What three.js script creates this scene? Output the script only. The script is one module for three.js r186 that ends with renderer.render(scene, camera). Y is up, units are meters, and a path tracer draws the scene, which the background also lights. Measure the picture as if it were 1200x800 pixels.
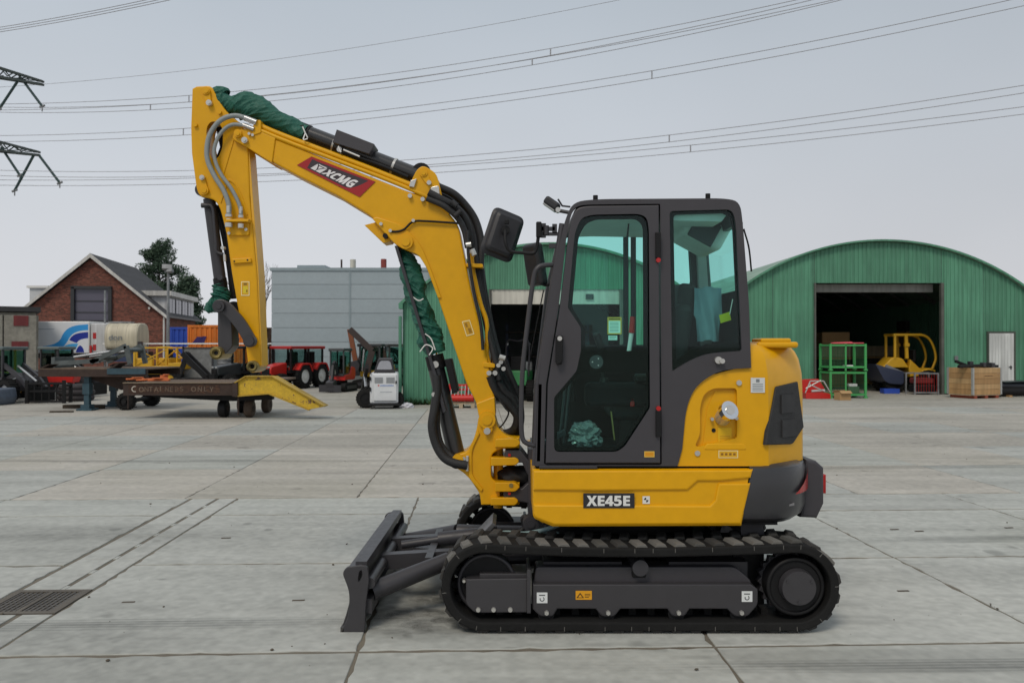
import * as THREE from 'three';
import { mergeGeometries, toCreasedNormals } from 'three/addons/utils/BufferGeometryUtils.js';
import { RoundedBoxGeometry } from 'three/addons/geometries/RoundedBoxGeometry.js';
import { Brush, Evaluator, SUBTRACTION } from 'three-bvh-csg';

// ---------------------------------------------------------------- camera, sky, sun, exposure
const V3 = (x, y, z) => new THREE.Vector3(x, y, z);
const scene = new THREE.Scene();
const camera = new THREE.PerspectiveCamera(2 * Math.atan(0.4) * 180 / Math.PI, 1.5, 0.1, 4000);
camera.position.set(0, 1.77, 0);
camera.rotation.x = 0.006;
camera.focus = 5.8; camera.userData.fStop = 5;
const renderer = new THREE.WebGLRenderer({ antialias: true });
renderer.toneMapping = THREE.LinearToneMapping;
renderer.toneMappingExposure = 1.0;
renderer.shadowMap.enabled = true;

function rng(s) { return () => { s = (s + 0x6d2b79f5) | 0; let t = Math.imul(s ^ (s >>> 15), 1 | s); t = (t + Math.imul(t ^ (t >>> 7), 61 | t)) ^ t; return ((t ^ (t >>> 14)) >>> 0) / 4294967296; }; }
// tileable value-noise fbm, values about 0..1
function fbm(w, h, fx, fy, oct, seed, gain = 0.5) {
  const out = new Float32Array(w * h); let amp = 1, tot = 0;
  for (let o = 0; o < oct; o++) {
    const r = rng(seed + o * 101), nx = fx << o, ny = fy << o, lat = new Float32Array(nx * ny);
    for (let i = 0; i < lat.length; i++) lat[i] = r();
    for (let y = 0; y < h; y++) {
      const gy = y / h * ny, y0 = Math.floor(gy), ty = gy - y0, sy = ty * ty * (3 - 2 * ty), ra = (y0 % ny) * nx, rb = ((y0 + 1) % ny) * nx;
      for (let x = 0; x < w; x++) {
        const gx = x / w * nx, x0 = Math.floor(gx), tx = gx - x0, sx = tx * tx * (3 - 2 * tx), a = x0 % nx, b = (x0 + 1) % nx;
        const p = lat[ra + a] + (lat[ra + b] - lat[ra + a]) * sx, q = lat[rb + a] + (lat[rb + b] - lat[rb + a]) * sx;
        out[y * w + x] += amp * (p + (q - p) * sy);
      }
    }
    tot += amp; amp *= gain;
  }
  for (let i = 0; i < out.length; i++) out[i] /= tot;
  return out;
}
{ // overcast sky: pale haze at the horizon, blue-grey above, soft cloud structure
  const w = 1024, h = 512, d = new Float32Array(w * h * 4), n = fbm(w, h, 6, 5, 5, 7), n2 = fbm(w, h, 14, 22, 4, 91);
  const stops = [[-90, .30, .30, .29], [-3, .42, .42, .42], [0, .685, .69, .715], [5, .645, .662, .697], [12, .565, .602, .652], [23, .455, .51, .572], [50, .54, .58, .625], [90, .68, .71, .74]];
  for (let y = 0; y < h; y++) {
    const e = ((y + .5) / h - .5) * 180; let k = 0; while (k < stops.length - 2 && e > stops[k + 1][0]) k++;
    const a = stops[k], b = stops[k + 1], t = Math.min(1, Math.max(0, (e - a[0]) / (b[0] - a[0])));
    for (let x = 0; x < w; x++) {
      const i = y * w + x, m = e > 0 ? 1 + (n[i] - .5) * .30 + (n2[i] - .5) * .09 : 1;
      for (let c = 0; c < 3; c++) d[i * 4 + c] = (a[c + 1] + (b[c + 1] - a[c + 1]) * t) * m;
      d[i * 4 + 3] = 1;
    }
  }
  const t = new THREE.DataTexture(d, w, h, THREE.RGBAFormat, THREE.FloatType);
  t.mapping = THREE.EquirectangularReflectionMapping; t.magFilter = t.minFilter = THREE.LinearFilter; t.wrapS = THREE.RepeatWrapping; t.needsUpdate = true;
  scene.background = t; scene.environment = t;
}
const sun = new THREE.DirectionalLight(0xfff3e2, 1.4);
sun.position.set(-14, 40, 26); sun.target.position.set(0, 0, -6);
sun.castShadow = true; sun.shadow.radius = 34; sun.shadow.mapSize.set(2048, 2048);
Object.assign(sun.shadow.camera, { left: -40, right: 40, top: 40, bottom: -40, near: 1, far: 140 });
scene.add(sun, sun.target);

// ---------------------------------------------------------------- helpers
const H = 1.77, F = 1000, CX = 600, CY = 406;                       // eye height and the lens of the photograph (1200 px wide)
const X = (px, D) => (px - CX) * D / F, Y = (py, D) => H - (py - CY) * D / F;
const P = (px, py, D) => V3(X(px, D), Y(py, D), -D);                // a point D metres away, read off the photograph
const used = {};
const numbered = (n) => { const k = used[n] = (used[n] ?? -1) + 1; return k ? n + '_' + String(k).padStart(3, '0') : n; };
function thing(name, label, category, pos = [0, 0, 0], turn = 0, group) {
  const o = new THREE.Group(); o.name = numbered(name); o.position.set(...pos); o.rotation.y = turn; o.userData = { label, category };
  if (group) o.userData.group = group; scene.add(o); return o;
}
function dup(src, pos, turn, label) { const o = src.clone(); o.name = numbered(src.name.replace(/_\d{3}$/, '')); o.position.set(...pos); o.rotation.y = turn; o.userData = { ...src.userData, label }; scene.add(o); return o; }
function merge(list) {
  if (!Array.isArray(list)) list = [list];
  return mergeGeometries(list.map((g) => {
    const h = g.index ? g.toNonIndexed() : g.clone();
    for (const k in h.attributes) if (!['position', 'normal', 'uv'].includes(k)) h.deleteAttribute(k);
    if (!h.attributes.normal) h.computeVertexNormals();
    if (!h.attributes.uv) h.setAttribute('uv', new THREE.BufferAttribute(new Float32Array(h.attributes.position.count * 2), 2));
    return h;
  }));
}
function boxUV(g) {                                                  // texture coordinates in metres, from the side each face looks to
  const p = g.attributes.position, uv = new Float32Array(p.count * 2), a = V3(), b = V3(), c = V3();
  for (let i = 0; i < p.count; i += 3) {
    a.fromBufferAttribute(p, i); b.fromBufferAttribute(p, i + 1); c.fromBufferAttribute(p, i + 2);
    const n = b.clone().sub(a).cross(c.clone().sub(a)), ax = Math.abs(n.x), ay = Math.abs(n.y), az = Math.abs(n.z);
    [a, b, c].forEach((v, k) => { const q = ay >= ax && ay >= az ? [v.x, -v.z] : ax > az ? [v.z, v.y] : [v.x, v.y]; uv[(i + k) * 2] = q[0]; uv[(i + k) * 2 + 1] = q[1]; });
  }
  g.setAttribute('uv', new THREE.BufferAttribute(uv, 2)); return g;
}
function finish(name, g, m, parent, label) {
  const o = new THREE.Mesh(g, m); o.name = name; o.castShadow = o.receiveShadow = true; if (label) o.userData.label = label; parent.add(o); return o;
}
const part = (name, geo, m, parent, label) => finish(name, boxUV(merge(geo)), m, parent, label);            // geometry in the parent's own axes
function w(name, geo, m, parent, label) {                                                                    // geometry given in scene axes
  const g = merge(geo); let o = parent, dx = 0, dy = 0, dz = 0;
  while (o && o !== scene) { dx += o.position.x; dy += o.position.y; dz += o.position.z; o = o.parent; }
  boxUV(g); return finish(name, g.translate(-dx, -dy, -dz), m, parent, label);
}
function struct(name, geo, m, kind = 'structure') { const o = part(numbered(name), geo, m, scene); o.userData.kind = kind; return o; }
const place = (g, x = 0, y = 0, z = 0, rx = 0, ry = 0, rz = 0) => g.applyMatrix4(new THREE.Matrix4().compose(V3(x, y, z), new THREE.Quaternion().setFromEuler(new THREE.Euler(rx, ry, rz)), V3(1, 1, 1)));
const box = (a, b, c, ...at) => place(new THREE.BoxGeometry(a, b, c), ...at);
const rbox = (a, b, c, r, ...at) => place(new RoundedBoxGeometry(a, b, c, 2, Math.min(r, a / 2.02, b / 2.02, c / 2.02)), ...at);
function cyl(r, len, axis, x, y, z, r2 = r, seg = 20) {
  const g = new THREE.CylinderGeometry(r2, r, len, seg); if (axis === 'x') g.rotateZ(-Math.PI / 2); if (axis === 'z') g.rotateX(Math.PI / 2); return g.translate(x, y, z);
}
function orient(g, a, b) { const d = b.clone().sub(a); g.applyQuaternion(new THREE.Quaternion().setFromUnitVectors(V3(0, 1, 0), d.clone().normalize())); return g.translate((a.x + b.x) / 2, (a.y + b.y) / 2, (a.z + b.z) / 2); }
const rod = (a, b, r, r2 = r, seg = 12) => orient(new THREE.CylinderGeometry(r2, r, a.distanceTo(b), seg), a, b);
function bar(a, b, wd, ht = wd) {                                    // square bar between two points, its ht side kept upright
  const d = b.clone().sub(a), L = d.length(), z = d.normalize(), up = Math.abs(z.y) > .98 ? V3(1, 0, 0) : V3(0, 1, 0), x = up.clone().cross(z).normalize(), y = z.clone().cross(x);
  const g = new THREE.BoxGeometry(wd, ht, L); g.applyMatrix4(new THREE.Matrix4().makeBasis(x, y, z)); return g.translate((a.x + b.x) / 2, (a.y + b.y) / 2, (a.z + b.z) / 2);
}
const tube = (pts, r, seg = pts.length * 6, rs = 8) => new THREE.TubeGeometry(new THREE.CatmullRomCurve3(pts, false, 'catmullrom', .5), seg, r, rs);
function rounded(pts) {                                              // corners [x, y, r] cut back by r and rounded
  const out = [], n = pts.length;
  for (let i = 0; i < n; i++) {
    const [x, y, r] = pts[i]; if (!r) { out.push(new THREE.Vector2(x, y)); continue; }
    const a = pts[(i + n - 1) % n], b = pts[(i + 1) % n], la = Math.hypot(a[0] - x, a[1] - y), lb = Math.hypot(b[0] - x, b[1] - y), ta = Math.min(r, la * .48) / la, tb = Math.min(r, lb * .48) / lb;
    const p = [x + (a[0] - x) * ta, y + (a[1] - y) * ta], q = [x + (b[0] - x) * tb, y + (b[1] - y) * tb];
    for (let k = 0; k <= 5; k++) { const t = k / 5, u = 1 - t; out.push(new THREE.Vector2(u * u * p[0] + 2 * u * t * x + t * t * q[0], u * u * p[1] + 2 * u * t * y + t * t * q[1])); }
  }
  return out;
}
function extrude(pts, z0, z1, bevel = 0, holes = []) {               // outline in metres, from depth z0 (far) to z1 (near)
  const fit = (q) => rounded(q.map((p, i) => {                       // a corner tighter than the bevel stays a plain mitre
    const a = q[(i + q.length - 1) % q.length], b = q[(i + 1) % q.length], t = Math.min(p[2] ?? 0, .48 * Math.hypot(a[0] - p[0], a[1] - p[1]), .48 * Math.hypot(b[0] - p[0], b[1] - p[1]));
    return t > 2 * bevel ? p : [p[0], p[1]];
  }));
  const s = new THREE.Shape(fit(pts)); for (const h of holes) s.holes.push(new THREE.Path(fit(h)));
  const g = new THREE.ExtrudeGeometry(s, { depth: z1 - z0 - 2 * bevel, bevelEnabled: bevel > 0, bevelThickness: bevel, bevelSize: bevel, bevelOffset: -bevel, bevelSegments: 2, steps: 1 });
  /*DBG*/
  return toCreasedNormals(g.translate(0, 0, z0 + bevel), .36);
}
const M = (D, pts) => pts.map(([x, y, r]) => [X(x, D), Y(y, D), r ? r * D / F : 0]);
// a plate whose outline is read off the photograph at its near face D0 and that reaches back to D1
const prism = (D0, D1, pts, bevel = 0, holes = []) => extrude(M(D0, pts), -D1, -D0, bevel, holes.map((h) => M(D0, h)));
const disc = (px, py, D, rpx, len, seg = 20, r2) => cyl(rpx * D / F, len, 'z', X(px, D), Y(py, D), -D - len / 2, (r2 ?? rpx) * D / F, seg);
const ring = (cx, cy, r, n = 24) => Array.from({ length: n }, (_, i) => [cx + r * Math.cos(i / n * 6.2832), cy + r * Math.sin(i / n * 6.2832)]);
function quad(a, b, c, d) { const g = new THREE.BufferGeometry(); g.setAttribute('position', new THREE.BufferAttribute(new Float32Array([a, b, c, d].flatMap((v) => [v.x, v.y, v.z])), 3)); g.setAttribute('uv', new THREE.BufferAttribute(new Float32Array([0, 1, 1, 1, 1, 0, 0, 0]), 2)); g.setIndex([0, 2, 1, 0, 3, 2]); g.computeVertexNormals(); return g; }
function decal(name, corners, D, m, parent, label) {                 // flat print stuck on a face: corners TL TR BR BL read at depth D
  const g = quad(...corners.map(([x, y]) => P(x, y, D))); let o = parent, dx = 0, dy = 0, dz = 0;
  while (o && o !== scene) { dx += o.position.x; dy += o.position.y; dz += o.position.z; o = o.parent; }
  return finish(name, g.translate(-dx, -dy, -dz), m, parent, label);
}
function flat(name, wd, ht, m, parent, x, y, z, ry = 0, label) { const g = new THREE.PlaneGeometry(wd, ht); return finish(name, place(g, x, y, z, 0, ry, 0), m, parent, label); }

// ---------------------------------------------------------------- materials
const tex = (data, s, rep, srgb) => { const t = new THREE.DataTexture(data, s, s, THREE.RGBAFormat); t.wrapS = t.wrapT = THREE.RepeatWrapping; t.magFilter = THREE.LinearFilter; t.minFilter = THREE.LinearMipmapLinearFilter; t.generateMipmaps = true; t.repeat.set(1 / rep, 1 / rep); if (srgb) t.colorSpace = THREE.SRGBColorSpace; t.needsUpdate = true; return t; };
function grey(f, s, rep, lo, hi, srgb) { const d = new Uint8Array(s * s * 4); for (let i = 0; i < s * s; i++) { const v = Math.max(0, Math.min(255, (lo + (hi - lo) * f(i)) * 255)); d[i * 4] = d[i * 4 + 1] = d[i * 4 + 2] = v; d[i * 4 + 3] = 255; } return tex(d, s, rep, srgb); }
const nA = fbm(512, 512, 5, 5, 6, 11), nB = fbm(512, 512, 24, 24, 4, 23), nS = fbm(512, 512, 40, 3, 4, 37), nF = fbm(512, 512, 128, 128, 2, 5);
const sm = (a, b, x) => { const t = Math.max(0, Math.min(1, (x - a) / (b - a))); return t * t * (3 - 2 * t); };
const T = {
  dirt: grey((i) => nA[i] * .6 + nB[i] * .4, 512, 1.3, .84, 1.08),
  patch: grey((i) => sm(.25, .75, nA[i] * .65 + nB[i] * .35), 512, 2.2, .62, 1.0),
  streak: grey((i) => sm(.2, .8, nS[i] * .6 + nA[i] * .4), 512, 3.5, .68, 1.04),
  rough: grey((i) => nA[i] * .5 + nB[i] * .5, 512, .9, .7, 1.15),
  grain: grey((i) => nF[i] * .5 + nB[i] * .5, 512, .35, 0, 1),
};
const hex = (c) => new THREE.Color(c);
function mat(color, rough = .6, o = {}) {
  const m = new (o.coat || o.sheen || o.spec !== undefined ? THREE.MeshPhysicalMaterial : THREE.MeshStandardMaterial)({ color: Array.isArray(color) ? new THREE.Color().setRGB(...color) : hex(color), roughness: rough, metalness: o.metal ?? 0 });
  if (o.map !== null) m.map = T[o.map ?? 'dirt'];
  if (o.rmap !== null) m.roughnessMap = T.rough;
  if (o.bump) { m.bumpMap = o.bumpMap ?? T.grain; m.bumpScale = o.bump; }
  if (o.spec !== undefined) m.specularIntensity = o.spec;
  if (o.coat) { m.clearcoat = o.coat; m.clearcoatRoughness = .25; }
  if (o.sheen) { m.sheen = o.sheen; m.sheenRoughness = .6; m.sheenColor = m.color.clone(); }
  return m;
}
function glass(color, rough = 0) { const m = new THREE.MeshPhysicalMaterial({ color: new THREE.Color().setRGB(...color), roughness: rough, transmission: 1, thickness: 0, ior: 1.5, specularIntensity: .4 }); return m; }
function print(wd, ht, draw, rough = .5) {                           // flat print on a canvas
  const c = document.createElement('canvas'); c.width = wd; c.height = ht; const g = c.getContext('2d'); draw(g, wd, ht);
  const t = new THREE.CanvasTexture(c); t.colorSpace = THREE.SRGBColorSpace; t.anisotropy = 8;
  return new THREE.MeshStandardMaterial({ map: t, roughness: rough });
}
const chip = (() => { const s = 512, d = new Uint8Array(s * s * 4); for (let i = 0; i < s * s; i++) { const q = sm(.56, .64, nA[i] * .55 + nB[i] * .45), v = .75 + nB[i] * .5, c = [150 * v * (1 - q) + 40 * q, 98 * v * (1 - q) + 22 * q, 7 * (1 - q) + 12 * q]; for (let k = 0; k < 3; k++) d[i * 4 + k] = c[k]; d[i * 4 + 3] = 255; } return tex(d, s, 1.1); })();
const K = {
  yellow: mat([.76, .385, .001], .42, { spec: .6, coat: .12, bump: .0003 }), yellowOld: (() => { const m = mat([1, 1, 1], .75, { bump: .003 }); m.map = chip; return m; })(), yellowFar: mat([.66, .38, .02], .55),
  cabGrey: mat([.048, .045, .052], .5, { bump: .0004 }), darkGrey: mat([.035, .034, .040], .5), steelDark: mat([.05, .048, .053], .45, { metal: .15 }),
  black: mat([.010, .010, .011], .6, { spec: .5 }), frit: mat([.002, .002, .002], .5, { spec: .12 }), rubber: mat([.016, .016, .016], .9, { spec: .4, map: 'patch', bump: .002 }), rubberWorn: mat([.10, .098, .09], .95, { map: 'patch', bump: .003 }), rubberDust: mat([.19, .183, .168], .95, { map: 'patch', bump: .003 }), rubberMid: mat([.055, .053, .05], .92, { map: 'patch', bump: .003 }),
  hose: mat([.018, .018, .02], .7, { bump: .002 }), steel: mat([.55, .55, .55], .3, { metal: .9 }), zinc: mat([.62, .61, .58], .35, { metal: .7 }), chrome: mat([.8, .8, .8], .08, { metal: 1, rmap: null }), brass: mat([.35, .27, .1], .4, { metal: .7 }),
  hoseGrey: mat([.27, .30, .30], .5, { bump: .002 }), hoseTeal: mat([.20, .30, .31], .5), white: mat([.78, .78, .76], .5), offwhite: mat([.62, .60, .52], .6, { map: 'streak' }), red: mat([.55, .02, .015], .42), orange: mat([.75, .20, .02], .55, { map: 'streak' }),
  cloth: mat([.008, .105, .072], .55, { bump: .004, sheen: .3, rmap: null }), plastic: mat([.02, .02, .024], .55, { bump: .0005 }), interior: mat([.012, .0125, .014], .85, { spec: .2 }), headliner: mat([.74, .74, .72], .8),
  glassTint: glass([.79, .985, .955]), glassClear: glass([.80, .86, .85]), lens: mat([.35, .36, .36], .15, { rmap: null }), redLens: mat([.42, .012, .012], .2, { rmap: null }),
  green: mat([.098, .295, .185], .6, { map: 'streak' }), greenRoof: mat([.24, .36, .28], .65, { map: 'streak' }), greenFrame: mat([.06, .36, .10], .5), warehouse: mat([.35, .41, .445], .55), warehouseTrim: mat([.27, .33, .36], .5),
  brick: null, roofTile: mat([.045, .045, .05], .8, { map: 'streak', bump: .01 }), rust: mat([.048, .028, .021], .85, { map: 'patch', bump: .004 }), rustDeck: mat([.17, .12, .085], .9, { map: 'patch', bump: .004 }), wood: mat([.50, .30, .13], .8, { map: 'streak' }), woodPale: mat([.50, .40, .27], .85, { map: 'streak' }),
  blue: mat([.02, .07, .42], .5), navy: mat([.02, .035, .09], .6), steelBlue: mat([.035, .085, .115], .6, { map: 'patch' }), concretePanel: mat([.30, .285, .245], .9, { map: 'patch', bump: .006 }), galv: mat([.30, .31, .32], .5, { metal: .4, map: 'patch' }), shelf: mat([.05, .045, .04], .9), bark: mat([.07, .055, .045], .95), cardboard: mat([.42, .26, .12], .9),
};
// ---------------------------------------------------------------- the ground: concrete slabs with open joints
const YAW = .04, uvRot = new THREE.Matrix4().makeRotationY(YAW);
const slabMats = [], groundMat = mat([.31, .292, .262], .9, { map: null });
{
  const s = 2048, big = fbm(s, s, 5, 5, 6, 301), strk = fbm(s, s, 3, 36, 5, 302), fine = fbm(s, s, 256, 256, 2, 303), mott = fbm(s, s, 60, 110, 3, 305), spots = fbm(s, s, 44, 44, 2, 304), d = new Uint8Array(s * s * 4), r = new Uint8Array(s * s * 4);
  for (let i = 0; i < s * s; i++) {
    const st = strk[i], tyre = sm(.60, .72, st) * .24 * sm(.35, .6, big[i]), stain = sm(.55, .75, big[i]) * .16, oil = sm(.84, .92, spots[i]) * .3;
    const v = (1.08 + (big[i] - .5) * .62 + (st - .5) * .62 + (fine[i] - .5) * .34 + (mott[i] - .5) * .08) * (1 - tyre) * (1 - stain) * (1 - oil);
    d[i * 4] = Math.min(255, 168 * v); d[i * 4 + 1] = Math.min(255, 168 * v + 1); d[i * 4 + 2] = Math.min(255, 166 * v - stain * 24); d[i * 4 + 3] = 255;
    const q = 255 * Math.min(1, .78 + fine[i] * .2 - tyre * .4); r[i * 4] = r[i * 4 + 1] = r[i * 4 + 2] = q; r[i * 4 + 3] = 255;
  }
  const map = tex(d, s, 13), rm = tex(r, s, 13), far = tex(d, s, 31);
  for (const c of [[.388, .396, .375], [.408, .414, .394], [.365, .371, .352], [.40, .378, .342], [.375, .355, .32]]) {
    const m = new THREE.MeshStandardMaterial({ map, roughnessMap: rm, roughness: 1, bumpMap: T.grain, bumpScale: .0012 }); m.color.setRGB(c[0] * 1.45, c[1] * 1.45, c[2] * 1.45); slabMats.push(m);
  }
  groundMat.map = far; groundMat.color.setRGB(.50, .475, .43);
}
const bed = mat([.20, .175, .135], .95, { map: 'patch', bump: .004 });
const U0 = -30, U1 = 30, W0 = .9, W1 = 24.5, dirU = V3(Math.cos(YAW), 0, -Math.sin(YAW)), dirW = V3(-Math.sin(YAW), 0, -Math.cos(YAW));
const G = (u, v, y = 0) => dirU.clone().multiplyScalar(u).addScaledVector(dirW, v).setY(y);
const ground = (() => {
  const s = new THREE.Shape([[-900, -900], [900, -900], [900, 1400], [-900, 1400]].map((a) => new THREE.Vector2(...a)));
  s.holes.push(new THREE.Path([[U0, W0], [U1, W0], [U1, W1], [U0, W1]].map((a) => new THREE.Vector2(...a))));
  return struct('ground', new THREE.ShapeGeometry(s).rotateX(-Math.PI / 2).rotateY(YAW), groundMat);
})();
const yard = struct('yard_pavement', new THREE.PlaneGeometry(U1 - U0, W1 - W0).rotateX(-Math.PI / 2).translate((U0 + U1) / 2, -.009, -(W0 + W1) / 2).rotateY(YAW), bed);
{
  const rnd = rng(77), cache = {};
  const slab = (u0, u1, v0, v1, mi, gap = .018) => {
    const a = u1 - u0 - gap * 1.0, b = v1 - v0 - gap * 2.1, c4 = [[-a / 2, -b / 2], [a / 2, -b / 2], [a / 2, b / 2], [-a / 2, b / 2]], shape = [];
    c4.forEach((p, i) => { const q = c4[(i + 1) % 4], L = Math.hypot(q[0] - p[0], q[1] - p[1]), n = v0 < 12 && L < 3 ? Math.round(L / .09) : 1; for (let k = 0; k < n; k++) { const f = k / n, d = k ? Math.pow(rnd(), 4) * .022 - .003 : 0, nx = -(q[1] - p[1]) / L, ny = (q[0] - p[0]) / L; shape.push([p[0] + (q[0] - p[0]) * f + nx * d, p[1] + (q[1] - p[1]) * f + ny * d]); } });
    const g = extrude(shape, -.06, 0, .006).rotateX(-Math.PI / 2).rotateY(YAW), c = G((u0 + u1) / 2, (v0 + v1) / 2);
    g.translate(c.x, (rnd() - .5) * .004 - .001, c.z); const o = part('concrete_slab', g, slabMats[mi], yard); o.position.y = 0; return o;
  };
  const fr = [-.7, 1.4]; void fr; void cache;
  // near field
  for (const [v0, v1] of [[.9, 2.95], [2.95, 5], [5, 7.05], [7.05, 9.1], [9.1, 10.1]]) for (let k = -7; k < 7; k++) {
    let u0 = 1.4 + 2.1 * k, u1 = u0 + 2.1; if (Math.abs(u0) > v1 * .75 + 2.6 && Math.abs(u1) > v1 * .75 + 2.6) continue;
    if (k < -2) { u0 -= .55; u1 -= .55; }
    slab(u0, u1, v0, v1, Math.floor(rnd() * 3));
  }
  // far field, browner
  for (let v = 10.1; v < 24.4; v += 2.4) for (let k = -15; k < 15; k++) {
    const u0 = -1.42 + 2 * k, u1 = u0 + 2; if (Math.min(Math.abs(u0), Math.abs(u1)) > (v + 2.4) * .66 + 1) continue;
    slab(u0, u1, v, v + 2.4, 2 + Math.floor(rnd() * 3), .014);
  }
  // the paving runs on to both sides as long strips
  const ends = {}; for (const o of yard.children) { const b = new THREE.Box3().setFromObject(o), c = b.getCenter(V3()), v = c.dot(dirW), u = c.dot(dirU), k = Math.round(v * 20); (ends[k] ??= { v, lo: u, hi: u, n: 0 }); ends[k].lo = Math.min(ends[k].lo, u); ends[k].hi = Math.max(ends[k].hi, u); }
  for (const { v, lo, hi } of Object.values(ends)) { const nearRow = v < 10.1, row = nearRow ? [[.9, 2.95], [2.95, 5], [5, 7.05], [7.05, 9.1], [9.1, 10.1]].find(([a, b]) => v > a && v < b) : [10.1 + 2.4 * Math.floor((v - 10.1) / 2.4), 12.5 + 2.4 * Math.floor((v - 10.1) / 2.4)], h = nearRow ? 1.05 : 1; if (!row) continue; slab(U0, lo - h, row[0], row[1], nearRow ? 1 : 3); slab(hi + h, U1, row[0], row[1], nearRow ? 1 : 3); }
  // drainage channel: cover stones with slots, and a cast grate
  const dc = slabMats[1], stone = (u0, u1, v0, v1) => { const c = G((u0 + u1) / 2, (v0 + v1) / 2), a = u1 - u0 - .008, b = v1 - v0 - .008; part('drain_kerb', extrude([[-a / 2, -b / 2], [a / 2, -b / 2], [a / 2, b / 2], [-a / 2, b / 2]], -.06, -.001, .004).rotateX(-Math.PI / 2).rotateY(YAW).translate(c.x, 0, c.z), dc, yard); };
  for (const [a, b] of [[2.2, 4.0], [4.0, 5.78], [6.36, 7.26], [7.26, 8.14], [8.14, 9.04], [9.04, 10.08]]) {
    stone(-3.32, -3.048, a, b); stone(-3.014, -2.812, a, b);
    const n = Math.round((b - a) / .45), L = (b - a) / n; for (let i = 0; i < n; i++) stone(-3.052, -3.010, a + i * L, a + i * L + .1);
  }
  const gm = mat([.13, .12, .11], .7, { metal: .3, map: 'patch', bump: .003 }), c = G(-3.075, 6.07), gr = thing('drain_grate', 'rusty cast iron drain grate at the end of the slotted channel', 'drain grate', [c.x, 0, c.z], YAW);
  part('frame', [box(.53, .03, .05, 0, -.013, .255), box(.53, .03, .05, 0, -.013, -.255), box(.05, .03, .46, -.24, -.013, 0), box(.05, .03, .46, .24, -.013, 0), box(.03, .03, .46, 0, -.013, 0)], mat([.13, .115, .095], .85, { map: 'patch', bump: .003 }), gr);
  for (const s of [-1, 1]) for (let i = 0; i < 6; i++) part('grate_bar', box(.012, .025, .46, s * .118 + (i - 2.5) * .034, -.014, 0), gm, gr);
  for (const s of [-1, 1]) for (let i = 0; i < 8; i++) part('grate_bar', box(.196, .022, .018, s * .118, -.016, (i - 3.5) * .054), gm, gr);
  part('pit', box(.44, .006, .44, 0, -.04, 0), K.black, gr);
  // grit and dead leaves scattered over the yard
  { const n = 520, im = new THREE.InstancedMesh(new THREE.DodecahedronGeometry(1, 0), mat([.09, .075, .055], .95, { map: null }), n), m4 = new THREE.Matrix4(), qt = new THREE.Quaternion(), eu = new THREE.Euler(); for (let i = 0; i < n; i++) { const v = 4.2 + Math.pow(rnd(), .8) * 18, u = (rnd() * 2 - 1) * v * .7, p = G(rnd() < .3 ? 1.4 + 2.1 * Math.round((u - 1.4) / 2.1) + (rnd() - .5) * .05 : u, v, 0), s = .003 + Math.pow(rnd(), 5) * .011; qt.setFromEuler(eu.set(rnd() * .3, rnd() * 6, rnd() * .3)); im.setMatrixAt(i, m4.compose(p.setY(.002 + s * .25), qt, V3(s, s * .45, s * .8))); } im.name = 'grit'; im.userData = { kind: 'stuff', label: 'grit and dead leaves scattered over the concrete yard' }; im.castShadow = im.receiveShadow = true; scene.add(im); }
  // lifting slots in the slabs
  for (const [px, py] of [[151, 705], [350, 703], [265, 630], [790, 700], [1058, 692], [1048, 620], [1077, 622], [1182, 618]]) {
    const D = H * 1000 / (py - CY); part('lifting_slot', box(.085, .003, .022, X(px, D), .0025, -D, 0, YAW + .05, 0), mat([.10, .08, .06], .9), yard);
  }
}
// tyre marks, damp with painted-in shade under the blade, and a painted line further back
{
  const mark = (name, cx, cz, wd, ht, ry, draw) => { const m = print(512, 256, (g, a, b) => { g.clearRect(0, 0, a, b); draw(g, rng(Math.round(cx * 31 + 400))); }, .85); m.transparent = true; const p = new THREE.PlaneGeometry(wd, ht).rotateX(-Math.PI / 2).rotateY(YAW + ry); const o = new THREE.Mesh(p.translate(cx, .0045, cz), m); o.name = numbered(name); o.userData.kind = 'structure'; o.receiveShadow = true; scene.add(o); };
  const bands = (g, r) => { for (let k = 0; k < 900; k++) { const x = r() * 512, y = 128 + (Math.round(r() * 4 - 2) * 34) + (r() - .5) * 26, L = 30 + r() * 130, f = Math.sin(Math.PI * x / 512); g.fillStyle = 'rgba(52,56,58,' + (.02 + r() * .07) * f + ')'; g.fillRect(x - L / 2, y, L, 1.5 + r() * 3); } };
  mark('tyre_mark', -3.0, -5.42, 5.2, .34, 0, bands); mark('tyre_mark', 5.4, -12.5, 8, .6, .02, bands); mark('tyre_mark', 2.6, -4.75, 4.6, .3, -.02, bands); mark('tyre_mark', -5.5, -13.2, 9, .5, -.03, bands); mark('tyre_mark', 4.6, -7.9, 4, .4, .05, bands);
  mark('damp_shade_patch', -.55, -5.75, 1.25, 1.5, 0, (g, r) => { for (let k = 0; k < 420; k++) { const a = r() * 6.28, q = Math.sqrt(r()), x = 256 + Math.cos(a) * q * 210, y = 128 + Math.sin(a) * q * 105, e = 1 - q; g.fillStyle = 'rgba(40,42,42,' + (.03 + .16 * e * r()) + ')'; g.beginPath(); g.ellipse(x, y, 8 + r() * 34, 3 + r() * 9, r() * .5 - .25, 0, 6.28); g.fill(); } });  // wet concrete and part of the blade shadow, painted together as dark blots
}
{
  const m = new THREE.MeshStandardMaterial({ color: hex('#d8d8d4'), roughness: .8, map: T.patch }); const g = new THREE.PlaneGeometry(3.4, .14).rotateX(-Math.PI / 2); g.translate(15.1, .005, -24.6);
  struct('painted_line', g, m);
}
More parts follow.
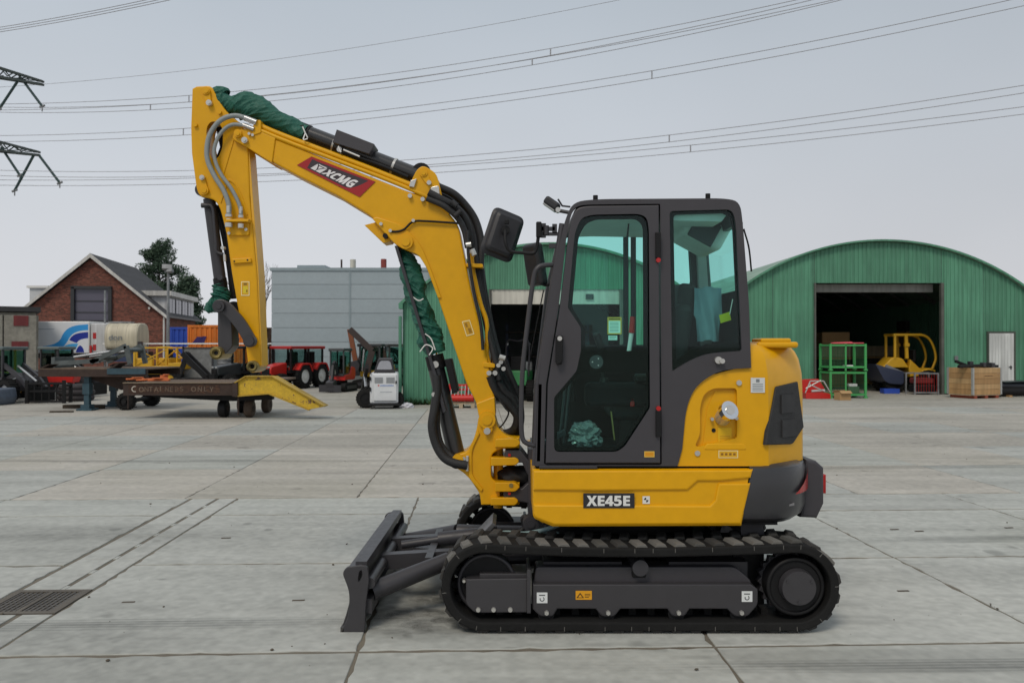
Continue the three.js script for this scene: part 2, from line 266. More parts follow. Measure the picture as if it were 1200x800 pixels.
// ---------------------------------------------------------------- sheds, warehouse, houses, trees, power line
// corrugated front under a curved roof: each rib is real, and stands out by dz
function corrugated(x0, x1, top, bot, z, pitch = .155, dz = .024) {
  const pos = [], prof = [[0, 0], [.42, 0], [.5, 1], [.92, 1]]; let xs = [];
  for (let x = x0; x < x1; x += pitch) for (const [f, k] of prof) { const q = x + f * pitch; if (q < x1 - .004) xs.push([q, k * dz]); }
  xs.push([x1, 0]);
  for (let i = 0; i < xs.length - 1; i++) {
    const [a, za] = xs[i], [b, zb] = xs[i + 1], ta = top(a), tb = top(b), ba = bot(a), bb = bot(b); if (ta <= ba + .01 && tb <= bb + .01) continue;
    pos.push(a, ba, z + za, b, bb, z + zb, b, tb, z + zb, a, ba, z + za, b, tb, z + zb, a, ta, z + za);
  }
  const g = new THREE.BufferGeometry(); g.setAttribute('position', new THREE.BufferAttribute(new Float32Array(pos), 3)); g.computeVertexNormals(); return g;
}
function archShed(label, D, cxp, halfPx, peakPx, Rpx, openL, openR, openT, depth, cols) {
  const s = D / F, cx = X(cxp, D), half = halfPx * s, peak = Y(peakPx, D), R = Rpx * s;
  const t = thing('arched_shed', label, 'shed', [cx, 0, -D]), arch = (x) => peak - R + Math.sqrt(Math.max(0, R * R - x * x));
  const ol = (openL - cxp) * s, or = (openR - cxp) * s, ot = Y(openT, D), breaks = [-half, ...cols.map((c) => (c - cxp) * s), half].sort((a, b) => a - b);
  const cuts = [...new Set([...breaks, ol, or])].sort((a, b) => a - b); let n = 0;
  const mats = [K.green, mat([.09, .27, .17], .62, { map: 'streak' }), mat([.106, .315, .20], .6, { map: 'streak' })];
  for (let i = 0; i < cuts.length - 1; i++) {
    const inside = cuts[i] >= ol - .01 && cuts[i + 1] <= or + .01;
    part('wall_sheet', corrugated(cuts[i] + .006, cuts[i + 1] - .006, (x) => arch(x) - .02, () => inside ? ot : .04, n++ % 2 * .004), mats[(i * 2 + (i > 2)) % 3], t);
  }
  // steel lining just behind the sheets, so that the wall has thickness
  const N = 40, ap = Array.from({ length: N + 1 }, (_, i) => { const x = half - 2 * half * i / N; return [x, arch(x) - .03]; });
  part('wall_lining', extrude([[-half, 0], [ol, 0], [ol, ot], [or, ot], [or, 0], [half, 0], ...ap], -.1, -.02), K.shelf, t);
  // curved roof: one sheet per bay
  const th = .06, outer = (x, k) => [x * (1 + k / R), arch(x) + k];
  for (let b = 0; b < 5; b++) {
    const z1 = .16 - b * (depth / 5), z0 = z1 - depth / 5 + .02, o = [], q = [];
    for (let i = 0; i <= N; i++) { const x = -half - .08 + (2 * half + .16) * i / N; o.push(outer(x, th)); q.unshift(outer(x, 0)); }
    part('roof_sheet', extrude([...o, ...q], z0, z1), K.greenRoof, t);
  }
  { const o = [], q = []; for (let i = 0; i <= N; i++) { const x = -half - .1 + (2 * half + .2) * i / N; o.push(outer(x, .065)); q.unshift(outer(x, -.0)); } part('verge_trim', extrude([...o, ...q], .165, .21), K.green, t); }
  for (const sx of [-1, 1]) part('side_wall', corrugated(sx > 0 ? -.1 : -depth + .2, sx > 0 ? depth - .2 : .1, () => arch(half) + .02, () => 0, 0).rotateY(Math.PI / 2 * sx).translate(sx * half, 0, 0), K.green, t);
  part('rear_wall', extrude([[-half - .03, 0], [half + .03, 0], ...ap.map(([x, y]) => [x * (1 + .03 / half), y + .02])], -depth + .19, -depth + .3), K.shelf, t);
  for (let k = 0; k < 7; k++) { const z = -1.6 - k * 2.6; for (let i = 0; i < 12; i++) { const a = -half + .1 + (2 * half - .2) * i / 12, b = -half + .1 + (2 * half - .2) * (i + 1) / 12; part('roof_rib', bar(V3(a, arch(a) - .12, z), V3(b, arch(b) - .12, z), .12, .14), K.galv, t); } }
  for (let i = 1; i < 9; i++) { const x = -half + 2 * half * i / 9; part('purlin', box(.09, .1, depth - 1, x, arch(x) - .045, -depth / 2), K.galv, t); }
  const fr = mat([.11, .115, .10], .7, { map: 'patch' });
  part('door_jamb', box(.06, ot, .16, ol, ot / 2, .0), fr, t); part('door_jamb', box(.1, ot, .16, or, ot / 2, .01), fr, t);
  return { t, cx, half, arch, ol, or, ot, s };
}
const shedA = archShed('right-hand green corrugated shed with an arched roof, white side door and wide open doorway', 31.6, 1034, 172, 283, 277, 955, 1104, 331.5, 22, [906, 953, 1107, 1153]);
{
  const { t, ol, or, ot, s } = shedA, x0 = (1158 - 1034) * s, x1 = (1187 - 1034) * s, hh = Y(391, 31.6), wd = x1 - x0;
  const dr = part('side_door', rbox(wd, hh, .05, .01, (x0 + x1) / 2, hh / 2 + .02, .075), mat([.66, .68, .67], .45, { map: 'streak' }), t, 'white steel side door');
  for (let i = 1; i < 8; i++) part('door_groove', box(.012, hh - .1, .008, x0 + wd * i / 8, hh / 2, .101), mat([.42, .44, .43], .5), dr);
  part('door_handle', [box(.035, .14, .015, x1 - .12, 1.0, .11), box(.12, .02, .03, x1 - .15, 1.02, .125)], K.black, dr);
  const fm = mat([.06, .075, .06], .7); part('door_frame', box(.06, hh + .06, .1, x0 - .032, hh / 2, .06), fm, t); part('door_frame', box(.06, hh + .06, .1, x1 + .032, hh / 2, .06), fm, t); part('door_frame', box(wd + .124, .06, .1, (x0 + x1) / 2, hh + .06, .06), fm, t);
  part('lintel_beam', box(or - ol - .2, .3, .2, (or + ol) / 2, ot - .16, -.55), mat([.30, .30, .28], .8, { map: 'streak' }), t);
  part('electric_box', box(.12, .16, .06, or + .5, 1.35, .07), K.galv, t);
}
const shedB = archShed('middle green corrugated shed with an arched roof behind the yellow excavator', 26.2, 645, 172, 287, 251, 574, 728, 339, 20, [500, 545, 770]);
{
  const { t, ol, or, ot } = shedB, bm = mat([.60, .585, .52], .7, { map: 'streak' });
  part('lintel_beam', box(or - ol - .1, .45, .14, (or + ol) / 2, ot - .225, -.1), bm, t, 'pale lintel beam over the open doorway');
  part('lamp', rbox(.24, .16, .1, .02, (ol + or) / 2 + 1.05, ot - .22, .0), K.darkGrey, t);
  part('gutter_end', box(.12, .16, .4, -shedB.half - .06, Y(359, 26.2), .1), K.green, t);
  part('downpipe', cyl(.05, 2.7, 'y', -shedB.half - .1, 1.35, .08), K.green, t);
}
// grey warehouse of flat panels
{
  const D = 43.5, s = D / F, x0 = X(318, D), x1 = X(640, D), h = Y(316, D), t = thing('grey_warehouse', 'tall flat-roofed warehouse clad in horizontal blue-grey panels', 'warehouse', [x0, 0, -D]), W = x1 - x0, n = 7, ph = (h - .55) / n;
  const ms = [K.warehouse, mat([.338, .398, .433], .55), mat([.36, .42, .455], .55)]; let i = 0;
  part('body', box(W - .1, h - .1, 19.8, W / 2, h / 2 - .05, -10.05), K.warehouseTrim, t); part('plinth', box(W, .5, .1, W / 2, .25, .02), mat([.16, .18, .18], .8, { map: 'patch' }), t);
  const xc = [0, (410 - 318) * s, (503 - 318) * s, (596 - 318) * s, W];
  for (let c = 0; c < 4; c++) for (let r = 0; r < n; r++) part('wall_panel', rbox(xc[c + 1] - xc[c] - .05, ph - .014, .1, .008, (xc[c] + xc[c + 1]) / 2, .53 + ph * (r + .5), 0), ms[(i++ * 7 + r) % 3], t);
  for (let r = 0; r < n; r++) part('wall_panel', rbox(.1, ph - .025, 19.7, .014, .0, .53 + ph * (r + .5), -10), ms[r % 3], t);
  for (const x of xc.slice(1, 4)) part('joint_cover', box(.1, h - .5, .03, x, h / 2 + .2, .06), K.warehouseTrim, t);
  part('roof_trim', box(W + .14, .16, 20, W / 2, h + .02, -9.9), K.warehouseTrim, t);
  const roofY = h + .1, ch = (px, wpx, top, m, z) => part('chimney', cyl(wpx * s * .5, Y(top, D + z) * 1.0 - roofY + .4, 'y', (px - 318) * s * (D + z) / D, (Y(top, D + z) + roofY - .4) / 2, -z, undefined, 14), m, t);
  ch(387.5, 2.2, 304, K.rust, 2); ch(401, 7, 304, K.offwhite, 2); ch(437, 7, 303.5, mat([.30, .05, .04], .7, { map: 'patch' }), 2);
  part('roof_hatch', box(1.5, .5, 1.5, (352 - 318) * s, h + .2, -3), K.warehouseTrim, t);
}
// brick house with a dark roof
{
  const D = 58, s = D / F, cx = X(107, D), t = thing('brick_house', 'gabled red-brick house with dark tiled roof and one large window', 'house', [cx, 0, -D], .148);
  const bs = 512, bd = new Uint8Array(bs * bs * 4), rb = rng(9), tone = new Map();
  for (let y = 0; y < bs; y++) for (let x = 0; x < bs; x++) { const row = Math.floor(y / 16), xx = (x + (row % 2) * 24) % bs, col = Math.floor(xx / 48), k = row * 20 + col; if (!tone.has(k)) tone.set(k, .75 + rb() * .5); const m = y % 16 < 2 || xx % 48 < 2, v = tone.get(k) * (.8 + nB[y * 512 + x] * .4), i = (y * bs + x) * 4; bd[i] = m ? 92 : Math.min(255, 92 * v); bd[i + 1] = m ? 82 : 53 * v; bd[i + 2] = m ? 74 : 43 * v; bd[i + 3] = 255; }
  const bt = tex(bd, bs, 2.2, true); const brick = new THREE.MeshStandardMaterial({ map: bt, roughness: .9 }); brick.color.setRGB(1.35, 1.3, 1.3);
  const L = -4.15, R = 4.9, eL = Y(362, D), eR = Y(371, D), pk = Y(297.5, D) - .15, win = [[-1.28, 3.5], [1.28, 3.5], [1.28, 5.75], [-1.28, 5.75]];
  part('wall', extrude([[L + .25, 0], [R - .3, 0], [R - .3, eR + .1], [0, pk - .1], [L + .25, eL + .1]], -10.2, 0, 0, [win]), brick, t);
  const frm = mat([.03, .032, .036], .5), win2 = part('window', [box(.22, 2.4, .3, -1.2, 4.62, .02), box(.22, 2.4, .3, 1.2, 4.62, .02), box(2.62, .2, .3, 0, 5.78, .02), box(2.62, .2, .3, 0, 3.46, .02)], frm, t, 'wide dark-framed window in the gable');
  const gl = mat([.09, .085, .12], .08, { rmap: null, map: null }); for (const [y0, y1] of [[3.56, 4.08], [4.12, 4.85], [4.89, 5.68]]) part('pane', box(2.18, y1 - y0, .05, 0, (y0 + y1) / 2, -.08), gl, win2);
  part('mullion', [box(2.2, .05, .08, 0, 4.1, -.04), box(2.2, .05, .08, 0, 4.87, -.04)], frm, win2);
  const slope = (x0, y0, x1, y1, z0, z1) => extrude([[x0, y0], [x1, y1], [x1, y1 + .16], [x0, y0 + .16]], z0, z1);
  part('roof', slope(0, pk, R, eR, -10.6, .35), K.roofTile, t); part('roof', slope(L, eL, 0, pk, -10.6, .35), K.roofTile, t);
  const vg = mat([.62, .61, .58], .6, { map: 'streak' });
  part('verge_board', extrude([[-.02, pk - .1], [R + .05, eR - .12], [R + .05, eR + .1], [-.02, pk + .18]], .353, .41), vg, t); part('verge_board', extrude([[L - .05, eL - .12], [.02, pk - .1], [.02, pk + .18], [L - .05, eL + .1]], .353, .41), vg, t);
  part('gutter', box(.16, .14, 10.7, R + .08, eR + .04, -5), K.darkGrey, t); part('downpipe', cyl(.06, eR, 'y', R - .2, eR / 2, .1), vg, t);
  // dormers, a wide one on the right slope and a small one on the left
  const dm = part('dormer', extrude([[1.4, 3.9], [4.55, 3.9], [4.55, 5.35], [1.4, 5.35]], -9.8, -1.6), mat([.60, .61, .62], .6, { map: 'streak' }), t), y1 = 5.46;
  part('roof', box(3.5, .34, 8.9, 3.1, y1 + .06, -5.7), vg, dm);
  for (let i = 0; i < 4; i++) { const z = -2.5 - i * 1.95; part('window', [box(.08, 1.3, 1.75, 4.57, 4.62, z)], frm, dm); part('pane', box(.04, 1.1, .74, 4.62, 4.62, z - .42), gl, dm); part('pane', box(.04, 1.1, .74, 4.62, 4.62, z + .42), gl, dm); }
  part('dormer', [box(1.2, .95, 3, -3.85, 5.35, -2.8)], mat([.58, .60, .62], .6), t); part('dormer_roof', box(1.4, .16, 3.3, -3.9, 5.88, -2.8), K.white, t); part('chimney', box(.6, .4, .6, -3.0, 6.15, -2.8), K.white, t);
  part('door', box(.08, 2.3, 1.2, R - .3, 1.3, -2.2), K.darkGrey, t); part('security_lamp', box(.12, .16, .12, R - 1.15, 4.4, .12), vg, t);
}
// flat-roofed panel building at the left edge
{
  const D = 41, t = thing('panel_building', 'flat-roofed pebble-concrete building with dark red panels', 'building', [X(43, D), 0, -D], .55), h = Y(364, D);
  part('body', box(9.9, h - .1, 7, -5, h / 2 - .05, -3.6), K.concretePanel, t);
  for (let i = 0; i < 7; i++) part('wall_panel', rbox(1.34, h - .25, .12, .02, -.7 - i * 1.4, h / 2 - .1, 0), K.concretePanel, t);
  for (let i = 0; i < 5; i++) part('wall_panel', rbox(.12, h - .25, 1.34, .02, .0, h / 2 - .1, -.8 - i * 1.4), K.concretePanel, t);
  part('roof_edge', box(10.3, .24, 7.4, -5, h + .06, -3.6), mat([.03, .03, .032], .7), t);
  const rm = mat([.16, .02, .022], .5, { map: 'streak' }); for (const [a, b, c, d] of [[19, 34, 370, 382], [17, 34, 400, 407]]) part('red_panel', box((b - a) * .041, (d - c) * .041, .06, ((a + b) / 2 - 43) * .041, Y((c + d) / 2, D), .07), rm, t);
}
// lamp post with two floodlights, thin pole, long white rail
{
  const D = 46, t = thing('lamp_post', 'slim grey lamp post with two floodlights in front of the brick house', 'lamp post', [X(196.5, D), 0, -D]), h = Y(318, D);
  part('post', cyl(.11, h, 'y', 0, h / 2, 0, .06), K.galv, t); part('crossarm', box(.5, .07, .07, .05, h, 0), K.galv, t);
  part('floodlight', rbox(.5, .28, .22, .03, -.02, h + .22, .1, -.4, .3, .1), K.galv, t); part('floodlight', rbox(.32, .2, .2, .03, .16, h + .02, .16, -.4, -.2, 0), K.galv, t);
  const t2 = thing('thin_pole', 'thin grey pole before the brick gable window', 'pole', [X(122.5, 44), 0, -44]); part('mast', cyl(.06, Y(340, 44), 'y', 0, Y(340, 44) / 2, 0, .05), K.galv, t2);
  const D3 = 43, t3 = thing('barrier_rail', 'long thin white rail running in front of the containers', 'railing', [X(120, D3), 0, -D3]), L = X(318, D3) - X(120, D3);
  part('rail', box(L, .06, .06, L / 2, Y(402.5, D3), 0), K.white, t3); for (let i = 0; i < 5; i++) part('rail_post', box(.06, Y(403, D3), .06, .2 + i * (L - .4) / 4, Y(403, D3) / 2, -.07), K.galv, t3);
}
// trees
function leafBlob(rnd, n, cx, cy, cz, rx, ry, rz, size, out) {
  for (let i = 0; i < n; i++) {
    const a = rnd() * 6.283, u = rnd() * 2 - 1, r = Math.cbrt(.25 + .75 * rnd()), q = Math.sqrt(1 - u * u), x = cx + rx * r * q * Math.cos(a), y = cy + ry * r * u, z = cz + rz * r * q * Math.sin(a), s = size * (.6 + rnd() * .8);
    const d = [V3(), V3(), V3()].map(() => V3(rnd() - .5, rnd() - .35, rnd() - .5).normalize().multiplyScalar(s)); for (const v of d) out.push(x + v.x, y + v.y, z + v.z);
  }
}
function triMesh(pos) { const g = new THREE.BufferGeometry(); g.setAttribute('position', new THREE.BufferAttribute(new Float32Array(pos), 3)); g.computeVertexNormals(); return g; }
{
  const leaf = [mat([.035, .07, .042], .8), mat([.055, .098, .058], .8)];
  const pine = (label, px, D, top, wpx, base, seed) => {
    const rnd = rng(seed), t = thing('pine_tree', label, 'tree', [X(px, D), 0, -D]), h = Y(top, D), W = wpx * D / F / 2, b = Y(base, D);
    part('trunk', [cyl(.28, h * .95, 'y', 0, h * .475, 0, .05, 9)], K.bark, t); const br = [], lv = [[], []];
    for (let i = 0; i < 34; i++) {
      const f = i / 33, y = b + (h - b) * f, reach = W * (.35 + .65 * Math.sin(Math.PI * (.25 + .7 * f))) * (.65 + rnd() * .5) * (1.05 - f * .55), a = rnd() * 6.283, e = V3(Math.cos(a) * reach, y + .4 + rnd() * .7, Math.sin(a) * reach);
      br.push(rod(V3(0, y, 0), e, .06, .02, 5)); for (const q of [.55, .8, 1]) leafBlob(rnd, 150, e.x * q, y + (e.y - y) * q + .1, e.z * q, .8, .42, .8, .135, lv[rnd() > .5 ? 1 : 0]);
    }
    leafBlob(rnd, 60, 0, h - .3, 0, .4, .6, .4, .2, lv[0]); part('limbs', br, K.bark, t); part('crown', triMesh(lv[0]), leaf[0], t); part('crown', triMesh(lv[1]), leaf[1], t);
  };
  pine('tall dark pine rising behind the brick house roof', 186, 82, 294, 58, 366, 5); pine('low dark pine behind the right end of the brick house', 219, 74, 340, 30, 395, 8);
  const rnd = rng(31), t = thing('bare_tree', 'leafless tree beside the left corner of the grey warehouse', 'tree', [X(311, 52), 0, -52]), tw = [], grow = (a, d, L, r, n) => { const b = a.clone().addScaledVector(d, L); tw.push(rod(a, b, r, r * .7, 5)); if (!n) return; for (let i = 0; i < (n > 3 ? 3 : 2); i++) grow(b, d.clone().add(V3(rnd() - .5, rnd() * .3 - .02, rnd() - .5).multiplyScalar(1.1)).normalize(), L * (.72 + rnd() * .2), r * .66, n - 1); };
  part('trunk', rod(V3(0, 0, 0), V3(.1, 1.7, 0), .16, .12, 8), K.bark, t); grow(V3(.1, 1.7, 0), V3(-.1, 1, 0).normalize(), 1.2, .1, 6); const tip = mat([.10, .085, .07], .95); part('crown', tw, tip, t);
}
// pylon beyond the left edge and its conductors
{
  const D = 84, st = mat([.035, .05, .05], .6, { metal: .3 }), ins = mat([.02, .05, .05], .35), bx = X(-70, D), t = thing('lattice_pylon', 'steel pylon whose crossarms and insulators reach in at the upper left', 'pylon', [bx, 0, -D]);
  const top = 36, leg = (f) => 3.4 * (1 - f) + .7 * f, br = [];
  for (const [sx, sz] of [[1, 1], [1, -1], [-1, 1], [-1, -1]]) part('leg', bar(V3(sx * leg(0), 0, sz * leg(0)), V3(sx * leg(1), top, sz * leg(1)), .22), st, t);
  for (let i = 0; i < 12; i++) { const a = i / 12, b = (i + 1) / 12, la = leg(a), lb = leg(b); for (const s of [-1, 1]) { br.push(bar(V3(-la, a * top, s * la), V3(lb, b * top, s * lb), .09), bar(V3(la, a * top, s * la), V3(-lb, b * top, s * lb), .09), bar(V3(s * la, a * top, -la), V3(s * lb, b * top, lb), .09), bar(V3(s * la, a * top, la), V3(s * lb, b * top, -lb), .09)); } }
  part('bracing', br, st, t);
  const L = (px, py, dd = D) => { const p = P(px, py, dd); return V3(p.x - bx, p.y, p.z + D); };
  const arm = (tipx, tipy, upY, dnY) => {
    const tip = L(tipx, tipy), o = []; for (const z of [-.7, .7]) { const a = V3(.6, L(0, upY).y, z), b = V3(.6, L(0, dnY).y, z), t1 = tip.clone().setZ(z * .15); o.push(bar(a, t1, .2), bar(b, t1.clone().add(V3(0, -.3, 0)), .2)); for (let k = 0; k < 7; k++) { const p = a.clone().lerp(t1, k / 7), q = b.clone().lerp(t1, (k + .5) / 7), r = a.clone().lerp(t1, (k + 1) / 7); o.push(bar(p, q, .09), bar(q, r, .09)); } }
    for (let k = 0; k < 6; k++) { const f = k / 6; o.push(bar(V3(.6, L(0, dnY).y, -.7).lerp(tip, f), V3(.6, L(0, dnY).y, .7).lerp(tip, f + .1), .08)); }
    part('crossarm', o, st, t);
  };
  arm(49, 95, 60, 80); arm(45, 178, 150, 170);
  const iv = (a, b) => { const p = L(...a), q = L(...b), i = part('insulator', rod(p, q, .13, .13, 8), ins, t); part('clamp', [rod(q.clone().add(V3(-.25, -.1, 0)), q.clone().add(V3(.25, .1, 0)), .11), rod(q, q.clone().add(V3(0, -.5, 0)), .06)], K.galv, i); };
  iv([22, 90], [-3, 128]); iv([24, 92], [48, 124]); iv([0, 172], [22, 205]); iv([39, 180], [16, 223]); iv([44, 181], [69, 214]);
  // conductors: each span hangs in a curve from the pylon to beyond the right edge
  const wm = mat([.30, .30, .32], .6, { map: null, rmap: null });
  const span = (label, a, b, sag, pair, rr = .026) => {
    const A = P(...a), B = P(...b), dir = B.clone().sub(A), E = A.clone().addScaledVector(dir, 1.5), S = A.clone().addScaledVector(dir, a[3] ?? 0), t = thing('power_line', label, 'power line', [A.x, A.y, A.z]);
    const at = (f) => { const p = A.clone().addScaledVector(dir, f); p.y -= 4 * sag * f * (1 - f); return p.sub(A); };
    for (const dy of pair) part('wire', new THREE.TubeGeometry(new THREE.CatmullRomCurve3(Array.from({ length: 25 }, (_, i) => at(-.22 + i * 1.62 / 24).add(V3(0, dy, 0)))), 72, rr, 5), wm, t);
    if (pair.length > 1) for (const f of pair.length > 2 ? [] : [.24, .72]) part('spacer', [rod(at(f).add(V3(0, pair[0], 0)), at(f).add(V3(0, pair[1], 0)), .05)], wm, t);
    void E; void S;
  };
  span('topmost power line, crossing the upper left corner', [-60, 42, 84], [240, -14, 70], .3, [-.22, 0, .22], .03);
  span('pair of wires rising steeply from the upper insulator', [48, 124, 84], [960, -2, 62], 1.6, [-.3, .3]);
  span('second pair of wires, sloping up to the upper right corner', [-3, 128, 84], [965, 0, 60], 2.2, [-.25, .25]);
  span('third pair of wires, passing above the excavator boom tip', [0, 162, 84], [1195, 2, 58], 2.2, [-.3, .3]);
  span('fourth pair of wires, from the middle insulator to the right edge', [22, 203, 84], [1200, 104, 60], 1.9, [-.27, .27]);
  span('lowest pair of wires, from the lowest insulator towards the cab roof', [69, 214, 84], [1200, 129, 62], 1.3, [-.27, .27]);
  span('single thin earth wire over the yard', [49, 98, 84], [720, 0, 66], .8, [0], .018);
}
// ---------------------------------------------------------------- the yellow excavator
const ex = thing('excavator', 'large yellow crawler excavator with dark cab in the middle of the yard', 'excavator', [.8, 0, -6.24]);
const cut = (name, geoA, cutters, m, parent, label) => { const ev = new Evaluator(); ev.attributes = ['position', 'normal']; let a = new Brush(geoA); for (const c of cutters) { const b = new Brush(c); a.updateMatrixWorld(); b.updateMatrixWorld(); a = ev.evaluate(a, b, SUBTRACTION); } return w(name, a.geometry, m, parent, label); };
{ // ---- undercarriage
  const yB = .285, Ro = .268, thk = .055, fx = X(568, 5.26), rx = X(933, 5.26);
  const loop = (R, sag) => { const p = []; const N = 20; for (let i = 0; i <= N; i++) { const a = -Math.PI / 2 - Math.PI * i / N; p.push([fx + R * Math.cos(a), yB + R * Math.sin(a)]); } for (let i = 1; i < 12; i++) { const f = i / 12; p.push([fx + (rx - fx) * f, yB + R - sag * Math.sin(Math.PI * f) * (1 - .3 * f)]); } for (let i = 0; i <= N; i++) { const a = Math.PI / 2 - Math.PI * i / N; p.push([rx + R * Math.cos(a), yB + R * Math.sin(a)]); } return p; };
  const outer = loop(Ro, .03), inner = loop(Ro - thk, .03);
  // arc-length samples of the outside of the belt
  const cl = [...outer, outer[0]], cum = [0]; for (let i = 1; i < cl.length; i++) cum.push(cum[i - 1] + Math.hypot(cl[i][0] - cl[i - 1][0], cl[i][1] - cl[i - 1][1])); const total = cum[cum.length - 1];
  const along = (s) => { s = ((s % total) + total) % total; let i = 1; while (cum[i] < s) i++; const f = (s - cum[i - 1]) / (cum[i] - cum[i - 1]), a = cl[i - 1], b = cl[i]; return { x: a[0] + (b[0] - a[0]) * f, y: a[1] + (b[1] - a[1]) * f, ang: Math.atan2(b[1] - a[1], b[0] - a[0]) }; };
  const lugShape = (L, hgt, zz) => extrude([[-L / 2, 0], [L / 2, 0], [L * .34, hgt], [-L * .34, hgt]], -zz / 2, zz / 2, .003);
  const nL = 46, lugA = lugShape(.072, .018, .155), lugB = lugShape(.066, .018, .155); void lugB;
  const skew = (g, k) => { const p = g.attributes.position; for (let i = 0; i < p.count; i++) p.setX(i, p.getX(i) + k * p.getZ(i)); g.computeVertexNormals(); return g; };
  const lugN = boxUV(merge(skew(lugA.clone(), .18))), lugF = boxUV(merge(skew(lugA.clone(), -.18))), mouldLine = boxUV(merge(box(.0035, .026, .002, 0, 0, 0))), guide = boxUV(merge(box(.045, .04, .09, 0, -.018, 0)));
  for (const [D0, near] of [[5.26, true], [6.82, false]]) {
    const D1 = D0 + .40, zc = -(D0 + D1) / 2, tr = w('rubber_track', extrude(outer, -D1, -D0, .01, [inner.slice().reverse()]), K.rubber, ex, near ? 'near rubber track with worn, dusty lugs on top' : 'far rubber track');
    for (let i = 0; i < nL; i++) for (const s of [0, 1]) {
      const q = along((i + s * .5) / nL * total), o = finish('tread_lug', s ? lugF : lugN, (s === 0) === near || q.y < .2 ? (q.y > .35 ? [K.rubberDust, K.rubberWorn, K.rubberDust, K.rubberMid, K.rubberDust][(i * 7) % 5] : K.rubberMid) : K.rubberMid, tr);
      o.position.set(q.x - .8, q.y, zc + 6.24 + (s ? -.1 : .102)); o.rotation.z = q.ang + Math.PI;
      o.rotation.z = q.ang; // outward is to the left of travel
    }
    for (let i = 0; i < 46; i++) { const q = along((i + .25) / 46 * total), o = finish('guide_lug', guide, K.rubber, tr); o.position.set(q.x - .8 + Math.sin(q.ang) * thk, q.y - Math.cos(q.ang) * thk, zc + 6.24); o.rotation.z = q.ang; }
    if (near) for (let i = 0; i < 30; i++) { const q = along((i + .3 + .35 * Math.sin(i * 5)) / 30 * total), o = finish('mould_line', mouldLine, K.rubberDust, tr); o.position.set(q.x - .8 + Math.sin(q.ang) * .016, q.y - Math.cos(q.ang) * .016, -D0 + 6.24 + .001); o.rotation.z = q.ang; }
    const z = zc, idl = w('idler_wheel', [cyl(.175, .14, 'z', fx + .01, yB - .005, z, undefined, 36)], K.black, ex), sp = (px, py, r, len, m, nm, par, d0 = D0 + .02) => w(nm, disc(px, py, 5.26, r, len, 28).translate(0, 0, -(d0 - 5.26)), m, par);
    w('rim', new THREE.TorusGeometry(.176, .014, 8, 40).translate(fx + .01, yB - .005, z + .075), K.darkGrey, idl); w('hub', [cyl(.05, .2, 'z', fx + .02, yB, z)], K.darkGrey, idl);
    // drive sprocket, its teeth and the motor cover
    const tooth = []; for (let i = 0; i < 42; i++) { const a = i / 42 * 6.2832, r = i % 2 ? .200 : .178; tooth.push([rx + .01 + r * Math.cos(a), yB - .005 + r * Math.sin(a)]); }
    const spr = w('sprocket', extrude(tooth, z - .03, z + .03, .004), K.darkGrey, ex);
    w('motor_housing', [cyl(.178, .16, 'z', rx + .01, yB - .005, z + .07, .165, 36), new THREE.TorusGeometry(.168, .014, 8, 40).translate(rx + .01, yB - .005, z + .15)], K.black, spr);
    w('motor_cover', new THREE.CylinderGeometry(.104, .112, .05, 36).rotateX(Math.PI / 2).translate(rx + .015, yB, z + .185), K.steelDark, spr);
    for (let i = 0; i < 3; i++) { const a = i * 2.09 + .5; w('bolt', cyl(.008, .01, 'z', rx + .015 + .085 * Math.cos(a), yB + .085 * Math.sin(a), z + .212), K.steelDark, spr); }
    // side frame
    const dz = D0 + .05, fr = w('side_frame', prism(5.26 + .05, 5.26 + .33, [[624, 684, 3], [880, 684, 3], [888, 690, 3], [888, 708, 4], [882, 715, 3], [876, 722, 4], [861, 722, 4], [852, 713], [808, 713], [802, 722, 4], [788, 722, 4], [782, 713], [727, 713], [720, 722, 4], [705, 722, 4], [698, 713], [653, 713], [648, 722, 4], [633, 722, 4], [624, 713]].map(([a, b, c]) => [a, b, c]), .008).translate(0, 0, -(D0 - 5.26)), K.steelDark, ex);
    w('upper_frame', [prism(5.37, 5.55, [[628, 664, 4], [862, 664, 6], [880, 680, 4], [880, 690], [624, 690]], .006).translate(0, 0, -(D0 - 5.26))], K.cabGrey, ex);
    w('tension_yoke', [prism(5.30, 5.60, [[546, 678, 1], [618, 677, 1], [618, 717, 2], [556, 717.5, 4], [546, 707, 4]], .006).translate(0, 0, -(D0 - 5.26)), prism(5.34, 5.58, [[562, 671.5], [618, 671.5], [618, 680], [562, 680]], .004).translate(0, 0, -(D0 - 5.26))], K.steelDark, ex);
    w('frame_rib', prism(5.285, 5.6, [[617.5, 667, 2], [622, 667, 2], [622, 718], [617.5, 718]], .003).translate(0, 0, -(D0 - 5.26)), K.steelDark, ex);
    for (const px of [640.5, 712.5, 795, 868.5]) { const r = w('track_roller', cyl(.052, .26, 'z', X(px, 5.26), .105, z), K.black, ex); w('roller_bolt', cyl(.016, .02, 'z', X(px, 5.31), Y(717, 5.31), -dz + .008, .014, 6), K.zinc, r); }
    for (const px of [560.5, 578.5, 598]) w('frame_bolt', cyl(.016, .014, 'z', X(px, 5.3), Y(713.5, 5.3), -(D0 + .04) + .006, .014, 8), K.zinc, ex);
    w('carrier_roller', [cyl(.05, .24, 'z', X(748, 5.4), Y(661, 5.4), z + .03, undefined, 24)], K.darkGrey, ex); w('carrier_bracket', prism(5.37, 5.5, [[740, 664], [757, 664], [757, 676, 3], [740, 676, 3]], .004).translate(0, 0, -(D0 - 5.26) + .01), K.black, ex);
    w('grease_plug', cyl(.016, .03, 'z', X(543, 5.26), yB + .02, z + .11, .01, 8), K.zinc, idl);
    void sp; void fr;
  }
